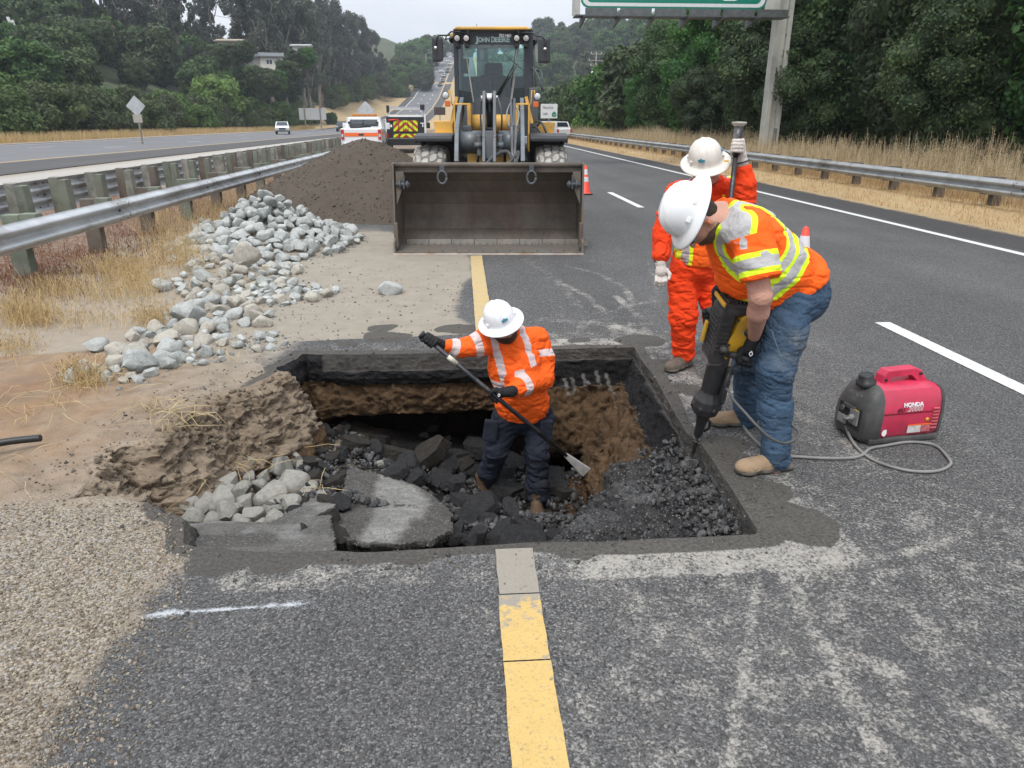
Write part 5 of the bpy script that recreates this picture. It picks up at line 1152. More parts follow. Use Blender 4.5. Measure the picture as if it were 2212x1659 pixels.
# bare patches and undergrowth sheet on the hills
def hillside_cover(name, x0f, x1f, ys, m, label, dz):
    V = []; Fc = []; nxs = 40
    for j, y in enumerate(ys):
        for i in range(nxs + 1):
            x = x0f(y) + (x1f(y) - x0f(y)) * i / nxs; V.append((x, y, gz(x, y) + dz + (0 if i in (0, nxs) or j in (0, len(ys) - 1) else .5 * rng.random())))
    for j in range(len(ys) - 1):
        for i in range(nxs):
            a = j * (nxs + 1) + i
            if infield(V[a][0], V[a][1]) or infield(V[a + 1][0], V[a + 1][1]): continue
            Fc.append((a, a + 1, a + nxs + 2, a + nxs + 1))
    tag(link(name, mesh_np(name, V, Fc), m, smooth=True), label, kind='stuff')
UND = mat('undergrowth', (.06, .075, .035), .95, var=.5, scale=.25, bmp=.3, bscale=2)
hillside_cover('undergrowth', lambda y: road_left_edge(y) - 330, lambda y: road_left_edge(y) - 8.5, np.linspace(30, 800, 100), UND, 'dark undergrowth beneath the trees of the left hillside', .12)
hillside_cover('undergrowth', lambda y: 14.2 + max(0, y - 230) * .03, lambda y: 120, np.linspace(10, 600, 90), UND, 'dark undergrowth beneath the trees on the right', .12)

# ---- houses
def house(name, px, py, Y_, wdt, dep, hgt, roofc, wallc, label, rz=0, win=True, gable=.9):
    c = at(px, py, Y_); t = thing(name, label, 'house', (c.x, Y_, c.z), rz)
    mw = mat(name + '_wall%d' % px, wallc, .8, var=.08); mr = mat(name + '_roof%d' % px, roofc, .85, var=.15, scale=3)
    mb = MB(); mb.box((0, 0, hgt / 2 - .3), (wdt, dep, hgt + .6)); mb.build('wall', mw, t)
    mb = MB(); o_ = .5; mb.prism([(-wdt / 2 - o_, -dep / 2 - o_, hgt), (-wdt / 2 - o_, dep / 2 + o_, hgt), (-wdt / 2 - o_, 0, hgt + gable)], (wdt + 2 * o_, 0, 0)); mb.box((0, -dep / 2 - o_, hgt - .05), (wdt + 2 * o_, .12, .22)); mb.build('roof', mr, t)
    if win:
        for wx in win:
            mb = MB(); mb.box((wx, -dep / 2 - .02, hgt * .55), (1.3, .06, 1.0)); f = mb.build('window', mat('window_trim', (.75, .75, .72), .6), t)
            mb = MB(); mb.box((wx - .3, -dep / 2 - .06, hgt * .55), (.5, .03, .8)); mb.box((wx + .3, -dep / 2 - .06, hgt * .55), (.5, .03, .8)); mb.build('pane', mat('dark_window_glass', (.03, .04, .05), .1), f)
    return t
h = house('house', 589, 150, 165, 4.2, 5, 2.3, (.13, .14, .15), (.60, .57, .50), 'cream house with grey roof and one window among trees on the left hillside', .15, win=(-.3,))
mb = MB(); mb.box((-3.6, .5, 1.2), (3.0, 4, 2.0)); mb.build('side_wing', mat('house_wall587', (.6, .57, .5)), h)
mb = MB(); mb.prism([(-5.3, -1.9, 2.1), (-5.3, 3, 2.1), (-5.3, .6, 2.9)], (3.2, 0, 0)); mb.build('wing_roof', mat('house_roof587', (.13, .14, .15)), h)
house('house', 180, 66, 150, 8.4, 6, .7, (.20, .125, .10), (.30, .24, .2), 'long low house with brown red roof half hidden on the left ridge', .05, win=None, gable=1.0)
house('house', 500, 98, 168, 4.6, 4, .7, (.33, .28, .22), (.42, .36, .28), 'small tan flat roofed house left of centre under the eucalyptus', 0, win=None, gable=.5)
house('house', 652, 108, 182, 3.6, 3, .8, (.45, .45, .45), (.6, .6, .6), 'tiny pale roofed shed between eucalyptus trunks on the hillside', 0, win=None, gable=.4)
t = thing('house', 'green walled house glimpsed behind two white boards at the far left', 'house', tuple(at(36, 86, 150)))
mb = MB(); mb.box((0, 1, 0), (7, 4, 2.2)); mb.build('wall', mat('green_house_wall', (.25, .33, .28), .8), t); mb = MB(); mb.box((0, 1, 1.25), (7.6, 4.6, .3)); mb.build('roof', mat('pale_roof', (.4, .42, .42)), t)
for k, (px, h_, tl) in enumerate([(30, 3.2, -.14), (37, 2.7, -.12)]):
    c = at(px, 80, 140); mb = MB(); mb.box(c + Vector((0, 0, h_ / 2 - .6)), (.42, .3, h_ + 1), rot=Euler((0, tl, 0)).to_matrix(), bev=.03)
    tag(mb.build('white_board', mat('white_board', (.72, .72, .70), .6)), ['taller leftmost white leaning board on the left hillside', 'shorter white leaning board right beside the taller one'][k], 'board')
for i, (px, py, Y_, s_) in enumerate([(572, 172, 150, .62), (600, 176, 152, .6), (588, 182, 148, .6), (548, 165, 155, .6), (622, 158, 158, .7), (150, 84, 140, .8), (185, 86, 138, .75), (218, 80, 142, .8), (485, 118, 160, .6), (508, 116, 160, .55), (530, 112, 162, .6), (640, 126, 172, .6), (664, 124, 172, .6), (20, 108, 135, .8), (52, 104, 135, .7)]):
    p_ = at(px, py, Y_); tree('hillside_tree', OAKF[i % 5], T_O[0], (p_.x, Y_, max(p_.z - 3.4 * s_, gz(p_.x, Y_) - .6)), s_, 'bushy green tree in the woods covering the left hillside', 'tree', GHL)
# ---- power pole, wires, lamp, overpass
WOODP = mat('utility_pole_wood', (.30, .27, .23), .9, var=.2)
c = at(1285, 200, 230); zt = at(1285, 112, 230).z; t = thing('utility_pole', 'wooden utility pole with crossarms and two white transformers over the right treetops', 'utility pole', (c.x, 230, 0))
mb = MB(); mb.tube([(0, 0, gz(c.x, 230)), (0, 0, zt)], [.24, .16], 8); mb.build('pole', WOODP, t)
for z_, w_ in ((at(1285, 117, 230).z, 3.4), (at(1285, 131, 230).z, 4.6), (at(1285, 142, 230).z, 3.4)):
    mb = MB(); mb.box((0, -.2, z_), (w_, .16, .2)); cr_o = mb.build('crossarm', WOODP, t)
    for s in (-1, 1): mb = MB(); mb.tube([(s * w_ * .45, -.2, z_ + .1), (s * w_ * .45, -.2, z_ + .5)], .12, 6); mb.build('insulator', mat('insulator', (.6, .6, .6), .4), cr_o)
for s in (-.95, .1):
    mb = MB(); z_ = at(1285, 160, 230).z; mb.tube([(s, -.5, z_ - .75), (s, -.5, z_ + .75)], .42, 12); tr_ = mb.build('transformer', mat('white_transformer', (.75, .77, .8), .4), t)
    mb = MB(); mb.tube([(s, -.5, z_ + .75), (s, -.5, z_ + 1.3)], .08, 6); mb.build('bushing', BOLT, tr_)
def wire(name, a, b_, sag, label, r=.03):
    a, b_ = Vector(a), Vector(b_); mb = MB(); mb.tube([a.lerp(b_, t) - Vector((0, 0, sag * 4 * t * (1 - t))) for t in np.linspace(0, 1, 24)], r, 4); tag(mb.build(name, mat('wire', (.05, .05, .05), .6)), label, 'power line')
wire('power_line', at(140, -25, 120), at(985, 113, 330), .8, 'single thin power line slanting down across the left hillside towards the hill road', .035)
wire('power_line', at(420, 50, 140), at(985, 126, 330), 2.0, 'lower thin power line crossing in front of the eucalyptus trunks', .025)
c = at(922, 178, 400); t = thing('street_lamp', 'grey street lamp beside the top of the distant hill road', 'street lamp', (c.x, 400, gz(c.x, 400)))
zt = at(922, 117, 400).z - gz(c.x, 400); mb = MB(); mb.tube([(0, 0, 0), (0, 0, zt)], .16, 6); mb.build('pole', STEELR, t); mb = MB(); mb.tube([(0, 0, zt), (1.2, 0, zt + .7), (2.6, 0, zt + 1.0)], .1, 6); mb.build('arm', STEELR, t); mb = MB(); mb.box((2.9, 0, zt + 1.0), (.9, .4, .2)); mb.build('lamp_head', STEELR, t)
t = thing('sign_gantry', 'overhead gantry spanning the distant carriageway just left of the loader cab', 'gantry', tuple(at(975, 118, 500)))
mb = MB(); mb.box((-1, 0, 0), (16, .8, .7)); mb.build('beam', STEELR, t); mb = MB(); mb.tube([(-9, 0, -12), (-9, 0, 1)], .3, 6); mb.build('post', STEELR, t); mb = MB(); mb.box((-2, -.5, .2), (5, .2, 2.2)); mb.build('sign_panel', STEELR, t)

# ---- signs
PLATE = mat('bare_aluminium_sign_back', (.50, .52, .53), .45, .35, var=.1, scale=1.5, dirt=(.3, .3, .29), dirtamt=.3); POSTW = mat('timber_sign_post', (.24, .215, .185), .9, var=.25, scale=2)
def rounded(wd, ht, r, n=5):
    P = []
    for cx, cy, a0 in ((wd / 2 - r, ht / 2 - r, 0), (-wd / 2 + r, ht / 2 - r, 90), (-wd / 2 + r, -ht / 2 + r, 180), (wd / 2 - r, -ht / 2 + r, 270)):
        for k in range(n + 1): a = R(a0 + 90 * k / n); P.append((cx + r * math.cos(a), cy + r * math.sin(a)))
    return P
def plate(parent, name, c, wd, ht, m, rot45=False, th=.012, r=.06, rz=0, y=0):
    P = rounded(wd, ht, r); a = R(45) if rot45 else 0
    P = [(x * math.cos(a) - z * math.sin(a), x * math.sin(a) + z * math.cos(a)) for x, z in P]
    mb = MB(); mb.prism([(x + c[0], y + c[1], z + c[2]) for x, z in P], (0, th, 0)); return mb.build(name, m, parent)
def diamond(px, py, Y_, size, pbot, label, small=None, rz=0):
    c = at(px, py, Y_); b_ = at(px + 12, pbot, Y_) if small else at(px, pbot, Y_)
    t = thing('road_sign', label, 'road sign', (c.x, Y_, 0), rz); zg = gz(c.x, Y_)
    plate(t, 'sign_plate', (0, 0, c.z), size, size, PLATE, True)
    mb = MB(); mb.box((0, .08, (c.z + size * .45 + zg - .3) / 2), (.10, .12, c.z + size * .45 - zg + .3), bev=.01); mb.box((0, .02, c.z), (size * .75, .02, .03)); mb.build('post', POSTW if small else STEELR, t)
    if small: plate(t, 'supplementary_plate', (.0, -.02, small), .72, .62, mat('tan_sign_back', (.36, .33, .28), .6), r=.03)
    return t
Y0 = 62.; diamond(293, 229, Y0, 1.10, 293, 'diamond warning sign seen from the back with a smaller plate below, beyond opposite lanes', small=at(293, 256, Y0).z, rz=-.1)
diamond(790, 240, 52, .92, 300, 'diamond sign seen from the back standing in the median behind the white pickup')
c0, c1 = at(646, 246, 175), at(704, 246, 175); t = thing('sign_board', 'wide blank signboard on two posts seen from the back beside the golden slope', 'signboard', ((c0.x + c1.x) / 2, 175, c0.z)); wd_ = c1.x - c0.x
plate(t, 'sign_panel', (0, 0, 0), wd_, wd_ * .42, mat('pale_sign_back', (.50, .51, .51), .6, var=.1), r=.05)
for s in (-1, 1): mb = MB(); mb.box((s * wd_ * .29, -.12, -1.0), (.26, .2, wd_ * .42 + 3.2)); mb.build('post', POSTW, t)
c = at(580, 310 - 20, 60)
# truck route sign on the right behind the loader
WH = mat('white_sign_face', (.66, .67, .66), .5, var=.05); GRN = mat('green_sign_face', (.0, .19, .125), .45, var=.06, scale=1.5); BLKP = mat('black_sign_legend', (.02, .02, .02), .6)
c = at(1186, 240, 70); t = thing('route_sign', 'white route sign with black letters and green shield right of the loader cab', 'road sign', (c.x, 70, c.z))
plate(t, 'sign_plate', (0, 0, 0), 1.55, 1.25, WH, r=.05); mb = MB(); mb.box((0, .1, -1.4), (.12, .12, 3.2)); mb.build('post', POSTW, t)
text_obj('lettering', 'TRUCKS', .27, BLKP, frame((-.12, -.015, .28), (1, 0, 0), (0, 0, 1)), t, .002); text_obj('lettering', 'USE', .27, BLKP, frame((-.35, -.015, -.25), (1, 0, 0), (0, 0, 1)), t, .002)
mb = MB(); mb.prism([(x + .48, -.012, z - .28) for x, z in [(-.22, -.1), (-.12, -.22), (.12, -.22), (.22, -.1), (.2, .08), (.08, .2), (0, .26), (-.08, .2), (-.2, .08)]], (0, -.006, 0)); sh = mb.build('route_shield', GRN, t)
text_obj('shield_number', '129', .17, WH, frame((.48, -.022, -.33), (1, 0, 0), (0, 0, 1)), sh, .002)
# small dark louvred box on the median
c = at(950, 240, 110); t = thing('crash_cushion_sign', 'small dark slatted panel standing in the median left of the loader', 'panel', tuple(c)); mb = MB(); mb.box((0, 0, 0), (1.6, .3, 1.05), bev=.02)
mb.build('panel', mat('dark_panel', (.05, .035, .03), .6), t); mb = MB()
for k in range(5): mb.box((-.6 + .3 * k, -.17, 0), (.05, .05, .9))
mb.build('slats', mat('slat', (.12, .09, .08), .6), t); mb = MB(); mb.box((0, 0, -.9), (.12, .12, 1.2)); mb.build('post', POSTW, t)
# ---- overhead sign
YS = 31.; bl = at(1243, 33, YS - 1.5); br = at(1704, 33, YS - 1.5); b0, b1 = at(1640, 332, YS), at(1672, 332, YS); zp = at(1400, 24, YS - .6).z; xc = (b0.x + b1.x) / 2; pw = (b1.x - b0.x)
OFFW = mat('off_white_painted_steel', (.44, .44, .40), .6, .0, var=.1, scale=1, dirt=(.26, .25, .22), dirtamt=.3); GAL = mat('grey_walkway_steel', (.13, .14, .14), .5, .5, var=.2)
t = thing('overhead_sign', 'big green overhead highway sign on a single off white steel column at the right', 'overhead sign', (xc, YS, .1))
zs = bl.z; top = zs + 2.9; lxo = 0
mb = MB(); 
for dx, w2 in ((-pw * .36, pw * .28), (pw * .36, pw * .28)): mb.box((dx, 0, top / 2), (w2, .5, top), bev=.01)
mb.box((0, .06, top / 2), (pw * .5, .30, top)); mb.build('column', OFFW, t)
mb = MB(); mb.box((pw * .22, -.27, 1.0), (pw * .22, .03, .75)); mb.build('id_plate', mat('column_plate', (.16, .16, .15), .7), t)
lx0, lx1 = bl.x - xc, br.x - xc
plate(t, 'sign_panel', ((lx0 + lx1) / 2 - .12, -.6, zp + 1.4), lx1 - lx0 - .9, 2.8, GRN, r=.3, th=.05)
mb = MB(); P = rounded(lx1 - lx0 - 1.02, 2.62, .28, 6); P2 = rounded(lx1 - lx0 - 1.34, 2.38, .2, 6); ox, oz = (lx0 + lx1) / 2 - .12, zs + .25 + 1.4
V = [(x + ox, -.606, z + oz) for x, z in P] + [(x + ox, -.606, z + oz) for x, z in P2]; n_ = len(P); link('sign_border', mesh_np('sign_border', V, [(i, (i + 1) % n_, n_ + (i + 1) % n_, n_ + i) for i in range(n_)]), WH, t)
# lower edge of the white route-shield outline, reaching out of the picture
P = [(-.62, .9), (-.6, .35), (-.45, .08), (-.2, 0), (.2, 0), (.45, .08), (.6, .35), (.62, .9)]; P2 = [(x * .9, z + .06 if z < .9 else z) for x, z in P]
sxp = at(1565, 5, YS).x - xc; V = [(x + sxp, -.606, z + zp + .28) for x, z in P] + [(x + sxp, -.606, z + zp + .28) for x, z in P2]; n_ = len(P); link('shield_outline', mesh_np('shield_outline', V, [(i, i + 1, n_ + i + 1, n_ + i) for i in range(n_ - 1)]), WH, t)
for xx_, w_ in ((lx0 + .16, .3), (lx1 - .3, .6)): mb = MB(); mb.box((xx_, -.55, zs + 1.6), (w_, .10, 3.2)); mb.build('sign_end_panel', OFFW, t)
mb = MB(); mb.box(((lx0 + lx1) / 2, -.35, zs + .8), (lx1 - lx0, .35, .35)); mb.box(((lx0 + lx1) / 2, -.35, zs + 2.6), (lx1 - lx0, .35, .35)); mb.build('truss', OFFW, t)
mb = MB(); k = 6; seg_ = (lx1 - lx0 - .3) / k
for i in range(k):
    a = lx0 + .3 + i * seg_; mb.box((a + seg_ / 2, -1.55, zs + .0), (seg_ - .12, .05, .30)); mb.prism([(a, -.5, zs - .12), (a, -1.9, zs - .12), (a, -1.9, zs - .18), (a, -.5, zs - .42)], (.07, 0, 0))
mb.box(((lx0 + lx1) / 2, -1.2, zs - .1), (lx1 - lx0, .8, .04)); mb.build('walkway', GAL, t)
# ================================================================== WHEEL LOADER
YEL = mat('machine_yellow', (.72, .42, .09), .45, var=.12, scale=2, dirt=(.22, .16, .09), dirtamt=.3); GRYB = mat('machine_blue_grey', (.16, .185, .205), .45, .2, var=.2, scale=3, dirt=(.10, .09, .08), dirtamt=.35)
DKG = mat('machine_dark_grey', (.07, .08, .09), .5, var=.2, scale=4, dirt=(.1, .09, .08), dirtamt=.25); BLK_ = mat('black_plastic', (.018, .019, .021), .5, var=.2); RUB = mat('rubber_hose', (.055, .055, .055), .7, var=.3)
CHROME = mat('chrome', (.7, .7, .7), .15, 1, var=.02); LENS = mat('lamp_lens', (.55, .57, .58), .15, var=.05, coat=.5); ORL = mat('orange_lens', (.62, .13, .03), .25, var=.1); REDL = mat('red_lens', (.45, .02, .02), .25, var=.1)
def rust_mat():
    m, nt, b = newmat('worn_bucket_steel'); tc = nd(nt, 'TexCoord').outputs['Object']; mp = nd(nt, 'Mapping', {'Scale': (1, 1, .35)}); nt.links.new(tc, mp.inputs[0])
    n1 = noise(nt, 2.2, 7, .65, mp.outputs[0], .4); n2 = noise(nt, 14, 6, .7, tc); n3 = noise(nt, 1.2, 4, .6, tc)
    c = mixc(nt, ramp(nt, n1, .3, .7), (.10, .083, .067), (.165, .138, .113)); c = mixc(nt, ramp(nt, n3, .52, .75, 0, .5), c, (.13, .065, .04)); c = mixc(nt, ramp(nt, n2, .58, .8, 0, .5), c, (.18, .16, .135))
    z = nd(nt, 'SeparateXYZ'); nt.links.new(tc, z.inputs[0]); c = mixc(nt, ramp(nt, mth(nt, 'ADD', z.outputs[2], mth(nt, 'MULTIPLY', n2, .25)), .34, .14, 0, .55), c, (.20, .185, .16))
    sock(b, 'Base Color', c); sock(b, 'Roughness', ramp(nt, n2, .3, .7, .5, .8)); b.inputs['Metallic'].default_value = .25; bump(nt, b, n2, .4, .004); return m
RUST = rust_mat()
def glass(name, tint, refl=.12):
    m, nt, b = newmat(name); nt.nodes.remove(b); t = nd(nt, 'BsdfTransparent', {0: tint}); g_ = nd(nt, 'BsdfGlossy', {0: (.9, .95, 1), 'Roughness': .03}); fr = nd(nt, 'Fresnel', {0: 1.5}); mx = nd(nt, 'MixShader'); nt.links.new(mth(nt, 'ADD', fr.outputs[0], refl, clamp=True), mx.inputs[0]); nt.links.new(t.outputs[0], mx.inputs[1]); nt.links.new(g_.outputs[0], mx.inputs[2]); nt.links.new(mx.outputs[0], nt.nodes['Material Output'].inputs[0]); return m
GLS = glass('tinted_cab_glass', (.70, .92, .90), .04)
LO = Vector((.345, 9.95, 0)); LA = R(-3.8); Lx = Vector((math.cos(LA), math.sin(LA), 0)); Ly = Vector((-math.sin(LA), math.cos(LA), 0)); CC = Vector((0, 0, CAM_H))
def lp(px, py, yl):
    d = ray(px, py); t = ((LO + Ly * yl) - CC).dot(Ly) / d.dot(Ly); p = CC + d * t - LO; return Vector((p.dot(Lx), yl, p.z))
def za(zx, zy, yl): return lp(915.9 + .1328 * zx, 51.8 + .1328 * zy, yl)
def zb(zx, zy, yl): return lp(881.4 + .1641 * zx, 207.4 + .1641 * zy, yl)
LD = thing('wheel_loader', 'yellow and grey articulated wheel loader parked facing the hole with its wide worn bucket down', 'wheel loader', LO, LA)
# bucket
W2 = 1.30
shell = [(0, 0), (.30, .012), (.62, .03), (.82, .09), (.97, .21), (1.05, .38), (1.06, .56), (1.0, .74), (.86, .92), (.68, 1.06), (.48, 1.15), (.33, 1.19)]
inner = [(y + (0 if i < 3 else -.02), z + .022) for i, (y, z) in enumerate(shell)]; inner[-1] = (.325, 1.165)
mb = MB(); n_ = len(shell); V = [(-W2, y, z) for y, z in shell + inner[::-1]]; mb.prism(V, (2 * W2, 0, 0)); mb.tube([(-W2 - .02, .33, 1.185), (W2 + .02, .33, 1.185)], .034, 10); mb.box((0, .36, 1.13), (2 * W2, .02, .09))
bk = mb.build('bucket', RUST, LD)
for s in (-1, 1):
    P = [(0, .0), (.03, .16), (.12, .22), (.26, 1.20), (.36, 1.22), (.5, 1.16), (.7, 1.07), (.88, .93), (1.02, .75), (1.08, .56), (1.07, .37), (.99, .2), (.83, .07), (.6, .0)]
    mb = MB(); mb.prism([(s * (W2 + .002) - (.025 if s < 0 else 0), y, z) for y, z in P], (.025, 0, 0)); mb.box((s * (W2 - .005), .15, .25), (.05, .10, .34), bev=.008); mb.build('side_plate', RUST, bk)
    mb = MB(); mb.prism([(s * (W2 - .02), .27, 1.10), (s * (W2 - .13), .29, 1.10), (s * (W2 - .10), .27, .86), (s * (W2 - .02), .24, .66)], (0, .02, 0)); mb.build('corner_gusset', RUST, bk)
    mb = MB(); mb.tube([(s * (W2 - .02), .25, .93), (s * (W2 - .21), .25, .93)], .028, 12); mb.box((s * (W2 - .135), .25, .96), (.02, .08, .18), bev=.006); mb.tube([(s * (W2 - .07), .25, .93), (s * (W2 - .09), .25, .93)], .06, 14); mb.tube([(s * (W2 - .165), .25, .93), (s * (W2 - .19), .25, .93)], .05, 14); mb.build('pin', DKG, bk)
    c = lp(955 if s < 0 else 1148, 380, .30); mb = MB(); ring = [(c.x + .062 * math.cos(a), .29, c.z - .02 + .085 * math.sin(a)) for a in np.linspace(0, 6.283, 17)]; mb.tube(ring, .017, 8); mb.box((c.x, .32, c.z + .10), (.07, .06, .09), bev=.01); mb.build('lifting_ring', DKG, bk)
mb = MB()
for k in range(8): mb.box((-W2 + .12 + .335 * (k + .5) - .05, .60, .075), (.32, .012, .1), rot=Euler((R(-22), 0, 0)).to_matrix())
for k in range(26): mb.sphere((-W2 + .12 + k * .095, .50, .075), .013, 1)
mb.build('wear_plates', mat('scuffed_wear_steel', (.16, .145, .125), .6, .3, var=.35, scale=6), bk)
mb = MB(); mb.prism([(-W2 - .03, -.03, .002), (-W2 - .03, .22, .002), (-W2 - .03, .22, .03), (-W2 - .03, -.01, .022)], (2 * W2 + .06, 0, 0)); mb.build('cutting_edge', mat('bare_edge_steel', (.22, .20, .175), .5, .5, var=.35, scale=5, dirt=(.16, .09, .05), dirtamt=.4), bk)
mb = MB()
for k in range(14): mb.sphere((-W2 + .08 + k * .19, .12, .03), .016, 1)
mb.build('edge_bolts', DKG, bk)
# wheels
def wheel(name, x, y, r, wd, side):
    w_ = thing(name, None, None, (x, y, r)); w_.parent = LD
    mb = MB(); s = wd / 2; prof_ = [(r * .50, -s * .80), (r * .56, -s * .98), (r * .76, -s * 1.0), (r * .90, -s * .96), (r * .955, -s * .82), (r * .965, 0), (r * .955, s * .82), (r * .90, s * .96), (r * .76, s), (r * .56, s * .98), (r * .50, s * .80)]
    mb.lathe(prof_, (0, 0, 0), (1, 0, 0), 48); ty = mb.build('tyre', mat('tyre_rubber', (.13, .125, .115), .85, var=.25, scale=6, dirt=(.22, .20, .17), dirtamt=.4), w_)
    mb = MB(); N_ = 22
    for k in range(N_):
        for col_, (cx, wdt, sh) in enumerate(((-.70, .46, 0), (-.24, .44, .5), (.24, .44, 0), (.70, .46, .5))):
            a = 2 * math.pi * (k + sh) / N_; da = 2 * math.pi / N_ * .86 / 2; sk = da * .55 * (1 if cx * (1 if col_ % 2 else -1) > 0 else -1)
            P = []
            for rr in (r * .955, r * 1.0):
                q_ = 1 if rr < r * .97 else .86
                ed_ = -.03 * abs(cx) * (rr > r * .97)
                for (u_, v_) in ((-1, -.6), (-.35, -1), (.35, -1), (1, -.6), (1, .6), (.35, 1), (-.35, 1), (-1, .6)):
                    aa = a + v_ * da * q_ + u_ * sk * .5; xx = (cx + u_ * wdt / 2 * q_) * s; rad_ = rr + ed_ - (.035 * max(0, abs(cx + u_ * wdt / 2) - .72) / .28)
                    P.append((xx, rad_ * math.cos(aa), rad_ * math.sin(aa)))
            mb._add(P, [tuple(range(8, 16))] + [(i, (i + 1) % 8, 8 + (i + 1) % 8, 8 + i) for i in range(8)])
    mb.build('tread', mat('worn_tread', (.36, .345, .31), .9, var=.2, scale=8, bmp=.003, bscale=60), ty)
    mb = MB(); mb.lathe([(r * .51, -s * .8), (r * .49, -s * .5), (r * .2, -s * .3), (.02, -s * .3)], (0, 0, 0), (1, 0, 0), 32); mb.lathe([(r * .51, s * .8), (r * .49, s * .5), (r * .2, s * .3), (.02, s * .3)], (0, 0, 0), (1, 0, 0), 32); mb.build('rim', YEL, w_)
    return w_
tl0, tl1 = lp(890, 340, 1.75).x, lp(965, 340, 1.75).x; tr0, tr1 = lp(1157, 340, 1.75).x, lp(1227, 340, 1.75).x
RW = .70; wheel('front_wheel', (tl0 + tl1) / 2, 2.15, RW, tl1 - tl0, -1); wheel('front_wheel', (tr0 + tr1) / 2, 2.15, RW, tr1 - tr0, 1)
wheel('rear_wheel', (tl0 + tl1) / 2 + .02, 5.0, RW, tl1 - tl0, -1); wheel('rear_wheel', (tr0 + tr1) / 2, 5.0, RW, tr1 - tr0, 1)
mb = MB(); mb.box((.12, 2.15, .70), (1.6, .3, .34), bev=.05); mb.box((.12, 5.0, .70), (1.6, .3, .34), bev=.05); mb.sphere((.12, 2.15, .7), .3, 3); mb.build('axles', DKG, LD)
# fenders (front)
for s, (fx0, fx1) in ((-1, (lp(898, 292, 1.95).x, lp(979, 292, 1.95).x)), (1, (lp(1145, 296, 1.95).x, lp(1225, 296, 1.95).x))):
    z0 = lp(898, 291, 1.95).z; A_ = [(1.72, z0 - .05), (1.78, z0 - .015), (1.9, z0), (2.3, z0 + .02), (2.7, z0), (2.95, z0 - .16)]; B_ = [(y, z - .05) for y, z in A_][::-1]
    mb = MB(); mb.prism([(fx0, y, z) for y, z in A_ + B_], (fx1 - fx0, 0, 0), bev=.012); xo = fx0 if s < 0 else fx1 - .03; mb.prism([(xo, y, z) for y, z in [(1.74, z0 - .05), (1.9, z0), (2.7, z0), (2.95, z0 - .16), (2.9, z0 - .24), (2.3, z0 - .1), (1.8, z0 - .12)]], (.03, 0, 0)); mb.build('fender', BLK_, LD)
    mb = MB(); mb.box(((fx0 + fx1) / 2 - s * .05, 2.75, .95), (fx1 - fx0 - .1, .04, .9)); mb.build('mud_flap', BLK_, LD)
# rear yellow side boxes and engine body
for a, b_ in ((zb(332, 325, 3.7), zb(592, 500, 3.7)), (zb(1690, 342, 3.7), zb(1938, 515, 3.7))):
    x0, x1 = min(a.x, b_.x), max(a.x, b_.x); s = -1 if x0 < 0 else 1; tp = (x1 - x0) * .1
    P = [(x0 + (0 if s < 0 else 0), 3.7, a.z), (x1, 3.7, a.z), (x1 - (tp if s > 0 else 0), 3.7, b_.z), (x0 + (tp if s < 0 else 0), 3.7, b_.z)]
    mb = MB(); mb.prism(P, (0, 1.9, 0), bev=.02); mb.box(((x0 + x1) / 2, 3.70, b_.z + .02), (x1 - x0, .12, .03)); mb.build('rear_fender', YEL, LD)
cx_ = (za(560, 600, 3.6).x + za(1640, 600, 3.6).x) / 2
mb = MB(); mb.box((cx_, 5.9, 1.35), (1.2, 2.4, .9), bev=.08); mb.build('engine_hood', YEL, LD); mb = MB(); mb.box((cx_, 4.4, .8), (1.0, 3.6, .5)); mb.box((cx_, 7.0, .95), (1.9, .35, .7), bev=.05); mb.build('rear_frame', DKG, LD)
# front frame: tower plates, cross tubes
for (ax0, ax1) in ((612, 826), (1408, 1590)):
    p0, p1 = zb(ax0, 95, 2.6), zb(ax1, 95, 2.6); mb = MB(); inner_x = p1.x if ax0 < 1000 else p0.x; outer_x = p0.x if ax0 < 1000 else p1.x
    mb.box((inner_x + (-.03 if ax0 < 1000 else .03), 2.75, (p0.z + .6) / 2), (.06, .5, p0.z - .6), bev=.008); mb.box(((p0.x + p1.x) / 2, 2.75, p0.z - .015), (p1.x - p0.x, .5, .03), bev=.006); mb.box((outer_x, 2.75, (p0.z + .6) / 2), (.025, .5, p0.z - .6)); mb.build('tower_plate', YEL, LD)
c = zb(800, 368, 2.75); c2 = zb(1345, 368, 2.75); mb = MB(); mb.tube([(c.x, 2.8, c.z), (c2.x, 2.8, c2.z)], .15, 20); mb.build('frame_cross_tube', YEL, LD)
for x0_, x1_, cut in ((782, 1000, 900), (1160, 1342, 1255)):
    a, b_ = zb(x0_, 750, 2.0), zb(x1_, 905, 2.0); mb = MB(); cxw = zb(cut, 800, 2.0).x
    mb.box(((a.x + cxw) / 2, 2.0, a.z - .25), (abs(cxw - a.x), .05, .5)); e = zb(cut + 38, 800, 2.0).x; mb.box(((e + b_.x) / 2, 2.0, a.z - .25), (abs(b_.x - e), .05, .5)); mb.build('front_frame', YEL, LD)
mb = MB(); a, b_ = zb(1030, 760, 1.95), zb(1125, 850, 1.95); mb.prism([(a.x, 1.95, a.z), (b_.x, 1.95, a.z), ((a.x + b_.x) / 2, 1.95, b_.z)], (0, .05, 0)); mb.build('frame_wedge', YEL, LD)
mb = MB(); mb.box((.12, 3.0, .95), (.7, 1.6, .6)); mb.build('articulation', BLK_, LD)
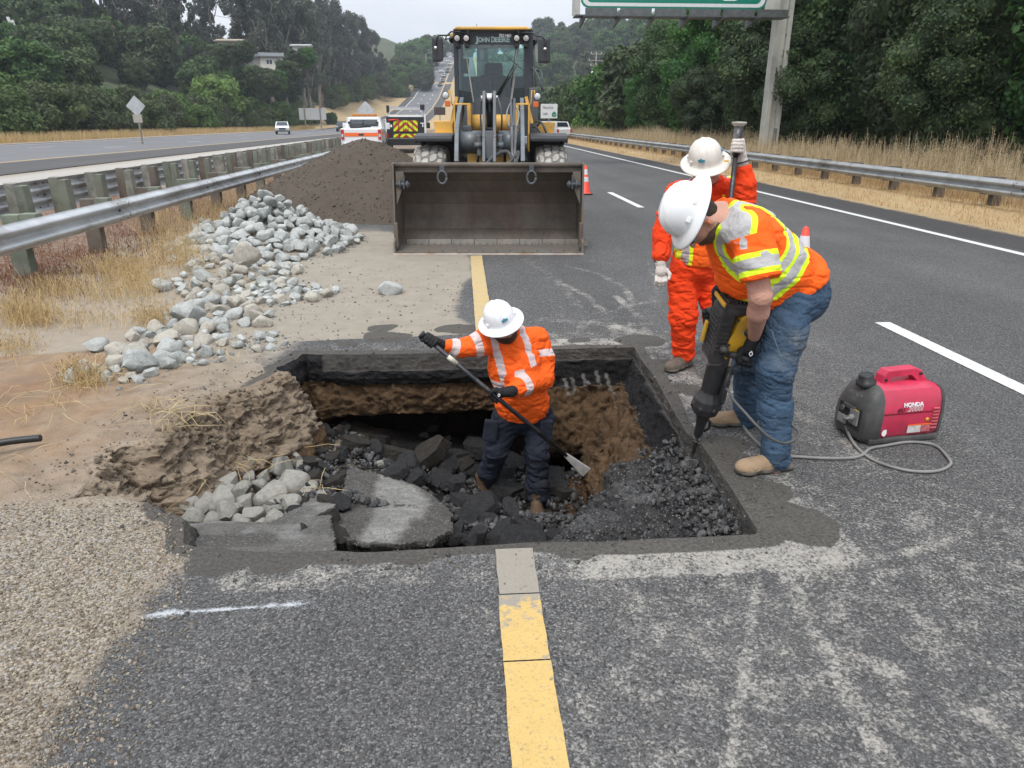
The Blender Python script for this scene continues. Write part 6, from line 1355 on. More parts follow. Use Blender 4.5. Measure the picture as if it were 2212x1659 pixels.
# lift arms
def arm(ptsz, yls, wd, name='lift_arm', m=GRYB, hgt=.20):
    P = [zb(a, b_, y) for (a, b_), y in zip(ptsz, yls)]; mb = MB(); 
    for k in range(len(P) - 1):
        a, b_ = P[k], P[k + 1]; d = (b_ - a).normalized(); n = d.cross(Vector((1, 0, 0))).normalized(); h_ = hgt / 2
        mb.prism([a + n * h_ - d * .03 - Vector((wd / 2, 0, 0)), a - n * h_ - d * .03 - Vector((wd / 2, 0, 0)), b_ - n * h_ + d * .03 - Vector((wd / 2, 0, 0)), b_ + n * h_ + d * .03 - Vector((wd / 2, 0, 0))], (wd, 0, 0), bev=.006)
    return mb.build(name, m, LD)
arm([(712, 125), (668, 330), (650, 500), (645, 700), (642, 930)], [2.75, 2.3, 1.9, 1.6, 1.25], .062, hgt=.26); arm([(1497, 130), (1503, 330), (1505, 500), (1508, 700), (1510, 930)], [2.75, 2.3, 1.9, 1.6, 1.25], .062, hgt=.26)
for (a_, b_) in ((672, 975), (1192, 1490)):
    c, c2 = zb(a_, 608, 1.95), zb(b_, 608, 1.95); mb = MB(); mb.tube([(c.x, 2.0, c.z), (c2.x, 2.0, c2.z)], .175, 28); mb.build('arm_cross_tube', GRYB, LD)
c = zb(780, 430, 1.9); mb = MB(); mb.box((c.x, 1.95, c.z), (.15, .03, .1), bev=.02); mb.tube([(c.x - .03, 1.925, c.z), (c.x - .03, 1.94, c.z)], .02, 10, mi=0); mb.build('arm_bracket', DKG, LD)
# tilt linkage
for (xt, xb) in ((1003, 1000), (1140, 1140)):
    p = [zb(xt, -20, 1.9), zb(xt, 300, 1.7), zb(xb, 600, 1.45), zb(xb, 920, 1.2)]; mb = MB()
    for a, b_ in zip(p, p[1:]):
        d = (b_ - a).normalized(); n = d.cross(Vector((1, 0, 0))).normalized(); mb.prism([a + n * .11 - Vector((.024, 0, 0)), a - n * .11 - Vector((.024, 0, 0)), b_ - n * .11 - Vector((.024, 0, 0)), b_ + n * .11 - Vector((.024, 0, 0))], (.048, 0, 0), bev=.008)
    mb.build('tilt_lever', DKG, LD)
a, b_ = zb(1003, 30, 1.85), zb(1140, 30, 1.85); mb = MB(); mb.tube([a + Vector((-.05, 0, 0)), b_ + Vector((.05, 0, 0))], .045, 14); mb.tube([(a.x * .5 + b_.x * .5 - .075, 1.85, a.z), (a.x * .5 + b_.x * .5 + .075, 1.85, a.z)], .075, 16); mb.build('lever_pin', CHROME, LD)
c = (a + b_) / 2; mb = MB(); mb.tube([(c.x, 1.88, c.z - .05), (c.x, 2.1, c.z - .55)], .06, 14); mb.box((c.x, 1.75, c.z - .62), (.14, .2, .4), bev=.02); mb.build('tilt_cylinder', BLK_, LD)
c3 = zb(1075, 640, 1.45); mb = MB(); mb.prism([(c3.x - .06, 1.4, c3.z + .2), (c3.x + .06, 1.4, c3.z + .2), (c3.x + .10, 1.35, c3.z), (c3.x + .09, 1.3, c3.z - .2), (c3.x - .09, 1.3, c3.z - .2), (c3.x - .10, 1.35, c3.z)], (0, .1, 0), bev=.01); mb.build('bell_crank', DKG, LD)
for xx in (935, 1215): 
    c = zb(xx, 650, 1.75); mb = MB(); mb.box((c.x, 1.9, c.z), (.07, .4, .32), bev=.02); mb.tube([(c.x - .07, 1.72, c.z), (c.x + .05, 1.72, c.z)], .05, 12); mb.build('pivot_lug', GRYB, LD)
for xs in ((720, 830), (1545, 830)):
    c = zb(*xs, 1.85); mb = MB(); mb.tube([(c.x, 1.2, .85), (c.x, 2.6, 1.25)], .065, 14); mb.tube([(c.x, 2.0, 1.08), (c.x, 2.6, 1.25)], .09, 14); mb.build('lift_cylinder', BLK_, LD)
# hoses
def hose(ps, r, m=RUB, rib=False, name='hydraulic_hose'):
    pts_ = [zb(a, b_, y) for a, b_, y in ps]; C_ = []
    for i in range(len(pts_) - 1):
        p0 = pts_[max(i - 1, 0)]; p1 = pts_[i]; p2 = pts_[i + 1]; p3 = pts_[min(i + 2, len(pts_) - 1)]
        for k in range(10): t = k / 10; C_.append(.5 * ((2 * p1) + (p2 - p0) * t + (2 * p0 - 5 * p1 + 4 * p2 - p3) * t * t + (3 * p1 - p0 - 3 * p2 + p3) * t ** 3))
    C_.append(pts_[-1]); mb = MB(); rr = [r * (1.0 if not rib or i % 2 else 1.28) for i in range(len(C_))]; mb.tube(C_, rr, 8); return mb.build(name, m, LD)
RIB = mat('spiral_hose_guard', (.24, .245, .25), .6, var=.2)
hose([(1365, 400, 1.6), (1368, 560, 1.6), (1372, 740, 1.6), (1380, 860, 1.5)], .019, RIB, True); hose([(1422, 400, 1.6), (1416, 560, 1.6), (1408, 740, 1.6), (1400, 900, 1.5)], .019, RIB, True)
hose([(1030, 905, 1.1), (1110, 810, 1.2), (1230, 740, 1.4), (1320, 745, 1.4), (1370, 850, 1.3), (1375, 910, 1.2)], .030); hose([(1310, 905, 1.1), (1400, 800, 1.2), (1450, 735, 1.3), (1440, 820, 1.2), (1410, 905, 1.1)], .024)
hose([(965, 60, 1.8), (955, 200, 1.85), (960, 400, 1.9)], .013, DKG); hose([(1180, 20, 1.8), (1220, 160, 1.7), (1236, 300, 1.7), (1230, 450, 1.8)], .014, DKG); hose([(1345, 100, 2.2), (1300, 230, 2.1), (1335, 400, 1.7)], .012, RIB); hose([(1400, 120, 2.2), (1460, 230, 2.1), (1425, 400, 1.7)], .012, RIB)
hose([(1355, 60, 2.3), (1360, 250, 2.0), (1370, 400, 1.65)], .022, DKG); hose([(1400, 40, 2.3), (1395, 250, 2.0), (1385, 400, 1.65)], .022, DKG)
mb = MB(); c = zb(1390, 410, 1.62); mb.box(c, (.2, .03, .05), bev=.005); mb.build('hose_clamp', DKG, LD)
# headlight brackets
for s, lx_, ly_, ox_, oy_ in ((-1, 350, 1160, 385, 1295), (1, 1845, 1180, 1820, 1310)):
    c = za(lx_, ly_, 2.5); o_ = za(ox_, oy_, 2.5)
    a1, a2, a3, a4 = (za(lx_ - 80 * -s * -1, 1080, 2.5), za(lx_ + 90 * -s, 1080, 2.5), za(lx_ + 100 * -s, 1290, 2.5), za(lx_ + 170 * -s, 1400, 2.6))
    mb = MB(); mb.tube([Vector((a1.x + s * .03, 2.5, a1.z - .1)), a1 + Vector((s * .03, 0, 0)), a2, a3, a4], .012, 6); mb.box((a3 + a4) / 2 + Vector((0, .03, -.05)), (.05, .03, .42), rot=Euler((0, R(-14) * s, 0)).to_matrix()); mb.build('lamp_bracket', YEL, LD)
    mb = MB(); mb.lathe([(.001, .09), (.04, .08), (.058, .02), (.058, -.01)], c, (0, 1, 0), 20); h_ = mb.build('headlight', BLK_, LD); mb = MB(); mb.lathe([(.001, -.022), (.035, -.018), (.05, -.008)], c, (0, 1, 0), 20); mb.build('lens', LENS, h_)
    mb = MB(); mb.box(o_, (.088, .05, .09), bev=.015); mb.build('turn_signal', ORL, LD)
# cab
YC = 3.45; YB = 4.9; p = lambda a, b_, y=YC: za(a, b_, y)
zt = p(1000, 120).z; zbm = p(1000, 1280).z; xl_, xr_ = p(490, 700).x, p(1775, 700).x
mb = MB(); P = [(xl_ + .0, zt + .015), (xl_ + .06, zt + .065), (xr_ - .12, zt + .065), (xr_ - .03, zt + .015)]; mb.prism([(x, YC - .12, z) for x, z in P], (0, YB - YC + .3, 0), bev=.02); mb.build('cab_roof', YEL, LD)
mb = MB(); mb.box(((xl_ + xr_) / 2, (YC + YB) / 2, zt - .02), (xr_ - xl_, YB - YC, .1)); hd0, hd1 = p(1000, 120).z, p(1000, 330).z
mb.box(((xl_ + xr_) / 2, YC + .03, (hd0 + hd1) / 2), (xr_ - xl_ - .02, .06, hd0 - hd1), bev=.01)
for (a, b_) in ((488, 560), (1640, 1775)):
    xa, xb = p(a, 700).x, p(b_, 700).x; mb.box(((xa + xb) / 2, YC + .05, (zt + zbm) / 2), (xb - xa, .12, zt - zbm), bev=.02); mb.box(((xa + xb) / 2, YB, (zt + zbm) / 2), (xb - xa, .10, zt - zbm), bev=.02)
    mb.box(((xa + xb) / 2, (YC + YB) / 2, zbm + .05), (xb - xa, YB - YC, .12))
mb.box(((xl_ + xr_) / 2, YB, zbm + .25), (xr_ - xl_, .08, .5))
mb.build('cab_frame', mat('cab_frame_paint', (.035, .042, .052), .45, var=.15, scale=3), LD)
mb = MB(); mb.box(((xl_ + xr_) / 2, (YC + YB) / 2, zbm - .28), (xr_ - xl_ - .1, YB - YC, .55)); mb.build('cab_floor', DKG, LD)
F2 = YC - .005
mb = MB(); lo = [(840, 1270), (830, 1240), (960, 1135), (1100, 1115), (1250, 1135), (1400, 1235), (1400, 1500), (840, 1500)]; mb.prism([p(a, b_, YC - .06) for a, b_ in lo], (0, .04, 0), bev=.004); mb.build('cowl', mat('cowl_grey', (.062, .07, .08), .5), LD)
mb = MB(); mb.quad([p(560, 330, YC + .02), p(1640, 330, YC + .02), p(1640, 1278, YC + .02), p(560, 1278, YC + .02)]); mb.build('windshield', GLS, LD)
for s, a in ((-1, xl_ + .01), (1, xr_ - .01)): mb = MB(); mb.quad([(a, YC + .12, zbm + .1), (a, YB - .06, zbm + .1), (a, YB - .06, zt - .07), (a, YC + .12, zt - .07)]); mb.build('side_window', GLS, LD)
mb = MB(); mb.quad([(xl_ + .07, YB + .02, zbm + .5), (xr_ - .1, YB + .02, zbm + .5), (xr_ - .1, YB + .02, zt - .1), (xl_ + .07, YB + .02, zt - .1)]); mb.build('rear_window', GLS, LD)
def seal(a, b_, wd, name, m): 
    p0, p1 = p(*a, YC - .012), p(*b_, YC - .012); w_ = Vector((wd, 0, 0)); mb = MB(); mb.prism([p0 - w_, p0 + w_, p1 + w_, p1 - w_], (0, .02, 0)); return mb.build(name, m, LD)
SEAL = mat('grey_window_seal', (.26, .26, .245), .7, var=.2); seal((655, 290), (806, 1275), .011, 'window_seal', SEAL); seal((1550, 255), (1420, 1225), .018, 'window_seal', SEAL)
DK2 = mat('dark_glass_border', (.012, .02, .022), .25); 
mb = MB(); mb.quad([p(700, 330, YC + .01), p(1500, 330, YC + .01), p(1495, 400, YC + .01), p(712, 400, YC + .01)]); mb.build('sun_band', mat('sun_band', (.10, .125, .13), .3), LD)
mb = MB(); mb.quad([p(560, 1070, YC + .01), p(770, 1110, YC + .01), p(800, 1275, YC + .01), p(560, 1275, YC + .01)]); mb.build('lower_glass_panel', DK2, LD); mb = MB(); mb.quad([p(1440, 1050, YC + .01), p(1640, 1030, YC + .01), p(1640, 1275, YC + .01), p(1425, 1275, YC + .01)]); mb.build('lower_glass_panel', DK2, LD)
# lettering on the header
HT = mat('green_grey_lettering', (.33, .44, .42), .5, var=.03); WT = mat('white_lettering', (.8, .8, .8), .5, var=.02)
def zmat(zx, zy, yl): c = za(zx, zy, yl); return frame(c, (1, 0, 0), (0, 0, 1))
for t_, x0_, x1_, hh_ in (('J', 830, 880, 1.25), ('OHN', 880, 1068, 1.0), ('D', 1095, 1150, 1.25), ('EERE', 1150, 1398, 1.0)):
    o = text_obj('lettering', t_, .098 * hh_, HT, zmat((x0_ + x1_) / 2, 256 if hh_ > 1 else 260, YC - .004), LD, .002, bold=.004)
    wv = [v.co for v in o.data.vertices]; w0, w1 = min(v.x for v in wv), max(v.x for v in wv); tgt0, tgt1 = za(x0_, 256, YC).x, za(x1_, 256, YC).x
    for v in o.data.vertices: v.co.x = tgt0 + (v.co.x - w0) / (w1 - w0) * (tgt1 - tgt0)
o = text_obj('fleet_number', '7011461', .062, WT, zmat(1322, 190, YC - .004), LD, .002, bold=.003)
# seat, wheel, exhaust and machine parts seen through the glass
SEATM = mat('seat_fabric', (.045, .05, .058), .85); c = za(1130, 780, 4.4); mb = MB(); mb.box((c.x, 4.45, c.z), (.34, .12, .32), bev=.06); mb.box((c.x, 4.45, c.z - .35), (.5, .14, .5), bev=.06); mb.box((c.x, 4.2, c.z - .62), (.5, .5, .14), bev=.05); mb.build('operator_seat', SEATM, LD)
c = za(1115, 900, 4.0); mb = MB(); ring = [(c.x + .24 * math.cos(a), 4.0 + .17 * math.sin(a) * .8, c.z + .10 * math.sin(a)) for a in np.linspace(0, 6.283, 25)]; mb.tube(ring, .016, 6); mb.tube([(c.x, 4.0, c.z), (c.x, 3.8, c.z - .45)], .05, 8); mb.tube([(c.x - .23, 4, c.z), (c.x + .23, 4, c.z)], .014, 6); mb.box((c.x, 3.8, c.z - .3), (.3, .12, .25), bev=.03); mb.build('steering_wheel', BLK_, LD)
c = za(950, 420, 5.6); c2 = za(950, 1000, 5.6); mb = MB(); mb.tube([(c.x, 5.6, c2.z), (c.x, 5.6, c.z)], .12, 14); mb.sphere((c.x, 5.6, c.z), .12, 2); mb.build('exhaust_stack', BLK_, LD)
mb = MB(); c = za(670, 685, 3.55); mb.box(c, (.13, .05, .24), bev=.01); mb.build('monitor', BLK_, LD)
mb = MB(); c = za(780, 900, 4.2); mb.tube([c, c - Vector((0, 0, .5))], .02, 6); mb.sphere(c, .04, 2); mb.build('joystick', BLK_, LD)
# wiper
def zl(pts_, r, name, m, par=LD):
    mb = MB(); mb.tube([za(*q) for q in pts_], r, 6); return mb.build(name, m, par)
zl([(1180, 1160, 3.36), (1330, 900, 3.37), (1460, 670, 3.38)], .014, 'wiper_arm', BLK_); zl([(1215, 1160, 3.36), (1350, 920, 3.37), (1500, 690, 3.38)], .011, 'wiper_arm', BLK_); zl([(1500, 350, 3.40), (1458, 660, 3.40), (1415, 1020, 3.40)], .007, 'wiper_blade', BLK_)
zl([(1225, 405, 3.43), (1440, 600, 3.43), (1610, 750, 3.43)], .005, 'aerial_cable', BLK_)
# mirrors
for (x0_, y0_, x1_, y1_, arm_) in ((122, 215, 312, 612, [(650, 160, 3.35), (560, 130, 3.2), (440, 125, 3.1), (380, 185, 3.05), (240, 185, 2.95), (195, 230, 2.9), (190, 390, 2.88)]), (1858, 225, 2050, 635, [(1560, 160, 3.35), (1650, 140, 3.2), (1760, 145, 3.1), (1840, 200, 3.0), (1920, 205, 2.95), (1975, 250, 2.9), (1968, 410, 2.88)])):
    a, b_ = za(x0_, y0_, 2.95), za(x1_, y1_, 2.95); mb = MB(); mb.box(((a.x + b_.x) / 2, 2.97, (a.z + b_.z) / 2), (b_.x - a.x, .09, a.z - b_.z), bev=.035); m_ = mb.build('mirror', mat('mirror_housing', (.035, .037, .042), .6), LD)
    zl(arm_, .014, 'mirror_arm', BLK_, m_); c = za(*arm_[-1]); mb = MB(); mb.sphere(c - Vector((0, .01, 0)), .03, 2); mb.build('mirror_knob', CHROME, m_)
# work lamps
for x_ in (540, 688, 1508, 1660):
    c = za(x_, 235, 3.3); mb = MB(); mb.lathe([(.001, .1), (.05, .09), (.065, .0), (.062, -.03)], c, (0, 1, -.0), 16); mb.box(c + Vector((0, .03, -.09)), (.07, .08, .1), bev=.02); mb.box(c + Vector((.03, .05, .1)), (.02, .03, .1)); l_ = mb.build('work_lamp', BLK_, LD); mb = MB(); mb.lathe([(.001, -.04), (.035, -.036), (.046, -.03)], c + Vector((0, 0, .0)), (0, 1, 0), 16); mb.build('lens', mat('work_lamp_lens', (.42, .39, .37), .3), l_)
zl([(400, 240, 3.4), (350, 250, 3.3), (365, 190, 3.25), (420, 180, 3.3)], .012, 'beacon_guard', BLK_); 
for (x_, y_) in ((455, 255), (1790, 285)): c = za(x_, y_, 3.5); mb = MB(); mb.lathe([(.001, .08), (.05, .07), (.058, 0), (.05, -.05), (.02, -.06)], c, (0, 1, 0), 14); mb.build('round_lamp', BLK_, LD)
mb = MB(); mb.prism([za(*q) for q in ((400, 175, 3.5), (500, 135, 3.5), (520, 200, 3.5), (430, 200, 3.5))], (0, .3, 0)); mb.prism([za(*q) for q in ((1690, 150, 3.5), (1800, 190, 3.5), (1730, 215, 3.5))], (0, .3, 0)); mb.build('roof_corner', YEL, LD)
zl([(858, 0, 4.6), (858, 100, 4.6)], .006, 'antenna', BLK_)
# right handrails, steps
zl([(1720, 712, 3.5), (1775, 715, 3.4), (1830, 800, 3.3), (1945, 1060, 3.2), (1945, 1100, 3.2)], .016, 'handrail', DKG); zl([(1830, 760, 3.6), (1890, 760, 3.5), (1920, 810, 3.4), (1920, 1080, 3.3)], .016, 'handrail', DKG)
zl([(1790, 340, 3.5), (1815, 900, 3.5), (1822, 1300, 3.5)], .016, 'handrail', DKG); zl([(1800, 1300, 3.6), (1810, 1560, 3.6)], .02, 'handrail', DKG)
def zlb(pts_, r, name, m): mb = MB(); mb.tube([zb(*q) for q in pts_], r, 6); return mb.build(name, m, LD)
zlb([(1635, 338, 2.9), (1740, 338, 2.8), (1775, 370, 2.75), (1825, 500, 2.7)], .018, 'step_rail', DKG); zlb([(1635, 408, 2.9), (1690, 410, 2.8), (1760, 515, 2.7)], .018, 'step_rail', DKG); zlb([(1700, 395, 2.85), (1745, 345, 2.8)], .016, 'step_rail', DKG)
c = zb(1605, 300, 3.2); mb = MB(); mb.box((c.x + .06, 3.35, c.z - .1), (.16, .4, 1.2), bev=.02); mb.build('cab_side_post', DKG, LD)
# ================================================================== VEHICLES, CONES, GENERATOR, BREAKER, CORD
WPAINT = mat('white_car_paint', (.72, .73, .74), .3, var=.03, scale=1, coat=.4); DGL = mat('dark_vehicle_glass', (.025, .032, .038), .08, var=.1, spec=.8); TYR = mat('car_tyre', (.03, .03, .03), .85); HUB = mat('wheel_hub', (.5, .5, .5), .35, .6); SILV = mat('silver_car_paint', (.38, .39, .40), .3, .4, var=.03); DARKP = mat('dark_car_paint', (.03, .035, .042), .3, var=.05, coat=.4); BLUEP = mat('blue_car_paint', (.05, .09, .15), .3, var=.05)
def car_meshes(paint, kind):
    """returns [(name, mesh, children)], local: x right, y forward, z up"""
    out = []
    def fin(mb, m): bmesh.ops.recalc_face_normals(mb.bm, faces=mb.bm.faces[:]); me = bpy.data.meshes.new('part'); mb.bm.to_mesh(me); mb.bm.free(); me.materials.append(m); return me
    if kind == 'pickup': L_, W_, prof_, cab = 5.1, 1.85, [(-2.5, .5), (-2.52, 1.02), (-.75, 1.05), (1.1, 1.08), (2.35, .98), (2.52, .8), (2.52, .42), (-2.45, .42)], [(-.85, 1.05), (-.65, 1.62), (.55, 1.65), (1.35, 1.08)]
    elif kind == 'suv': L_, W_, prof_, cab = 4.6, 1.85, [(-2.25, .5), (-2.28, 1.0), (-2.0, 1.08), (.9, 1.08), (2.0, .98), (2.28, .8), (2.28, .4), (-2.2, .4)], [(-2.1, 1.05), (-1.85, 1.66), (.2, 1.70), (1.1, 1.08)]
    else: L_, W_, prof_, cab = 4.6, 1.78, [(-2.25, .45), (-2.28, .9), (-1.9, .98), (1.0, .95), (2.0, .82), (2.26, .68), (2.28, .35), (-2.2, .35)], [(-1.7, .95), (-1.0, 1.42), (.2, 1.44), (1.05, .95)]
    h = W_ / 2; mb = MB(); mb.prism([(-h, y, z) for y, z in prof_], (W_, 0, 0), bev=.07)
    P = cab; t_ = .84; lo = [(-h * .96, P[0][0], P[0][1]), (-h * t_, P[1][0], P[1][1]), (-h * t_, P[2][0], P[2][1]), (-h * .96, P[3][0], P[3][1])]; hi = [(-x, y, z) for x, y, z in lo]
    mb._add(lo + hi, [(0, 1, 2, 3), (7, 6, 5, 4), (1, 5, 6, 2), (0, 4, 5, 1), (2, 6, 7, 3)]); body = fin(mb, paint)
    def lerp(a, b_, t): return tuple(a[i] + (b_[i] - a[i]) * t for i in range(3))
    gl = []
    mb = MB(); a, b_, c, d = lo[3], hi[3], hi[2], lo[2]; o_ = (0, .02, .015); q = [lerp(lerp(a, b_, .06), lerp(d, c, .06), .1), lerp(lerp(a, b_, .94), lerp(d, c, .94), .1), lerp(lerp(a, b_, .92), lerp(d, c, .92), .9), lerp(lerp(a, b_, .08), lerp(d, c, .08), .9)]; mb.quad([tuple(x[i] + o_[i] for i in range(3)) for x in q]); gl.append(('windshield', fin(mb, DGL), []))
    mb = MB(); a, b_, c, d = lo[0], hi[0], hi[1], lo[1]; q = [lerp(lerp(a, b_, .1), lerp(d, c, .1), .25), lerp(lerp(a, b_, .9), lerp(d, c, .9), .25), lerp(lerp(a, b_, .88), lerp(d, c, .88), .88), lerp(lerp(a, b_, .12), lerp(d, c, .12), .88)]; mb.quad([(x[0], x[1] - .02, x[2] + .01) for x in q]); gl.append(('rear_window', fin(mb, DGL), []))
    for s, S_ in ((-1, lo), (1, hi)):
        mb = MB(); A_, B_, C_, D_ = S_; q = [lerp(A_, D_, .1), lerp(A_, D_, .9), lerp(B_, C_, .9), lerp(B_, C_, .1)]; q = [lerp(q[0], q[3], .1), lerp(q[1], q[2], .1), lerp(q[1], q[2], .88), lerp(q[0], q[3], .88)]; mb.quad([(x[0] + s * .015, x[1], x[2]) for x in q]); gl.append(('side_window', fin(mb, DGL), []))
    wy = L_ * .31
    for y in (wy, -wy):
        for s in (-1, 1):
            mb = MB(); mb.lathe([(.2, -.1), (.34, -.11), (.36, -.08), (.36, .08), (.34, .11), (.2, .1)], (s * (h - .08), y, .36), (1, 0, 0), 20); ty = fin(mb, TYR); mb = MB(); mb.lathe([(.001, 0), (.08, .0), (.2, .03)] if s > 0 else [(.001, 0), (.08, 0), (.2, -.03)], (s * (h + .02), y, .36), (1, 0, 0), 14); gl.append(('wheel', ty, [('rim', fin(mb, HUB), [])]))
    fy = L_ / 2 + .0
    for s in (-1, 1): mb = MB(); mb.box((s * h * .76, fy - .01, .78), (.34, .08, .16), bev=.02); gl.append(('headlight', fin(mb, LENS), [])); mb = MB(); mb.box((s * h * .88, -fy + (.0 if kind != 'pickup' else .0), .85), (.16, .1, .3), bev=.02); gl.append(('tail_light', fin(mb, REDL), []))
    mb = MB(); mb.box((0, fy + .0, .74), (W_ * .5, .07, .22), bev=.01); gl.append(('grille', fin(mb, BLK_), [])); mb = MB(); mb.box((0, fy, .45), (W_ * .96, .16, .16), bev=.03); gl.append(('bumper', fin(mb, BLK_ if paint is WPAINT and kind == 'pickup' else paint), []))
    if kind == 'pickup': mb = MB(); mb.box((0, -1.65, 1.062), (W_ - .24, 1.5, .03)); gl.append(('bed', fin(mb, BLK_), []))
    return [('body', body, [])] + gl
_cm = {}
def car(name, paint, kind, loc, rz, label, cat, group=None, rx=0):
    k = (paint.name, kind)
    if k not in _cm: _cm[k] = car_meshes(paint, kind)
    t = thing(name, label, cat, loc, rz, group); t.rotation_euler = (rx, 0, rz)
    for nm, me, ch in _cm[k]:
        o = bpy.data.objects.new(nm, me); COL.objects.link(o); o.parent = t
        for n2, m2, _ in ch: o2 = bpy.data.objects.new(n2, m2); COL.objects.link(o2); o2.parent = o
    return t
def on_ground(px, py, lo, hi, zf=lambda x, y: float(baseY(y)) + .05):
    best = None
    for Y_ in np.arange(lo, hi, .5):
        p_ = at(px, py, Y_); d = abs(p_.z - zf(p_.x, Y_))
        if best is None or d < best[0]: best = (d, p_)
    return best[1]
g = G(613, 291); car('pickup_truck', WPAINT, 'pickup', (-25.0, 108, .06), R(180 + 12), 'white pickup truck with black bumper driving toward us in the opposite lanes', 'pickup truck')
g = on_ground(740, 284, 110, 160); car('dark_suv', DARKP, 'suv', (g.x, g.y, .06), R(180 + 5), 'dark suv coming toward us just left of the parked white pickup', 'car')
g = on_ground(757, 283, 120, 170); car('dark_car', BLUEP, 'suv', (g.x - .6, g.y + 10, .06), R(180), 'dark blue vehicle half hidden behind the parked white pickup', 'car')
car('white_suv', WPAINT, 'suv', (9.0 - .4, 73, .06), R(32), 'white suv with black window seen just right of the loader near the right guardrail', 'car')
GFC = 'cars on the distant hill road'
for (px, py, pt, kd, lab) in [(931.8, 175, SILV, 'car', 'lowest silver car at the left side of the distant hill road'), (936.7, 166, SILV, 'car', 'silver car just above the lowest left one on the hill road'), (950.8, 185.5, DARKP, 'car', 'dark car lowest of all on the distant hill road'), (956.4, 177.5, DARKP, 'car', 'dark car right above the lowest dark one on the hill road'),
                          (958.5, 166.5, SILV, 'suv', 'silver suv in the middle of the distant hill road'), (952.9, 156, WPAINT, 'car', 'white car in the upper middle of the distant hill road'), (967, 156.4, DARKP, 'car', 'dark car beside the yellow line halfway up the hill road'), (969, 149, SILV, 'car', 'small silver car near the top right of the hill road'), (973, 140.5, WPAINT, 'suv', 'white van shaped vehicle near the top right of the hill road'), (967.6, 133.5, WPAINT, 'car', 'smallest white car at the very top of the hill road')]:
    g = on_ground(px, py, 230, 600); car('distant_car', pt, kd, (g.x, g.y, float(baseY(g.y)) + .06), R(180 - 4), lab, 'car', rx=R(-9))
def on_terr(px, py, lo=180, hi=600):
    d = ray(px, py); 
    for Y_ in np.arange(lo, hi, 1.0):
        t = Y_ / d.y; p_ = Vector((d.x * t, Y_, CAM_H + d.z * t))
        if p_.z < gz(p_.x, Y_): return p_
    return p_
rd = [(850, 200, 5), (862, 190, 6), (872, 176, 7), (880, 164, 7), (886, 152, 7), (891, 140, 8), (896, 128, 9)]; V = []; Fc = []
for i, (px, py, wd) in enumerate(rd):
    p_ = on_terr(px, py); V += [(p_.x - wd / 2, p_.y, gz(p_.x - wd / 2, p_.y) + .25), (p_.x + wd / 2, p_.y, gz(p_.x + wd / 2, p_.y) + .25)]
    if i: Fc.append((2 * i - 2, 2 * i - 1, 2 * i + 1, 2 * i))
tag(link('side_road', mesh_np('side_road', V, Fc), asphalt_mat('side_road_asphalt', (.19, .19, .18), (.24, .235, .225))), kind='structure')
p_ = on_terr(883, 160); car('distant_car', DARKP, 'suv', (p_.x, p_.y, gz(p_.x, p_.y) + .2), R(180 - 8), 'dark car on the pale side road beside the dark trees', 'car')

# ---- parked crew pickup with orange stripe
OST = mat('orange_stripe', (.85, .16, .03), .4, var=.04); CHV_Y = mat('fluorescent_yellow', (.62, .80, .02), .45, var=.03); CHV_R = mat('chevron_red', (.42, .03, .02), .45, var=.05)
T1 = thing('crew_pickup', 'white work pickup with orange stripes and light bar parked beyond the dirt mound', 'pickup truck', (-5.05, 38.6, 0), R(3)); W_ = 2.03; h = W_ / 2
mb = MB(); mb.prism([(-h, y, z) for y, z in [(0, .75), (0, 1.42), (2.1, 1.44), (2.1, 1.3), (4.3, 1.32), (5.7, 1.22), (5.9, .95), (5.9, .6), (0, .6)]], (W_, 0, 0), bev=.05)
lo = [(-h * .95, 2.1, 1.40), (-h * .82, 2.35, 1.96), (-h * .82, 3.9, 1.98), (-h * .95, 4.6, 1.32)]; hi = [(-x, y, z) for x, y, z in lo]; mb._add(lo + hi, [(0, 1, 2, 3), (7, 6, 5, 4), (1, 5, 6, 2), (0, 4, 5, 1), (2, 6, 7, 3)]); mb.build('body', WPAINT, T1)
mb = MB(); mb.quad([(-h * .76, 2.13, 1.50), (h * .76, 2.13, 1.50), (h * .70, 2.30, 1.86), (-h * .70, 2.30, 1.86)]); mb.build('rear_window', DGL, T1)
mb = MB(); mb.box((0, .03, 1.0), (W_ - .36, .08, .74), bev=.02); tg = mb.build('tailgate', WPAINT, T1); mb = MB(); mb.box((0, -.022, 1.12), (W_ - .38, .012, .17)); mb.build('orange_stripe', OST, tg)
mb = MB(); mb.lathe([(.001, -.03), (.13, -.02), (.15, 0)], (0, -.02, 1.12), (0, 1, 0), 20); bmesh.ops.scale(mb.bm, vec=(1, 1, .45), space=Matrix.Translation((0, 0, -1.12)), verts=mb.bm.verts[:]); mb.build('emblem', mat('emblem_dark', (.02, .025, .04), .3), tg)
for s in (-1, 1):
    mb = MB(); mb.box((s * (h - .09), -.01, 1.12), (.15, .08, .48), bev=.02); l_ = mb.build('tail_light', REDL, T1); mb = MB(); mb.box((s * (h - .09), -.055, 1.08), (.09, .02, .14)); mb.build('reverse_lens', LENS, l_)
    mb = MB(); mb.box((s * (h + .005), .75, 1.15), (.012, 1.2, .16)); mb.build('side_stripe', OST, T1)
    for y in (1.25, 4.9): mb = MB(); mb.lathe([(.22, -.13), (.39, -.13), (.41, -.1), (.41, .1), (.39, .13), (.22, .13)], (s * (h - .1), y, .41), (1, 0, 0), 24); mb.build('wheel', TYR, T1)
mb = MB(); mb.box((0, 1.9, 1.88), (1.75, .05, .08)); mb.box((-.8, 1.9, 1.65), (.05, .05, .45)); mb.box((.8, 1.9, 1.65), (.05, .05, .45)); mb.build('headache_rack', WPAINT, T1)
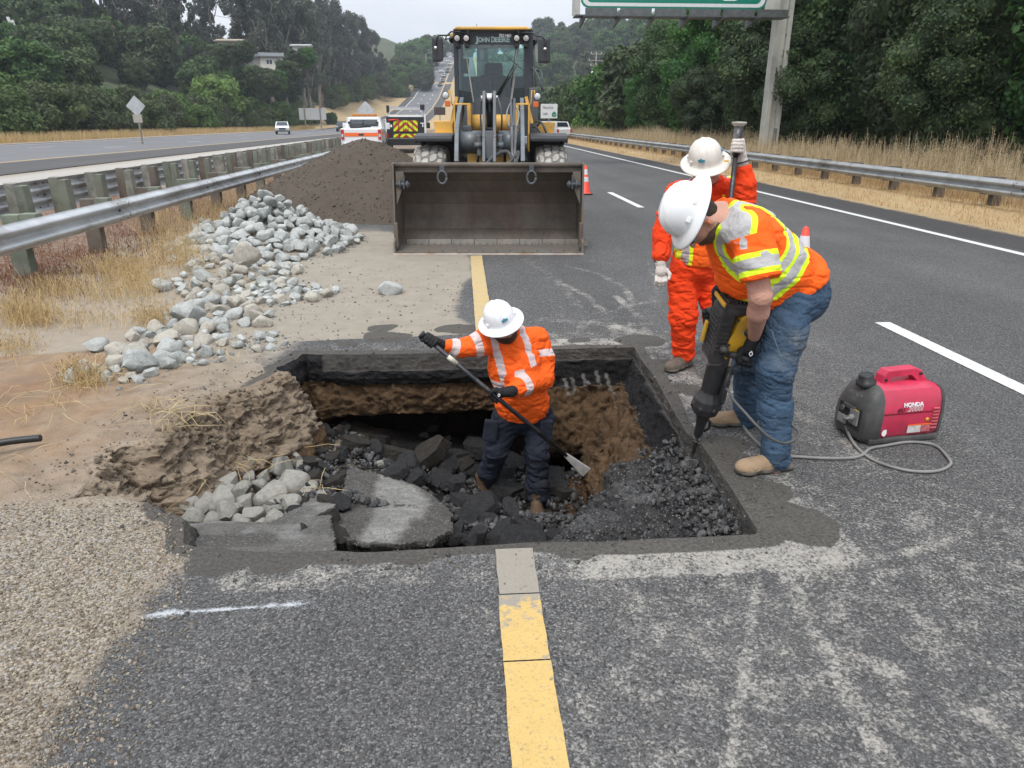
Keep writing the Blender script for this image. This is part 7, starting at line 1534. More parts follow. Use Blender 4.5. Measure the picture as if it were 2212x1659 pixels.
mb = MB(); mb.box((.05, 2.5, 2.06), (1.3, .3, .12), bev=.03); mb.build('light_bar', mat('amber_bar', (.45, .17, .03), .3), T1)
for s in (-.72, .72): mb = MB(); mb.lathe([(.001, -.05), (.07, -.04), (.08, 0), (.05, .06)], (s, 1.85, 1.68), (0, 1, 0), 14); mb.build('work_lamp', BLK_, T1)
mb = MB(); mb.tube([(-.55, .25, 1.46), (.35, .25, 1.52)], .06, 8); mb.tube([(.1, .3, 1.5), (.12, .4, 1.8)], .05, 6); mb.box((.3, .35, 1.52), (.4, .3, .12), bev=.03); mb.build('tools_in_bed', BLK_, T1)
for s in (-1, 1): mb = MB(); mb.box((s * (h + .18), 4.1, 1.5), (.2, .1, .34), bev=.03); mb.build('mirror', WPAINT, T1)
mb = MB(); mb.box((0, -.12, .62), (W_ * .92, .2, .2), bev=.03); mb.build('rear_bumper', CHROME, T1)
# ---- black rack truck with chevrons
T2 = thing('rack_truck', 'white utility truck whose black tailboard carries yellow and red chevrons, left of the loader', 'truck', (-3.2, 44.5, 0), R(4)); W_ = 2.35; h = W_ / 2
mb = MB(); mb.box((0, 2.0, 1.25), (W_, 4.0, 1.3), bev=.04); mb.prism([(-h * .95, 4.0, .6), (-h * .95, 4.0, 2.1), (-h * .95, 5.3, 2.1), (-h * .95, 6.1, 1.5), (-h * .95, 7.0, 1.35), (-h * .95, 7.0, .6)], (W_ * .95, 0, 0), bev=.05); mb.build('body', WPAINT, T2)
mb = MB(); mb.box((0, -.03, 1.42), (W_ - .1, .06, 1.15), bev=.02); bd = mb.build('tailboard', BLK_, T2)
def chev(parent, x0, x1, z0, z1, y, n, strips):
    mb = MB(); mb.box(((x0 + x1) / 2, y, (z0 + z1) / 2), (x1 - x0, .012, z1 - z0)); p_ = mb.build('chevron_panel', CHV_Y, parent); mb = MB(); xc_ = (x0 + x1) / 2; dz = (z1 - z0) / n
    sw = dz * .9; k_ = -8
    for s in (-1, 1):
        for k in range(-n * 3, n * 3):
            # band |x-xc| slope 1: z = z0 + k*2*sw - |x - xc|*1.0 ...
            P = []; xs = np.linspace(0, (x1 - x0) / 2, 25)
            top_ = [min(z1, max(z0, z0 + k * 2 * sw + sw - x * .85)) for x in xs]; bot_ = [min(z1, max(z0, z0 + k * 2 * sw - x * .85)) for x in xs]
            for i in range(24):
                if max(top_[i] - bot_[i], top_[i + 1] - bot_[i + 1]) > 1e-4: mb.quad([(xc_ + s * xs[i], y - .009, bot_[i]), (xc_ + s * xs[i + 1], y - .009, bot_[i + 1]), (xc_ + s * xs[i + 1], y - .009, top_[i + 1]), (xc_ + s * xs[i], y - .009, top_[i])])
    mb.build('chevron_stripes', CHV_R, p_)
    mb = MB()
    for k in range(1, strips): mb.box((x0 + (x1 - x0) * k / strips, y - .016, (z0 + z1) / 2), (.03, .012, z1 - z0))
    if strips > 1: mb.build('panel_ribs', BLK_, p_)
chev(bd, -.72, .68, 1.20, 1.80, -.075, 3, 5); chev(bd, -.75, .72, .86, 1.06, -.075, 1, 1)
mb = MB(); mb.box((0, -.02, .6), (W_ - .2, .3, .35)); mb.build('rear_bumper', BLK_, T2)
mb = MB(); 
for x in (-1.0, 1.05): mb.box((x, .2, 2.25), (.07, .07, .6)); mb.box((x, 3.6, 2.25), (.07, .07, .6))
mb.box((0, .2, 2.5), (2.15, .08, .09)); mb.box((0, 3.6, 2.5), (2.15, .08, .09)); mb.box((-1.0, 1.9, 2.5), (.07, 3.4, .07)); mb.box((1.05, 1.9, 2.52), (.1, 3.4, .14)); mb.build('ladder_rack', mat('aluminium_rack', (.5, .52, .54), .4, .5), T2)
mb = MB(); mb.box((1.0, .1, 2.52), (.26, .3, .3), bev=.04); mb.box((-1.0, .1, 2.42), (.16, .2, .4), bev=.03); mb.build('rack_ends', BLK_, T2)
mb = MB(); mb.box((-.1, .1, 2.07), (2.0, .06, .05)); mb.build('rail', WPAINT, T2); mb = MB(); mb.box((h - .06, -.04, 1.5), (.1, .1, 1.3)); mb.build('corner_post', WPAINT, T2)
for s in (-1, 1):
    mb = MB(); mb.box((s * (h - .1), -.12, .95), (.12, .05, .22), bev=.015); mb.build('tail_light', REDL, T2)
    for y in (1.3, 5.9): mb = MB(); mb.lathe([(.22, -.13), (.40, -.13), (.43, -.1), (.43, .1), (.40, .13), (.22, .13)], (s * (h - .12), y, .43), (1, 0, 0), 24); mb.build('wheel', TYR, T2)
mb = MB(); mb.box((1.42, 4.6, 1.5), (.24, .1, .36), bev=.04); mb.build('mirror', BLK_, T2)
mb = MB(); mb.tube([(-1.0, -.14, 1.82), (-.42, -.14, 1.84)], .05, 6); mb.tube([(-.42, -.14, 1.84), (-.38, -.14, .7)], .022, 6); mb.build('red_tool', mat('red_tool_paint', (.6, .03, .02), .4), T2)
mb = MB(); mb.box((.95, -.07, 1.65), (.22, .02, .05)); mb.box((.98, -.07, 1.55), (.06, .02, .22)); mb.box((-.85, -.07, 1.5), (.1, .02, .14)); mb.build('decals', WT, bd)
# orange drum / cone far left of the loader
# ---- traffic cones
CNO = mat('cone_orange', (.80, .06, .03), .5, var=.06); CNW = mat('cone_reflective_white', (.72, .68, .70), .4, var=.05)
def cone(loc, label, hgt=.90, rz=0):
    t = thing('traffic_cone', label, 'traffic cone', loc, rz)
    mb = MB(); mb.box((0, 0, .018), (.36, .36, .035), bev=.01); mb.build('base', BLK_, t)
    r = lambda z: .135 - .108 * z / hgt
    mb = MB(); mb.lathe([(.16, .036), (.15, .05), (r(.05), .07), (r(hgt * .97), hgt * .97), (.001, hgt)], (0, 0, 0), (0, 0, 1), 28); mb.build('cone_body', CNO, t)
    for z0, z1 in ((hgt * .44, hgt * .60), (hgt * .68, hgt * .86)): mb = MB(); mb.lathe([(r(z0) + .004, z0), (r(z1) + .004, z1)], (0, 0, 0), (0, 0, 1), 28); mb.build('reflective_band', CNW, t)
    return t
g = G(1263, 420); cone((g.x, g.y, 0), 'orange traffic cone with two white bands standing right of the loader bucket', .72)
c = at(1742, 488, 7.4); cone((c.x, 7.4, .0), 'orange cone whose tip shows behind the bent worker in the vest', c.z + .0)
# ---- generator
g0, g1 = G(1866, 964), G(2030, 948); ax = (g1 - g0); LG = ax.length; ang = math.atan2(ax.y, ax.x)
REDP = mat('faded_red_plastic', (.56, .035, .085), .38, var=.16, scale=6, dirt=(.30, .06, .08), dirtamt=.35); DPL = mat('dusty_dark_plastic', (.05, .05, .05), .6, var=.2, scale=5, dirt=(.12, .115, .105), dirtamt=.4)
GN = thing('generator', 'red portable generator with black control end standing on the asphalt at right', 'generator', (g0.x, g0.y, 0), ang); D_ = .29; H_ = .335; LL = LG
def loft(secs, name, m, parent):
    """secs: list of (x, outline[(y,z)])"""
    n = len(secs[0][1]); V = [(x, y, z) for x, P in secs for y, z in P]; F_ = [tuple(range(n))[::-1], tuple(range((len(secs) - 1) * n, len(secs) * n))]
    for k in range(len(secs) - 1):
        for i in range(n): F_.append((k * n + i, k * n + (i + 1) % n, (k + 1) * n + (i + 1) % n, (k + 1) * n + i))
    me = mesh_np(name, V, F_); bm = bmesh.new(); bm.from_mesh(me); bmesh.ops.recalc_face_normals(bm, faces=bm.faces[:]); bm.to_mesh(me); bm.free(); me.shade_smooth()
    try: me.set_sharp_from_angle(angle=R(35))
    except Exception: pass
    return link(name, me, m, parent)
def gsec(s=1.0, zt=H_, z0=.03, ins_=0, top=.62):
    y0, y1 = -0.0 + ins_, D_ - ins_; c_ = (y0 + y1) / 2; t_ = (y1 - y0) / 2 * top
    return [(y0 + .02, z0), (y0, z0 + .03), (y0 - .004, zt * .55), (y0 + .006, zt * .80), (c_ - t_ - .02, zt * .95), (c_ - t_ + .02, zt), (c_ + t_ - .02, zt), (c_ + t_ + .02, zt * .95), (y1 - .006, zt * .80), (y1 + .004, zt * .55), (y1, z0 + .03), (y1 - .02, z0)]
bx0, bx1 = .085, LL - .012
loft([(bx0, gsec(zt=H_ * .985)), (bx0 + .01, gsec(zt=H_)), (bx0 + .28, gsec(zt=H_ * 1.0)), (bx1 - .05, gsec(zt=H_ * .99)), (bx1 - .015, gsec(zt=H_ * .95, ins_=.008)), (bx1, gsec(zt=H_ * .9, ins_=.02))], 'housing', REDP, GN)
def gdark(x0, x1, z1, bot=.0): return None
loft([(-.012, gsec(zt=H_ * .62, z0=.05, ins_=.03)), (-.008, gsec(zt=H_ * .72, z0=.02, ins_=.015)), (.02, gsec(zt=H_ * .86, z0=.01, ins_=.004)), (.05, gsec(zt=H_ * .97, z0=.008, ins_=-.004)), (bx0 + .002, gsec(zt=H_ * 1.01, z0=.008, ins_=-.005))], 'front_cover', DPL, GN)
loft([(bx1 - .022, gsec(zt=H_ * .965, z0=.02, ins_=.002)), (bx1 + .004, gsec(zt=H_ * .93, z0=.02, ins_=.010)), (bx1 + .012, gsec(zt=H_ * .8, z0=.04, ins_=.03))], 'rear_cover', DPL, GN)
mb = MB(); mb.box((LL / 2, D_ / 2, .022), (LL - .05, D_ + .012, .036), bev=.01); 
for x in (.06, LL - .07):
    for y in (.03, D_ - .03): mb.box((x, y, .008), (.05, .03, .016), bev=.003)
mb.build('base_tray', DPL, GN)
# handle (arch along the top)
mb = MB(); hz = H_; hy = D_ * .5
A_ = [(.13, hz - .03), (.14, hz + .045), (.165, hz + .075), (LL - .16, hz + .08), (LL - .12, hz + .065), (LL - .05, hz - .02)]; B_ = [(LL - .13, hz - .015), (LL - .155, hz + .03), (LL - .18, hz + .048), (.20, hz + .044), (.185, hz + .03), (.185, hz - .01)]
mb.prism([(x, hy - .035, z) for x, z in A_ + B_], (0, .07, 0), bev=.008); mb.build('handle', REDP, GN)
mb = MB(); 
for x, z in ((.155, hz + .02), (LL - .125, hz + .045)): mb.tube([(x, hy - .045, z), (x, hy - .03, z)], .009, 10)
mb.build('handle_screws', BLK_, GN)
mb = MB(); mb.lathe([(.055, -.02), (.055, .0), (.042, .004), (.042, .035), (.036, .042), (.001, .042)], (.055, hy, hz + .01), (-.15, 0, 1), 24); mb.build('fuel_cap', BLK_, GN)
mb = MB(); mb.prism([(-.006, .05, .07), (-.006, D_ - .05, .07), (-.006, D_ - .05, .20), (-.006, .05, .20)], (-.012, 0, 0), bev=.003); cp = mb.build('control_panel', BLK_, GN)
mb = MB(); mb.box((-.022, D_ * .33, .145), (.012, .07, .09), bev=.003); mb.box((-.022, D_ * .68, .10), (.012, .07, .05), bev=.003); mb.build('outlet_plate', mat('grey_outlet_plate', (.2, .2, .2), .5), cp)
mb = MB(); mb.tube([(-.02, D_ * .68, .165), (-.034, D_ * .68, .165)], .017, 12); mb.box((-.02, D_ * .5, .19), (.014, .1, .02)); mb.build('switches', mat('dark_switch', (.07, .07, .07), .4), cp)
mb = MB(); mb.box((-.024, D_ * .30, .185), (.006, .04, .018)); mb.build('amber_label', mat('amber_label', (.5, .3, .03), .5), cp)
mb = MB(); mb.box((bx0 + .17, -.004, H_ * .56), (LL - .18, .006, .006)); mb.build('body_seam', mat('dark_red_seam', (.18, .01, .02), .5), GN)
sd = lambda x, z: frame((x, -.0085 + max(0, z / H_ - .55) * .045, z), (1, 0, 0), (0, .12, 1))
text_obj('lettering', 'HONDA', .034, WT, sd(.275, .235), GN, .0015, bold=.0012, sx=1.0); 
text_obj('model_lettering', 'EU', .030, mat('black_lettering', (.03, .02, .02), .5), sd(.195, .207), GN, .0015, shear=.35, sx=1.2); text_obj('model_lettering', '2000i', .040, mat('pink_white_lettering', (.62, .38, .40), .5), sd(.285, .208), GN, .0015, shear=.35, bold=.0008, sx=1.1)
tx = text_obj('front_lettering', 'HONDA', .032, mat('grey_lettering', (.16, .16, .155), .6), Matrix(), GN, .001); tx.data.transform(frame((.004, D_ * .5, H_ * .80), (0, -1, 0), (.42, 0, 1)))
mb = MB()
for k in range(7): mb.box((LL - .075, -.008, .085 + .020 * k), (.04, .012, .008), bev=.002)
mb.build('louvres', mat('louvre_red', (.50, .10, .12), .5), GN)
mb = MB(); mb.box((LL - .20, -.006, .085), (.085, .004, .045)); mb.build('warning_label', mat('white_label', (.55, .52, .5), .6, var=.3, scale=80), GN); mb = MB(); mb.box((LL - .125, -.006, .085), (.06, .004, .042)); mb.build('red_label', mat('red_label', (.45, .12, .13), .6, var=.4, scale=90), GN)
mb = MB(); mb.box((LL - .165, -.007, .110), (.155, .004, .006)); mb.build('label_strip', OST, GN); mb = MB(); mb.lathe([(.001, -.002), (.011, -.001), (.011, .003)], (LL - .12, -.006, .137), (0, 1, 0), 16); mb.build('round_sticker', mat('orange_sticker', (.7, .35, .03), .5), GN)
mb = MB(); P = [(-.02, .01), (-.012, .026), (.008, .03), (.012, .005), (0, -.012), (-.016, -.004)]; mb.prism([(.115 + x, -.005, .065 + z) for x, z in P], (0, -.003, 0)); mb.build('torn_sticker', WT, GN)
mb = MB(); mb.prism([(LL * .52, .014, H_ * .80), (LL * .52 + .07, .014, H_ * .80), (LL * .52 + .065, .05, H_ * .945), (LL * .52 - .03, .05, H_ * .945)], (0, -.006, .002), bev=.002); mb.build('service_hatch', REDP, GN)
Rz_ = Matrix.Rotation(ang, 4, 'Z'); gw = lambda v: Vector((g0.x, g0.y, 0)) + Rz_ @ Vector(v)
# ---- cord: from the generator outlet across the road, up to the breaker
def catmull(pts_, n=12):
    C_ = []
    for i in range(len(pts_) - 1):
        p0 = pts_[max(i - 1, 0)]; p1 = pts_[i]; p2 = pts_[i + 1]; p3 = pts_[min(i + 2, len(pts_) - 1)]
        for k in range(n): t = k / n; C_.append(.5 * ((2 * p1) + (p2 - p0) * t + (2 * p0 - 5 * p1 + 4 * p2 - p3) * t * t + (3 * p1 - p0 - 3 * p2 + p3) * t ** 3))
    C_.append(pts_[-1]); return C_
out0 = gw((-.03, D_ * .33, .145)); gp = lambda px, py, z=.011: G(px, py, z)
path = [out0, out0 + Vector((-.05, -.02, .0)), gp(1824, 905, .09), gp(1832, 935, .03), gp(1850, 965), gp(1880, 990), gp(1925, 1008), gp(1975, 1018), gp(2025, 1017), gp(2053, 1003), gp(2045, 985), gp(2025, 965), gp(2000, 957), gp(1960, 955), gp(1915, 962), gp(1880, 969), gp(1862, 983), gp(1840, 989), gp(1790, 990), gp(1730, 987), gp(1690, 983), gp(1640, 960), gp(1600, 905, .02), gp(1640, 880, .03)]
CORD = mat('grey_rubber_cord', (.20, .195, .185), .75, var=.2, scale=8)
mb = MB(); mb.tube(catmull(path), .0085, 8); mb.tube([out0 + Vector((.02, .01, 0)), out0 + Vector((-.03, -.01, 0))], .017, 10); tag(mb.build('extension_lead', CORD, smooth=False), 'grey power cord looping on the asphalt from the generator to the worker in jeans', 'power cord')
# black hose end at the left edge
a0_, a1_ = G(-60, 968, .03), G(88, 946, .035); mb = MB(); mb.tube(catmull([a0_, a0_.lerp(a1_, .5) + Vector((0, .01, .004)), a1_]), .021, 12); mb.tube([a1_ - Vector((.002, 0, 0)), a1_ + (a1_ - a0_).normalized() * .004], .016, 10); tag(mb.build('black_hose', mat('black_hose', (.015, .015, .016), .5)), 'end of a black hose lying on the soil at the left edge', 'hose')

# ================================================================== BREAKER HAMMER
def z6(zx, zy, Y_): return at(1469 + .2709 * zx, 604.9 + .2709 * zy, Y_)
TIP = z6(80, 1455, 3.72); TOPH = z6(445, 150, 3.50); AX = (TOPH - TIP).normalized(); LH_ = (TOPH - TIP).length
BH = thing('breaker_hammer', 'yellow and black electric breaker hammer with its chisel on the broken asphalt edge', 'demolition hammer', TIP)
side = Vector((1, 0, 0)) - AX * AX.x; side.normalize(); fwd = AX.cross(side).normalized()          # side: toward +x, fwd: away from camera or towards it
if fwd.y > 0: fwd = -fwd
BM_ = Matrix(((side.x, fwd.x, AX.x, 0), (side.y, fwd.y, AX.y, 0), (side.z, fwd.z, AX.z, 0), (0, 0, 0, 1)))       # local: x side, y toward camera, z along the tool
BYEL = mat('tool_yellow', (.60, .33, .02), .4, var=.08, dirt=(.25, .18, .08), dirtamt=.3); BBLK = mat('tool_black', (.022, .022, .023), .55, var=.2, dirt=(.10, .095, .09), dirtamt=.3); BGRY = mat('tool_magnesium_grey', (.20, .19, .19), .5, .3, var=.15)
k_ = LH_ / .93
def bpart(name, m, fn, parent=None): mb = MB(); fn(mb); return mb.build(name, m, parent or BH, M=BM_)
bpart('chisel', mat('dusty_steel', (.14, .135, .13), .5, .5, var=.3), lambda b: (b.box((0, 0, .04 * k_), (.030, .012, .08 * k_), taper=(1, 1)), b.tube([(0, 0, .07 * k_), (0, 0, .30 * k_)], [.010, .014], 8), b.tube([(0, 0, .13 * k_), (0, 0, .15 * k_)], .022, 10)))
bpart('tool_retainer', BBLK, lambda b: (b.lathe([(.018, .17 * k_), (.026, .19 * k_), (.028, .24 * k_), (.040, .30 * k_), (.040, .32 * k_)], (0, 0, 0), (0, 0, 1), 20), b.tube([(.03, 0, .20 * k_), (.055, 0, .22 * k_), (.05, 0, .26 * k_), (.03, 0, .27 * k_)], .008, 6), b.tube([(-.035, 0, .15 * k_), (-.03, .03, .17 * k_), (0, .04, .16 * k_)], .005, 6)))
bpart('front_housing', BBLK, lambda b: (b.lathe([(.042, .30 * k_), (.074, .325 * k_), (.082, .36 * k_), (.078, .40 * k_), (.056, .435 * k_), (.050, .45 * k_)], (0, 0, 0), (0, 0, 1), 10, smooth=False), [b.tube([(.074 * math.cos(a), .074 * math.sin(a), .345 * k_), (.074 * math.cos(a), .074 * math.sin(a), .375 * k_)], .012, 8) for a in np.linspace(.3, 6.3, 7)[:-1]]))
bpart('barrel', BBLK, lambda b: b.lathe([(.050, .43 * k_), (.054, .50 * k_), (.056, .62 * k_), (.050, .66 * k_)], (0, 0, 0), (0, 0, 1), 24))
hb = bpart('motor_housing', BBLK, lambda b: (b.box((-.045, -.0, .76 * k_), (.075, .15, .27 * k_), bev=.012), b.box((.02, 0, .90 * k_), (.19, .15, .055 * k_), bev=.012)))
bpart('vent_grille', BBLK, lambda b: [b.box((-.086, 0, (.66 + .022 * i) * k_), (.008, .12, .008)) for i in range(10)] + [b.box((-.045, .078, (.70 + .022 * i) * k_), (.06, .006, .008)) for i in range(7)], hb)
bpart('yellow_cover', BYEL, lambda b: (b.prism([(x, .08, z * k_) for x, z in [(-.005, .655), (-.02, .70), (-.012, .74), (.0, .76), (.02, .86), (.045, .885), (.12, .87), (.13, .84), (.12, .74), (.10, .715), (.03, .70), (.012, .655)]], (0, -.16, 0), bev=.010)))
bpart('cover_cap', BBLK, lambda b: (b.lathe([(.001, .094), (.024, .092), (.026, .080)], (.082, 0, .80 * k_), (0, 1, 0), 20)))
for sx_, sz_ in ((.005, .86), (-.008, .735)): bpart('cover_screw', BBLK, lambda b: b.tube([(sx_, .08, sz_ * k_), (sx_, .092, sz_ * k_)], .006, 8))
bpart('top_grille', BBLK, lambda b: [b.box((-.055 + .02 * i, 0, .932 * k_), (.010, .12, .012)) for i in range(6)], hb)
bpart('yellow_rim', BYEL, lambda b: (b.box((-.083, -.0, .925 * k_), (.012, .155, .02), bev=.003), b.box((-.10, -.05, .74 * k_), (.012, .03, .12), bev=.003)))
bpart('grey_body', BGRY, lambda b: b.box((-.04, 0, .655 * k_), (.085, .11, .10 * k_), bev=.01))
def hnd(b):
    for s in (-1, 1): b.tube([(.0, s * .06, .675 * k_), (.03, s * .11, .68 * k_), (.06, s * .14, .65 * k_), (.05, s * .16, .60 * k_)], .019, 12)
bpart('handle', BBLK, lambda b: (b.tube([(.0, .07, .68 * k_), (.03, .10, .69 * k_), (.085, .125, .685 * k_), (.11, .13, .675 * k_)], .019, 12)))
bpart('rear_handle', BBLK, lambda b: (b.tube([(.0, -.07, .68 * k_), (-.03, -.11, .73 * k_), (-.05, -.14, .78 * k_), (-.06, -.15, .82 * k_)], .019, 12), b.lathe([(.001, -.01), (.024, -.008), (.024, .03), (.001, .035)], (-.03, .09, .715 * k_), (-.3, 1, 0), 16)))
bpart('cord_grip', BBLK, lambda b: (b.box((.052, .05, .50 * k_), (.035, .045, .20 * k_), bev=.01), b.tube([(.05, .06, .60 * k_), (.045, .075, .50 * k_), (.05, .08, .42 * k_)], .012, 8)))
o = text_obj('tool_lettering', 'DEWALT', .034, mat('tool_lettering', (.16, .16, .16), .6), Matrix(), BH, .001, bold=.001); o.data.transform(BM_ @ frame((.052, .076, .515 * k_), (0, 0, -1), (1, 0, 0)) if False else BM_ @ frame((.052, .0745, .515 * k_), (0, 0, 1), (-1, 0, 0)))
c0 = TIP + BM_.to_3x3() @ Vector((.05, .085, .42 * k_)); zc_ = lambda a, b_, y: z6(a, b_, y)
mb = MB(); mb.tube(catmull([c0, z6(370, 870, 3.40), z6(430, 960, 3.30), z6(520, 1060, 3.22), z6(620, 1170, 3.16), z6(720, 1260, 3.14), z6(830, 1300, 3.16), z6(920, 1270, 3.2), z6(945, 1210, 3.26), z6(900, 1170, 3.3), z6(860, 1170, 3.42), z6(800, 1300, 3.52), gp(1690, 983) + Vector((.02, .05, .0)), gp(1700, 985)]), .0075, 8)
tag(mb.build('hanging_lead', mat('tool_cord', (.075, .075, .075), .6)), 'dark cord hanging from the breaker hammer in a loop past the worker\'s jeans', 'power cord')
# ================================================================== PEOPLE (grown as one smooth surface per body or garment)
def v3(p): return np.array(p, float)
class SDF:
    def __init__(s, h): s.h = h; s.pr = []
    def c(s, a, b_, ra, rb=None, k=.02): s.pr.append(('c', v3(a), v3(b_), ra, ra if rb is None else rb, k)); return s
    def chain(s, pts_, rs, k=.02):
        for i in range(len(pts_) - 1): s.c(pts_[i], pts_[i + 1], rs[i], rs[i + 1], k)
        return s
    def e(s, c, r, M=None, k=.03): s.pr.append(('e', v3(c), v3(r), np.eye(3) if M is None else np.asarray(M, float), 0, k)); return s
    def build(s, cut=None):
        L = []; 
        for p in s.pr:
            if p[0] == 'c': r = max(p[3], p[4]); L += [p[1] - r, p[1] + r, p[2] - r, p[2] + r]
            else: L += [p[1] - p[2].max(), p[1] + p[2].max()]
        L = np.array(L); lo = L.min(0) - .04; hi = L.max(0) + .04; n = np.ceil((hi - lo) / s.h).astype(int) + 1
        ax_ = [lo[i] + np.arange(n[i]) * s.h for i in range(3)]; D = np.full(n, .5, np.float32)
        for p in s.pr:
            if p[0] == 'c': r = max(p[3], p[4]) + .07; l_, h_ = np.minimum(p[1], p[2]) - r, np.maximum(p[1], p[2]) + r
            else: r = p[2].max() + .07; l_, h_ = p[1] - r, p[1] + r
            a = np.clip(((l_ - lo) / s.h).astype(int), 0, n); b_ = np.clip(((h_ - lo) / s.h).astype(int) + 1, 0, n); sl = tuple(slice(a[i], b_[i]) for i in range(3))
            Xg, Yg, Zg = np.meshgrid(*[ax_[i][sl[i]] for i in range(3)], indexing='ij'); P = np.stack([Xg, Yg, Zg], -1)
            if p[0] == 'c':
                ab = p[2] - p[1]; t = np.clip(((P - p[1]) @ ab) / (ab @ ab + 1e-12), 0, 1); d = np.linalg.norm(P - p[1] - t[..., None] * ab, axis=-1) - (p[3] + (p[4] - p[3]) * t)
            else:
                q = (P - p[1]) @ p[3]; k0 = np.linalg.norm(q / p[2], axis=-1); k1 = np.linalg.norm(q / p[2] ** 2, axis=-1) + 1e-9; d = k0 * (k0 - 1) / k1
            k = p[5]; o = D[sl]; hh = np.clip(.5 + .5 * (o - d) / k, 0, 1); D[sl] = o * (1 - hh) + d * hh - k * hh * (1 - hh)
        if cut is not None:
            Xg, Yg, Zg = np.meshgrid(*ax_, indexing='ij'); D = np.maximum(D, cut(np.stack([Xg, Yg, Zg], -1)).astype(np.float32))
        # surface nets
        I = D < 0; c8 = [I[i:n[0] - 1 + i, j:n[1] - 1 + j, k:n[2] - 1 + k] for i in (0, 1) for j in (0, 1) for k in (0, 1)]; sm = sum(c.astype(np.int8) for c in c8); act = (sm > 0) & (sm < 8)
        vid = np.full(act.shape, -1, np.int64); cells = np.argwhere(act); vid[act] = np.arange(len(cells)); acc = np.zeros((len(cells), 3)); cnt_ = np.zeros(len(cells))
        offs = [(i, j, k) for i in (0, 1) for j in (0, 1) for k in (0, 1)]
        dv = {o: D[cells[:, 0] + o[0], cells[:, 1] + o[1], cells[:, 2] + o[2]] for o in offs}
        for a in offs:
            for x in range(3):
                if a[x] == 0:
                    b_ = tuple(1 if i == x else a[i] for i in range(3)); da, db = dv[a], dv[b_]; m_ = (da < 0) != (db < 0); t = np.where(m_, da / (da - db + 1e-12), 0)
                    pt = np.array(a, float)[None] + np.eye(3)[x][None] * t[:, None]; acc += pt * m_[:, None]; cnt_ += m_
        V = lo + (cells + acc / cnt_[:, None]) * s.h; Q = []
        for x in range(3):
            y, z = (x + 1) % 3, (x + 2) % 3; sl0 = [slice(None)] * 3; sl1 = [slice(None)] * 3; sl0[x] = slice(0, -1); sl1[x] = slice(1, None); ch = I[tuple(sl0)] != I[tuple(sl1)]; E_ = np.argwhere(ch)
            E_ = E_[(E_[:, y] > 0) & (E_[:, z] > 0) & (E_[:, y] < n[y] - 1) & (E_[:, z] < n[z] - 1)]; ey = np.eye(3, dtype=int)[y]; ez = np.eye(3, dtype=int)[z]
            q = np.stack([vid[tuple((E_ - ey - ez).T)], vid[tuple((E_ - ez).T)], vid[tuple(E_.T)], vid[tuple((E_ - ey).T)]], 1); fl = ~I[tuple(E_.T)]; q[fl] = q[fl][:, ::-1]; Q.append(q)
        return V, np.concatenate(Q)
def grown(name, sdf, m, parent=None, fold=None, mask=None, cut=None, relax=1):
    V, Q = sdf.build(cut); me = mesh_np(name, V, Q)
    if relax:      # light smoothing
        e = np.zeros(len(me.edges) * 2, np.int32); me.edges.foreach_get('vertices', e); e = e.reshape(-1, 2); V = np.zeros(len(me.vertices) * 3, np.float32); me.vertices.foreach_get('co', V); V = V.reshape(-1, 3).astype(float)
        for _ in range(relax):
            s_ = np.zeros_like(V); c_ = np.zeros(len(V)); np.add.at(s_, e[:, 0], V[e[:, 1]]); np.add.at(s_, e[:, 1], V[e[:, 0]]); np.add.at(c_, e[:, 0], 1); np.add.at(c_, e[:, 1], 1); V = .5 * V + .5 * s_ / np.maximum(c_, 1)[:, None]
    V0 = V.copy()
    if fold is not None:
        nr = np.zeros(len(me.vertices) * 3, np.float32); me.vertices.foreach_get('normal', nr); nr = nr.reshape(-1, 3); V = V + nr * fold(V)[:, None]
    me.vertices.foreach_set('co', V.astype(np.float32).ravel()); me.update()
    if mask is not None:
        for k_, val in mask(V0).items(): a = me.attributes.new(k_, 'FLOAT', 'POINT'); a.data.foreach_set('value', np.asarray(val, np.float32))
    return link(name, me, m, parent, smooth=True)
def cloth(name, base, bands=(), rough=.8, var=.08, dirty=None, weave=0, sheen=0):
    """bands: (attribute, colour) painted where the signed attribute is positive"""
    m, nt, b = newmat(name); tc = nd(nt, 'TexCoord').outputs['Object']; n1 = noise(nt, 7, 5, .6, tc); n2 = noise(nt, 45, 3, .6, tc, 1.0)
    c = mixc(nt, ramp(nt, n1, .3, .7), tuple(k * (1 - var) for k in base), tuple(min(1, k * (1 + var)) for k in base))
    if dirty: c = mixc(nt, ramp(nt, noise(nt, 5, 6, .7, tc), .5, .75, 0, dirty[1]), c, dirty[0])
    for an, colr in bands: c = mixc(nt, ramp(nt, attr(nt, an), -.0012, .0012), c, colr)
    sock(b, 'Base Color', c); sock(b, 'Roughness', rough); b.inputs['Specular IOR Level'].default_value = .25
    wv = nd(nt, 'TexNoise', {'Scale': 16.0, 'Detail': 3.0, 'Roughness': .5, 'Distortion': 1.5}); nt.links.new(tc, wv.inputs['Vector'])
    bump(nt, b, mth(nt, 'ADD', mth(nt, 'MULTIPLY', n2, .25), wv.outputs['Fac']), .5, .02); return m
def folds(amp, sc3=(9, 9, 16), seed=0, amp2=None):
    def f(V):
        w_ = fbm(V * 3 + seed, 2, seed)[:, None] * .5; r1 = fbm((V + w_ * .12) * np.array(sc3) + seed, 3, seed + 1); r2 = fbm(V * 22 + seed, 2, seed + 2)
        r3 = fbm((V + w_ * .15) * np.array(sc3) * np.array([.6, .6, 1.5]) + seed + 31, 2, seed + 4); return amp * ((1 - 2 * np.abs(r1)) - .55) + amp * .25 * r2 - amp * .8 * np.exp(-(r3 / .05) ** 2)
    return f
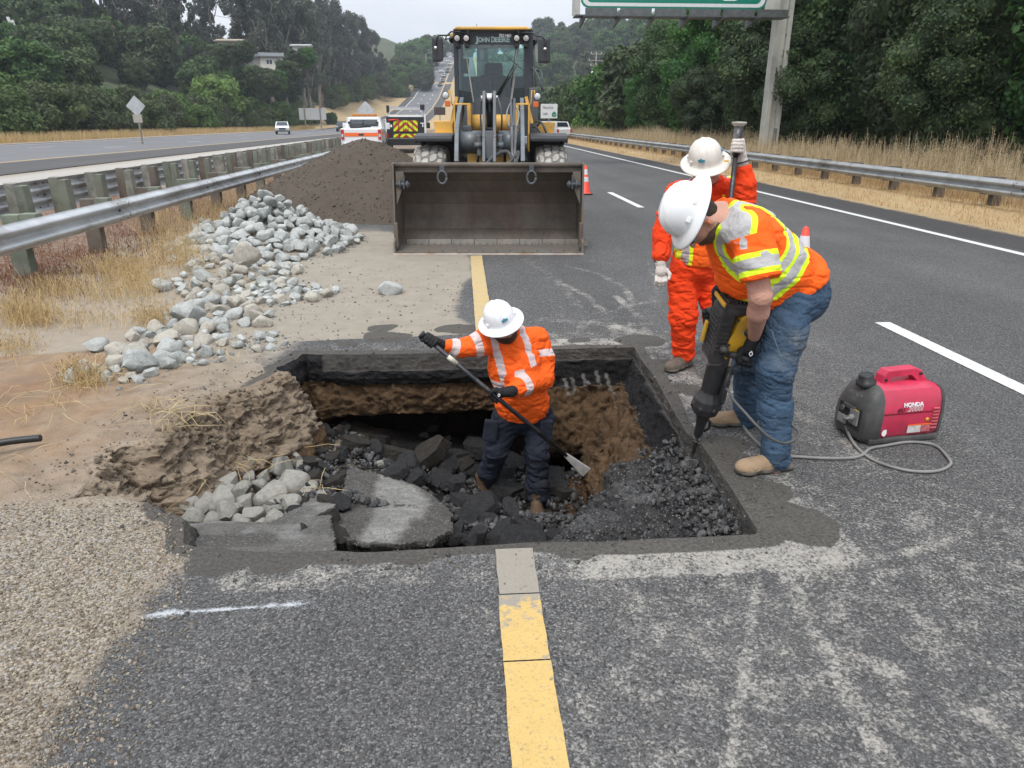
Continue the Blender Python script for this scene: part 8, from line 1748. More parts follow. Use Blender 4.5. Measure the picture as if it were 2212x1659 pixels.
SKIN = cloth('skin', (.42, .235, .165), [('beard', (.045, .03, .022))], .55, .1); SKIN2 = cloth('skin_fair', (.50, .27, .20), [('beard', (.12, .07, .05))], .5, .1)
def smix(mn, *a): return np.minimum.reduce(a) if mn else np.maximum.reduce(a)
def basis(U, F):
    U = Vector(U).normalized(); F = Vector(F); F = (F - U * F.dot(U)).normalized(); Rr = F.cross(U); return Rr, F, U
def head(s, c, U, F, sc_=1.0, neck=None):
    Rr, F, U = basis(U, F); M = np.array([[Rr.x, F.x, U.x], [Rr.y, F.y, U.y], [Rr.z, F.z, U.z]]); P = lambda x, y, z: Vector(c) + (Rr * x + F * y + U * z) * sc_
    s.e(P(0, -.012, .03), (.077, .098, .098), M, .02); s.e(P(0, .028, -.035), (.062, .068, .075), M, .03); s.e(P(0, .052, -.085), (.036, .034, .028), M, .03)      # skull, face, chin
    s.c(P(0, .094, .012), P(0, .112, -.026), .011, .014, .012); s.e(P(0, .09, -.056), (.024, .014, .007), M, .008); s.e(P(0, .088, -.070), (.022, .014, .008), M, .008)      # nose, lips
    for q in (-1, 1): s.e(P(q * .034, .078, .016), (.017, .014, .012), M, .01); s.c(P(q * .015, .088, .034), P(q * .05, .076, .036), .009, .009, .012); s.e(P(q * .080, -.012, -.008), (.010, .02, .032), M, .008); s.c(P(q * .04, .03, -.075), P(q * .06, -.01, -.05), .028, .026, .03)
    if neck is not None: s.c(P(0, -.03, -.05), neck, .058, .066, .03)
    return P, M
def hat(parent, c, U, F, name='hard_hat', m=None, ridges=3, logo=True, sc_=1.0, logo_at=None):
    Rr, F, U = basis(U, F); n = 72; prof_ = [(.001, .142), (.03, .140), (.06, .131), (.088, .112), (.108, .084), (.120, .05), (.126, .015), (.128, -.006), (.140, -.012), (.160, -.017), (.178, -.024), (.186, -.030), (.186, -.034), (.172, -.029), (.150, -.022), (.128, -.016), (.120, -.01), (.116, .04), (.1, .08), (.06, .12), (.001, .134)]
    V = []; 
    for i, (r, z) in enumerate(prof_):
        for k in range(n):
            a = 2 * math.pi * k / n; x = r * math.sin(a); y = r * math.cos(a); yy = y * (1.20 if i < 8 or i > 14 else 1.16)
            if i < 8:
                rd = math.exp(-(x / .012) ** 2) * .006 + (math.exp(-((abs(x) - .045) / .008) ** 2) * .003 if ridges > 1 else 0); fr_ = min(1, max(0, (z + .0) / .03)); f_ = 1 + rd * fr_ / max(.06, math.hypot(r, z)); x_, y_, z_ = x * f_, yy * f_, z * f_
            else: x_, y_, z_ = x, yy, z - (.012 * max(0, math.cos(a)) if 8 <= i <= 14 else 0) * ((r - .128) / .058)
            V.append(Vector(c) + (Rr * x_ + F * y_ + U * z_) * sc_)
    Fc = [(i * n + k, i * n + (k + 1) % n, (i + 1) * n + (k + 1) % n, (i + 1) * n + k) for i in range(len(prof_) - 1) for k in range(n)]
    h_ = link(name, mesh_np(name, V, Fc), m, parent, smooth=True)
    rt = Matrix(((Rr.x, F.x, U.x), (Rr.y, F.y, U.y), (Rr.z, F.z, U.z)))
    for q in (-1, 1):
        for yo in (-.045, .055): mb = MB(); mb.box(Vector(c) + (Rr * q * .119 + F * yo + U * .018) * sc_, (.014, .026, .020), rot=rt, bev=.004); mb.build('accessory_slot', m, h_)
    if logo:
        lm = mat('teal_logo', (.03, .20, .28), .5); la = R(logo_at if logo_at is not None else 0); mb = MB()
        for (lx, lz, w_, hh_) in ((-.014, .0, .02, .016), (.004, .004, .010, .022), (.015, .004, .018, .007), (.015, -.006, .012, .010), (-.004, -.006, .012, .007)):
            a = la + lx / .13; zz_ = .052 + lz; rr = .1265 - .0 + .002; x, y = rr * math.sin(a), rr * math.cos(a) * 1.2; nn = (Rr * math.sin(a) + F * math.cos(a) + U * .35).normalized(); tt_ = U.cross(nn).normalized(); r3 = Matrix((tt_, nn.cross(tt_) * 1, nn)).transposed()
            mb.box(Vector(c) + (Rr * x + F * y + U * zz_) * sc_ + nn * -.002, (w_, hh_, .004), rot=r3)
        mb.build('hat_logo', lm, h_)
    return h_
def grip(name, c, a, wrist, rb, m, parent, h=.0045, sgn=1, rot0=35, cuff=None, back=.0):
    """gloved hand closed round a bar: c on the bar, a its axis"""
    c = Vector(c); a = Vector(a).normalized(); w_ = Vector(wrist) - c; p = (w_ - a * w_.dot(a)).normalized(); q = a.cross(p) * sgn; s = SDF(h)
    C_ = lambda ang, r, o=0: c + a * o + (p * math.cos(R(ang)) + q * math.sin(R(ang))) * r
    for i, o in enumerate((-.033, -.011, .011, .032)):
        rf = (.0105, .0115, .0115, .0105)[i]; r = rb + rf * .95; g0 = rot0 + (6, 0, 2, 9)[i]; an = [g0, g0 + 52, g0 + 100, g0 + 150, g0 + 200 - (i in (0, 3)) * 15]
        pts_ = [C_(an[0], r + .008, o)] + [C_(t, r, o * .97) for t in an[1:]]; s.chain(pts_, [rf * 1.15, rf * 1.1, rf, rf, rf * .9], .004)
    s.chain([C_(-15, rb + .022, -.036), C_(-62, rb + .013, -.05), C_(-115, rb + .011, -.040), C_(-150, rb + .010, -.02)], [.015, .013, .012, .010], .006)
    pc = C_(10, rb + .020, 0); s.chain([C_(rot0, rb + .014, -.03), C_(rot0, rb + .014, .03)], [.015, .014], .012); s.chain([C_(5, rb + .02, -.027), C_(5, rb + .02, .024)], [.020, .018], .014)
    wv = Vector(wrist); s.chain([pc, pc.lerp(wv, .55), wv], [.028, .029, .033], .015)
    if cuff: s.c(wv, wv + (wv - pc).normalized() * cuff, .036, .040, .01)
    return grown(name, s, m, parent, fold=folds(.0012, (30, 30, 30), 3), relax=1)
def boot(parent, ankle, toe_dir, m, foot_z, L=.27, wd=.048, shaft=.12, label=None):
    A_ = Vector(ankle); t = Vector(toe_dir); t.z = 0; t.normalize(); sd_ = Vector((-t.y, t.x, 0)); g = Vector((A_.x, A_.y, foot_z)); M = np.array([[sd_.x, t.x, 0], [sd_.y, t.y, 0], [0, 0, 1.]]); s = SDF(.006)
    s.e(g - t * .035 + Vector((0, 0, .045)), (wd * .85, .05, .055), M, .02); s.e(g + t * .06 + Vector((0, 0, .042)), (wd * .92, .09, .05), M, .03); s.e(g + t * (L - .13) + Vector((0, 0, .038)), (wd * 1.08, .075, .042), M, .03); s.c(g + Vector((0, 0, .07)), A_ + Vector((0, 0, shaft * .6)), .048, .052, .03)
    for y_, w_, r_ in ((-.055, .03, .022), (0, .034, .022), (.07, .040, .02), (L - .12, .046, .02)): s.e(g + t * y_ + Vector((0, 0, .016)), (w_ + .012, .06, .017), M, .01)
    cut = lambda P: foot_z + .002 - P[..., 2]
    return grown('boot', s, m, parent, cut=cut, mask=lambda V: dict(sole=foot_z + .030 + .004 * np.sin(V[:, 0] * 200) * 0 - V[:, 2]), relax=1)
def segd(V, a, b_):
    a, b_ = v3(a), v3(b_); ab = b_ - a; t = ((V - a) @ ab) / (ab @ ab); tc_ = np.clip(t, 0, 1); return np.linalg.norm(V - a - tc_[:, None] * ab, axis=1), t, np.linalg.norm(ab)
BT = cloth('brown_work_boot', (.10, .062, .038), [('sole', (.04, .034, .028))], .7, .2, ((.17, .14, .11), .5)); BT3 = cloth('tan_suede_boot', (.34, .235, .145), [('sole', (.13, .115, .095))], .8, .15, ((.42, .34, .25), .5)); BT2 = cloth('grey_brown_boot', (.12, .095, .075), [('sole', (.14, .12, .10))], .8, .2, ((.2, .17, .14), .6))
GLV = cloth('black_work_glove', (.018, .018, .019), (), .75, .2, ((.09, .085, .08), .25)); GLW = cloth('white_leather_glove', (.60, .55, .50), (), .7, .08, ((.35, .3, .26), .5))
HW = cloth('white_hard_hat_shell', (.78, .79, .80), (), .3, .02, ((.6, .6, .6), .15)); HW2 = cloth('dusty_hard_hat_shell', (.68, .64, .58), (), .4, .05, ((.42, .29, .20), .6)); 
for mm in (HW, HW2):
    for n_ in mm.node_tree.nodes:
        if n_.type == 'BUMP': n_.inputs['Strength'].default_value = .04
SUNG = mat('sunglasses_black', (.01, .01, .012), .12, spec=.8)
def shades(parent, P, name='sunglasses'):
    mb = MB(); 
    for q in (-1, 1): mb.tube([P(q * .012, .100, .014), P(q * .035, .098, .013), P(q * .060, .084, .013)], [.013, .018, .014], 10, flat=None); mb.tube([P(q * .062, .082, .022), P(q * .084, .03, .018), P(q * .084, -.015, .012)], .004, 6)
    mb.tube([P(-.012, .104, .018), P(.012, .104, .018)], .004, 6); return mb.build(name, SUNG, parent)
def stage(nm):
    return None

# ---------------------------------------------------------------- worker in the hole
W = lambda a, b_, y: at(864 + .3385 * a, 605 + .3385 * b_, y)
nk, ch_, pv = W(690, 350, 4.70), W(735, 520, 4.74), W(785, 840, 4.80)
sL, sR = W(535, 395, 4.66), W(862, 385, 4.80); eL, wL = W(395, 440, 4.60), W(262, 412, 4.55); eR, wR = W(910, 625, 4.68), W(688, 712, 4.42)
hpL, knL, anL = W(690, 880, 4.80), W(618, 1085, 4.72), W(548, 1290, 4.86); hpR, knR, anR = W(880, 880, 4.84), W(872, 1110, 4.68), W(880, 1385, 4.66)
U1, F1 = (-.30, -.26, .90), (.30, -.85, -.25); hc1 = W(655, 292, 4.60)
ba, bb = W(140, 348, 4.46), W(1192, 1228, 4.40); hL1 = W(188, 388, 4.46); bdir = (bb - ba).normalized(); hL1 = ba + bdir * (hL1 - ba).dot(bdir); hR1 = W(612, 742, 4.43); hR1 = ba + bdir * (hR1 - ba).dot(bdir)
s = SDF(.009); P1, M1 = head(s, hc1, U1, F1, 1.0, nk); s.chain([nk, ch_, pv], [.08, .13, .12], .06); s.chain([nk, sL, eL, wL], [.06, .052, .040, .025], .03); s.chain([nk, sR, eR, wR], [.06, .055, .042, .025], .03); s.chain([pv, hpL, knL, knL.lerp(anL, .85)], [.09, .075, .055, .035], .05); s.chain([pv, hpR, knR, knR.lerp(anR, .85)], [.09, .075, .055, .035], .05)
def beardmask(P, M, zc=-.045, yc=.03):
    c0 = v3(P(0, 0, 0))
    def f(V): q = (V - c0) @ M; return dict(beard=np.minimum.reduce([-(q[:, 2] - zc) + .25 * (q[:, 1] - .05) * (q[:, 1] < .05), q[:, 1] - (-.02), .12 + q[:, 2]]) + .004 * fbm(V * 60, 2, 1))
    return f
B1 = grown('person', s, SKIN, None, mask=beardmask(P1, M1, -.042)); tag(B1, 'person in long sleeved orange shirt standing in the hole with a steel bar', 'person')
s = SDF(.0065); s.chain([W(695, 372, 4.71), W(735, 520, 4.72), W(770, 700, 4.76), W(785, 820, 4.80)], [.115, .168, .172, .170], .08); s.e(W(740, 560, 4.70), (.175, .14, .22), None, .06); s.e(W(780, 780, 4.78), (.185, .15, .14), None, .06)
s.chain([nk + Vector((0, 0, -.03)), sL, W(470, 420, 4.63), eL, W(300, 420, 4.57)], [.08, .085, .07, .062, .048], .04); s.chain([nk + Vector((0, 0, -.03)), sR, W(905, 500, 4.76), eR, W(800, 670, 4.53), W(705, 706, 4.44)], [.09, .095, .085, .075, .064, .050], .04)
s.c(W(690, 345, 4.69), W(700, 365, 4.70), .075, .08, .03)
spine = (v3(nk) - v3(pv)); spine /= np.linalg.norm(spine); lat = np.array([.96, .2, 0.]); lat -= spine * (lat @ spine); lat /= np.linalg.norm(lat); ctr1 = v3(ch_)
def mask1(V):
    dT, _, _ = segd(V, nk, pv); dA = []; bands = []
    for segs in (((sL, eL), (eL, wL)), ((sR, eR), (eR, wR))):
        for i, (a, b_) in enumerate(segs):
            d, t, Ln = segd(V, a, b_); dA.append(d); bc = (.40, .42)[i] if a is not eR else .62; bands.append((d, .026 - np.abs(t - bc) * Ln))
    arm_ = np.minimum.reduce(dA); inarm = arm_ < (dT - .085); mb_ = np.full(len(V), -1.)
    for d, v in bands: mb_ = np.where((d <= arm_ + 1e-6), np.maximum(mb_, v), mb_)
    q = V - v3(nk); sp_ = -(q @ spine); u = q @ lat - .0; vert = np.minimum.reduce([.024 - np.abs(np.abs(u + .01) - .108), .36 - sp_]); wst = .026 - np.abs(sp_ - .295)
    tm = np.maximum(vert, wst); return dict(silver=np.where(inarm, mb_, tm))
SH1 = cloth('orange_hi_vis_shirt', (.92, .125, .012), [('silver', (.60, .50, .49))], .75, .04)
SHr = grown('shirt', s, SH1, B1, fold=folds(.012, (7, 7, 13), 5), mask=mask1, cut=lambda P: -((P - v3(W(780, 862, 4.79))) @ np.array([.05, 0, 1.])) - .0 + 0 * P[..., 0], relax=1)
tx = mat('black_print', (.02, .01, .01), .6); mb = MB(); p0, p1 = W(800, 552, 4.60), W(912, 545, 4.66)
NV = cloth('navy_work_trousers', (.018, .022, .034), (), .85, .2, ((.06, .055, .05), .3))
s = SDF(.0075); s.e(pv + Vector((0, 0, .0)), (.165, .13, .15), None, .05); s.c(hpL, hpR, .11, .11, .05); s.chain([hpL + Vector((.03, 0, .08)), hpL, knL, anL.lerp(knL, .3), anL + Vector((0, 0, .01))], [.10, .105, .084, .078, .076], .04); s.chain([hpR + Vector((-.03, 0, .08)), hpR, knR, anR.lerp(knR, .3), anR + Vector((0, 0, .01))], [.10, .105, .084, .078, .078], .04)
T_1 = grown('trousers', s, NV, B1, fold=folds(.013, (8, 8, 16), 9), relax=1)
for (a, b_, c_) in ((578, 960, 4.66), (930, 960, 4.70)): mb = MB(); mb.box(W(a, b_, c_), (.10, .05, .16), rot=Euler((0, R(8 if a < 700 else 0), 0)).to_matrix(), bev=.012); mb.build('cargo_pocket', NV, T_1)
fzL = anL.z - .105; fzR = anR.z - .095; boot(B1, anL + Vector((-.03, -.03, 0)), (-.75, -.65, 0), BT, fzL, .25); boot(B1, anR + Vector((-.01, -.02, 0)), (-.12, -1, 0), BT, fzR, .25)
hat(B1, P1(0, -.008, .060), U1, F1, m=HW, sc_=.84, logo_at=-2)
grip('glove', hL1, bdir, wL, .016, GLV, B1, sgn=1, cuff=.05); G2_ = grip('glove', hR1, bdir, wR, .016, GLV, B1, sgn=-1, cuff=.03)
shades(B1, P1, 'safety_glasses')
def emblem(name, c, n, up, size, parent, m=WT):
    """round hook shaped glove mark"""
    M_ = frame(c, Vector(up).cross(Vector(n)), up); mb = MB(); C_ = [(math.cos(a) * .5, math.sin(a) * .5, 0) for a in np.linspace(0, 6.28, 15)]; mb.tube([M_ @ (Vector(q) * size) for q in C_], size * .16, 5)
    for a in (.8, 3.9): mb.tube([M_ @ (Vector((math.cos(a + t) * (.55 + t * .35), math.sin(a + t) * (.55 + t * .35), 0)) * size) for t in (0, .5, 1.0)], [size * .16, size * .12, size * .03], 5)
    return mb.build(name, m, parent)
emblem('glove_mark', W(632, 735, 4.385), (0, -1, .3), (0, .3, 1), .014, G2_)
BAR = mat('dark_bar_steel', (.035, .037, .042), .4, .5, var=.3, dirt=(.3, .29, .27), dirtamt=.25); tb = thing('digging_bar', 'long dark steel digging bar held in both gloved hands by the worker in the hole', 'digging bar', ba)
bl_ = (bb - ba).length; Mb = frame((0, 0, 0), bdir, (0, 0, 1)); bx_ = lambda fn, nm, m: (lambda mb: (fn(mb), mb.build(nm, m, tb, M=Mb)))(MB())
bx_(lambda b: b.tube([(0, 0, 0), (bl_ - .195, 0, 0)], [.0155, .0155], 12), 'shaft', BAR); bx_(lambda b: b.lathe([(.001, -.012), (.026, -.01), (.028, .0), (.02, .01), (.0155, .02)], (0, 0, 0), (1, 0, 0), 20), 'knob', BLK_)
bx_(lambda b: (b.tube([(.22, 0, 0), (.30, 0, 0)], .0168, 12)), 'label_sleeve', mat('worn_label', (.55, .52, .42), .5, var=.4, scale=30)); bx_(lambda b: b.prism([(bl_ - .21, -.015, -.010), (bl_ - .21, .015, -.010), (bl_, .040, -.010), (bl_, -.040, -.010)], (0, 0, .02), bev=.004), 'chisel_tip', mat('bare_tip', (.42, .41, .39), .45, .4, var=.3))

# ---------------------------------------------------------------- worker behind, orange coverall and vest
W = lambda a, b_, y: at(1348 + .521 * a, 242 + .521 * b_, y)
nk, pv = W(345, 300, 4.98), W(300, 620, 5.05); sL, sR = W(228, 345, 4.98), W(450, 325, 5.0); eL, wL = W(165, 500, 4.98), W(150, 612, 4.90); eR, wR = W(492, 352, 4.78), W(490, 205, 4.74)
hpL, knL, anL = W(245, 680, 5.05), W(245, 850, 4.98), W(245, 1010, 5.02); hpR, knR, anR = W(355, 680, 5.05), W(385, 860, 4.98), W(425, 1020, 5.0)
U2, F2_ = (-.24, -.34, .90), (-.02, -.85, -.35); hc2 = W(340, 228, 4.86)
pt_, pb_ = W(478, 45, 4.70), W(365, 1050, 4.62); pdir = (pb_ - pt_).normalized(); hR2 = W(470, 140, 4.70); hR2 = pt_ + pdir * (hR2 - pt_).dot(pdir)
s = SDF(.009); P2_, M2 = head(s, hc2, U2, F2_, 1.0, nk); s.chain([nk, pv], [.10, .12], .06); s.chain([nk, sL, eL, wL, wL + Vector((0, 0, -.06))], [.06, .052, .040, .03, .022], .03); s.chain([nk, sR, eR, wR], [.06, .055, .042, .028], .03); s.chain([pv, hpL, knL, anL], [.09, .075, .055, .04], .05); s.chain([pv, hpR, knR, anR], [.09, .075, .055, .04], .05)
B2 = grown('person', s, SKIN2, None, mask=beardmask(P2_, M2, -.09)); tag(B2, 'person in orange coveralls and dusty hard hat standing behind, gripping a pole', 'person')
COV = cloth('red_orange_coverall', (.80, .055, .008), (), .8, .08, ((.55, .06, .02), .4))
s = SDF(.0075); s.chain([nk + Vector((0, 0, -.03)), W(335, 420, 5.02), pv], [.12, .155, .16], .07); s.chain([nk + Vector((0, 0, -.04)), sL, W(185, 430, 4.98), eL, W(155, 588, 4.91)], [.09, .088, .075, .07, .062], .04); s.chain([nk + Vector((0, 0, -.04)), sR, W(480, 350, 4.87), eR, W(496, 300, 4.76), W(494, 245, 4.75)], [.09, .092, .088, .08, .068, .055], .04)
s.e(pv, (.175, .14, .13), None, .05); s.chain([hpL, knL, anL + Vector((0, 0, .02))], [.115, .096, .082], .04); s.chain([hpR, knR, anR + Vector((0, 0, .02))], [.115, .096, .082], .04)
for q in (-1, 1): s.c(P2_(q * .06, -.02, -.125), P2_(q * .045, .045, -.15), .022, .02, .02)
grown('coverall', s, COV, B2, fold=folds(.015, (7, 7, 14), 15), relax=1)
spine2 = (v3(nk) - v3(pv)); spine2 /= np.linalg.norm(spine2); lat2 = np.array([1., .0, 0.]); lat2 -= spine2 * (lat2 @ spine2); lat2 /= np.linalg.norm(lat2)
VST2 = cloth('orange_vest', (.95, .13, .012), [('yel', (.75, .92, .03)), ('silver', (.42, .40, .39))], .75, .04)
s = SDF(.007); s.chain([nk + Vector((0, 0, -.035)), W(338, 420, 5.02), W(310, 590, 5.04)], [.125, .168, .176], .07); s.c(nk + Vector((0, 0, -.05)), sL + Vector((.02, 0, 0)), .095, .093, .04); s.c(nk + Vector((0, 0, -.05)), sR - Vector((.02, 0, 0)), .095, .097, .04)
def mask2(V): q = V - v3(nk); u = np.abs(q @ lat2 + .0); return dict(yel=.042 - np.abs(u - .125), silver=.021 - np.abs(u - .125))
def cut2(P): q = P - v3(nk); sp_ = -(q @ spine2); u = q @ lat2; y_ = P[..., 1] - nk.y; vneck = np.minimum.reduce([.105 - np.abs(u) - .5 * sp_ * 0 - .42 * sp_, -(y_ + .0), .25 - sp_]); return np.maximum.reduce([sp_ - .555 + .35 * np.maximum(0, .05 - np.abs(u)), np.abs(u) - .205, vneck])
grown('vest', s, VST2, B2, fold=folds(.010, (7, 7, 12), 25), mask=mask2, cut=cut2, relax=1)
boot(B2, anL + Vector((0, -.02, 0)), (-.75, -.6, 0), BT2, .004, .27); boot(B2, anR + Vector((0, -.02, 0)), (.1, -1, 0), BT2, .004, .27)
H2 = hat(B2, P2_(0, -.008, .060), U2, F2_, m=HW2, sc_=.88, logo_at=28); shades(B2, P2_)
mb = MB(); c = P2_(-.115, .07, .04); mb.box(c, (.03, .012, .025), bev=.003); mb.build('yellow_sticker', mat('yellow_sticker', (.8, .5, .05), .5), H2); mb = MB(); mb.lathe([(.001, .004), (.016, .003), (.017, -.002)], P2_(-.098, .03, .115), tuple(P2_(-.098, .03, .10) - P2_(0, 0, .02)), 14); mb.build('round_sticker', mat('blue_sticker', (.15, .25, .42), .5), H2)
g_ = grip('glove', hR2, -pdir, wR, .017, GLW, B2, sgn=-1, cuff=.06); mb = MB(); rr_ = [wR + Vector((.042 * math.cos(a), .042 * math.sin(a), .012 * math.cos(a))) for a in np.linspace(0, 6.283, 19)]; mb.tube(rr_, .005, 5); mb.build('wrist_band', BLK_, g_)
s = SDF(.0045); hw = wL + Vector((0, -.01, -.02)); pm = hw + Vector((.005, -.02, -.06)); s.chain([wL + Vector((0, 0, .03)), hw, pm], [.038, .034, .03], .015); s.e(pm, (.042, .024, .045), None, .015)
for i, x in enumerate((-.033, -.011, .011, .031)): k0 = pm + Vector((x, -.005, -.035)); s.chain([k0, k0 + Vector((x * .1, -.022, -.034 + .3 * abs(x + .005))), k0 + Vector((x * .1, -.014, -.060 + .5 * abs(x + .005))), k0 + Vector((0, .010, -.068 + .6 * abs(x + .005)))], [.0125, .012, .0115, .010], .004)
s.chain([pm + Vector((.035, -.01, .015)), pm + Vector((.055, -.03, -.012)), pm + Vector((.045, -.045, -.042))], [.015, .013, .011], .006); g_ = grown('glove', s, GLW, B2, fold=folds(.0015, (30, 30, 30), 3)); mb = MB(); mb.tube([wL + Vector((.040 * math.cos(a), .040 * math.sin(a), -.012)) for a in np.linspace(0, 6.283, 19)], .005, 5); mb.build('wrist_band', BLK_, g_)
tb = thing('tamping_bar', 'dark tamping pole with a pale round top held upright by the worker in coveralls', 'tamping bar', pt_); Mb = frame((0, 0, 0), pdir, (0, -1, 0)); L_ = (pb_ - pt_).length
bx_(lambda b: (b.tube([(.02, 0, 0), (.20, 0, 0)], [.030, .024], 14), b.tube([(.20, 0, 0), (L_, 0, 0)], .0165, 12)), 'shaft', BAR); bx_(lambda b: b.lathe([(.001, -.006), (.046, -.005), (.048, .004), (.03, .02), (.027, .03)], (0, 0, 0), (1, 0, 0), 24), 'round_head', mat('worn_tamper_head', (.38, .36, .32), .5, .3, var=.2))
bx_(lambda b: b.box((L_ + .02, 0, 0), (.1, .07, .02), bev=.004), 'blade', BAR)

# ---------------------------------------------------------------- worker bent over the breaker
nk, pv = W(402, 452, 3.50), W(708, 745, 3.62); sN, sF = W(520, 505, 3.31), W(470, 470, 3.72); eN, wN = W(566, 765, 3.21), W(530, 945, 3.36); eF, wF = W(440, 690, 3.74), W(400, 790, 3.68)
hpN, knN, anN = W(690, 805, 3.50), W(628, 1070, 3.38), W(628, 1440, 3.30); hpF, knF, anF = W(695, 795, 3.74), W(520, 1040, 3.82), W(505, 1262, 3.90)
U3, F3 = (-.93, -.12, .32), (-.28, -.10, -.95); hc3 = W(302, 452, 3.46)
hN = TIP + BM_.to_3x3() @ Vector((.085, .125, .685 * k_)); hF = TIP + BM_.to_3x3() @ Vector((-.05, -.14, .78 * k_)); wN = W(538, 935, hN.y + .02); wF = W(392, 775, hF.y + .0)
s = SDF(.0085); P3_, M3 = head(s, hc3, U3, F3, 1.03, nk); s.chain([nk, W(560, 590, 3.55), pv], [.09, .135, .13], .06); s.chain([nk, sN, eN], [.075, .068, .052], .035); s.chain([eN, W(556, 830, 3.25), wN], [.053, .050, .031], .02); s.chain([nk, sF, eF, wF], [.07, .062, .050, .030], .03); s.chain([pv, hpN, knN, anN, anN - Vector((0, 0, .05))], [.1, .085, .06, .042, .036], .05); s.chain([pv, hpF, knF, anF, anF - Vector((0, 0, .05))], [.1, .085, .06, .042, .036], .05)
B3 = grown('person', s, SKIN2, None, mask=beardmask(P3_, M3, -.045)); tag(B3, 'person in jeans and yellow striped orange vest bending over the breaker hammer', 'person')
s = SDF(.006); spA, spB = W(418, 464, 3.50), W(680, 700, 3.60); s.chain([spA, W(515, 545, 3.52), W(600, 630, 3.56), spB], [.125, .165, .172, .165], .07); s.e(W(570, 640, 3.55), (.185, .17, .16), None, .08); s.chain([W(480, 560, 3.55), W(520, 650, 3.55), W(600, 745, 3.58)], [.13, .15, .13], .08); s.e(W(712, 690, 3.61), (.155, .18, .14), None, .08)
s.chain([W(455, 475, 3.42), sN, W(548, 600, 3.25), W(572, 700, 3.21)], [.10, .103, .098, .094], .018); s.chain([W(450, 470, 3.55), sF, W(455, 590, 3.73)], [.10, .10, .09], .045)
mid3 = v3(W(400, 440, 3.5)); spv = v3(W(735, 755, 3.62)) - mid3; Ls = np.linalg.norm(spv); spv /= Ls; shc = v3(W(566, 520, 3.36)); shf = v3(W(500, 500, 3.8)); lg = v3(W(462, 536, 3.28))
def mask3(V):
    d, t, Ln = segd(V, sN, eN); dF, tF, LnF = segd(V, sF, eF); inA = (d < .125) & (t > .06); inF = (dF < .118) & (tF > .3)
    sp_ = (V - mid3) @ spv; dn = np.linalg.norm((V - shc) * np.array([1, .85, 1]), axis=1); df_ = np.linalg.norm((V - shf) * np.array([1, .85, 1]), axis=1)
    ws_ = .55 + .45 * sstep(-.06, .08, (V - shc) @ spv); arcs = lambda w_: np.where(V[:, 1] < 3.56, w_ * ws_ - np.abs(dn - .19), w_ * ws_ - np.abs(df_ - .178)); wst = lambda w_: w_ - np.abs(sp_ - .40); lim = .40 - sp_
    arm_ = lambda w_: np.where(inA, w_ - np.abs(t - .50) * Ln, np.where(inF, w_ - np.abs(tF - .66) * LnF, -1)); lgm = .026 - np.linalg.norm((V - lg) * np.array([.8, .3, 1.2]), axis=1) + .012 * np.sign(np.sin((V[:, 0] - lg[0]) * 130)) * (np.abs(V[:, 0] - lg[0]) < .03)
    return dict(yel=np.where(inA | inF, arm_(.052), np.maximum(np.minimum(arcs(.044), lim), wst(.058))), silver=np.where(inA | inF, np.maximum(arm_(.026), lgm), np.maximum(np.maximum(np.minimum(arcs(.022), lim), wst(.030)), lgm)))
VST3 = cloth('bright_orange_vest', (.95, .125, .010), [('yel', (.72, .95, .03)), ('silver', (.44, .43, .43))], .75, .04)
armax = v3(eN) - v3(sN); armax /= np.linalg.norm(armax); se = v3(W(575, 692, 3.2))
def cut3(P):
    q = (P - mid3) @ spv; a_ = (P - se) @ armax; near_arm = np.linalg.norm(P - v3(W(575, 735, 3.2)), axis=-1) - .16; c1 = np.where(near_arm < 0, a_, -1)
    q2 = P - v3(W(640, 850, 3.5)); hem = -(q2 @ np.array([.62, 0, .78])) ; hem = -((P - v3(W(600, 848, 3.45))) @ np.array([-.52, .0, .85]) ) ; hem2 = (P - v3(W(852, 645, 3.6))) @ np.array([.9, 0, .1])
    return np.maximum.reduce([c1 * (near_arm < 0) - 1 * (near_arm >= 0), hem, q - Ls - .05, -(q + .04)])
grown('vest', s, VST3, B3, fold=folds(.011, (6, 6, 11), 35), mask=mask3, cut=cut3, relax=1)
TEE = cloth('dark_grey_tee', (.06, .07, .08), (), .85, .1); s = SDF(.009); s.chain([W(430, 470, 3.50), W(670, 690, 3.60), W(712, 730, 3.62)], [.11, .145, .152], .06); grown('t_shirt', s, TEE, B3, fold=folds(.008, (8, 8, 12), 5))
JN = cloth('worn_blue_jeans', (.045, .080, .130), (), .85, .25, ((.22, .22, .21), .55)); 
for n_ in JN.node_tree.nodes:
    if n_.type == 'BUMP': n_.inputs['Strength'].default_value = .8
s = SDF(.0065); s.e(pv + Vector((.02, 0, .0)), (.145, .18, .15), None, .05); s.c(W(675, 740, 3.55), W(722, 765, 3.62), .13, .14, .06); s.chain([hpN, W(665, 930, 3.44), knN, W(626, 1230, 3.36), anN + Vector((0, 0, .01))], [.115, .102, .088, .080, .076], .05); s.chain([hpF, knF, anF + Vector((0, 0, .0))], [.112, .088, .076], .05)
grown('jeans', s, JN, B3, fold=folds(.009, (8, 8, 22), 45), relax=1)
mb = MB(); mb.tube([W(610, 900, 3.30), W(665, 1060, 3.305), W(672, 1230, 3.32), W(668, 1400, 3.325)], .0022, 4); mb.build('jeans_seam', mat('seam_thread', (.12, .15, .2), .8), B3)
def g0_(zx, zy): p_ = G(1348 + .521 * zx, 242 + .521 * zy); return p_
boot(B3, Vector((anN.x - .0, anN.y, .10)), (-1, -.16, 0), BT3, .003, .285, .052, .04); boot(B3, Vector((anF.x, anF.y, .10)), (-1, .05, 0), BT3, .003, .285, .052, .04)
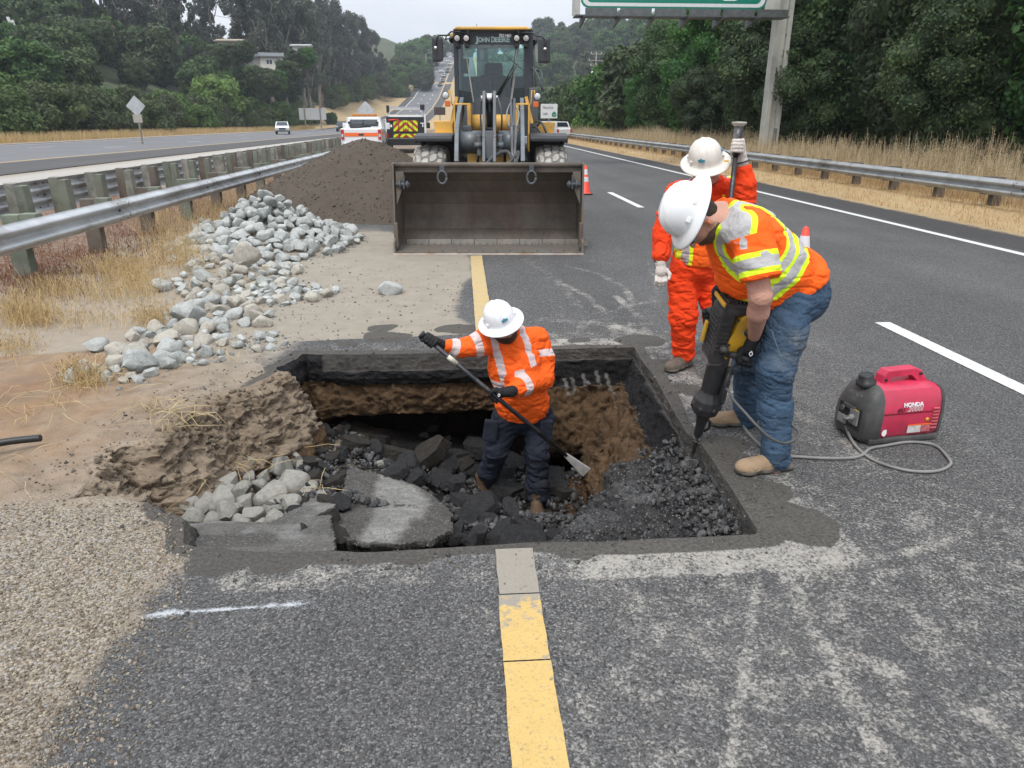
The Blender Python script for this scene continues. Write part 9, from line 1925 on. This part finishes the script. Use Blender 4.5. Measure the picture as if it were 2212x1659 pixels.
hat(B3, P3_(0, -.030, .076), U3, F3, m=HW, sc_=.87, logo=False)
s = SDF(.006); s.e(P3_(0, -.028, .018), (.0835, .092, .088), M3, .02); s.e(P3_(0, -.06, -.03), (.060, .045, .05), M3, .03); HAIR = cloth('short_dark_hair', (.035, .025, .02), (), .8, .3)
c0h = v3(P3_(0, 0, 0)); grown('hair', s, HAIR, B3, cut=lambda P: np.maximum((((P - c0h) @ M3)[..., 1] - .03 - .5 * np.maximum(0, ((P - c0h) @ M3)[..., 2])), -((P - c0h) @ M3)[..., 2] - .065), fold=folds(.002, (40, 40, 40), 2))
shades(B3, P3_, 'safety_glasses'); mb = MB(); mb.sphere(P3_(-.092, -.005, -.012), .009, 2); mb.build('ear_plug', mat('orange_plug', (.9, .2, .03), .5), B3)
mb = MB(); mb.tube([P3_(-.07, -.06, .02), P3_(-.05, -.105, .01), P3_(0, -.12, .0), P3_(.05, -.105, .01)], .008, 6); mb.build('hat_suspension', BLK_, B3)
g_ = grip('glove', hN, BM_.to_3x3() @ Vector((1, .1, -.1)), wN, .021, GLV, B3, sgn=-1, cuff=.05, rot0=20); grip('glove', hF, BM_.to_3x3() @ Vector((-.4, -.3, 1)), wF, .021, GLV, B3, sgn=1, cuff=.04)
emblem('glove_mark', (hN + wN) / 2 + Vector((-.01, -.047, -.015)), (0, -1, .25), (0, .25, 1), .017, g_)

# ================================================================== AIR
def air():
    mb = MB(); mb.box((0, 590, 45), (840, 1240, 100)); hz = mb.build('haze', None); m = bpy.data.materials.new('haze_air'); m.use_nodes = True; nt = m.node_tree; nt.nodes.clear()
    v = nt.nodes.new('ShaderNodeVolumePrincipled'); v.inputs['Color'].default_value = (.80, .86, .95, 1); v.inputs['Density'].default_value = .00042; v.inputs['Anisotropy'].default_value = .2
    o = nt.nodes.new('ShaderNodeOutputMaterial'); nt.links.new(v.outputs[0], o.inputs['Volume']); hz.data.materials.append(m); tag(hz, 'thin pale haze over the whole valley', kind='stuff')
air()
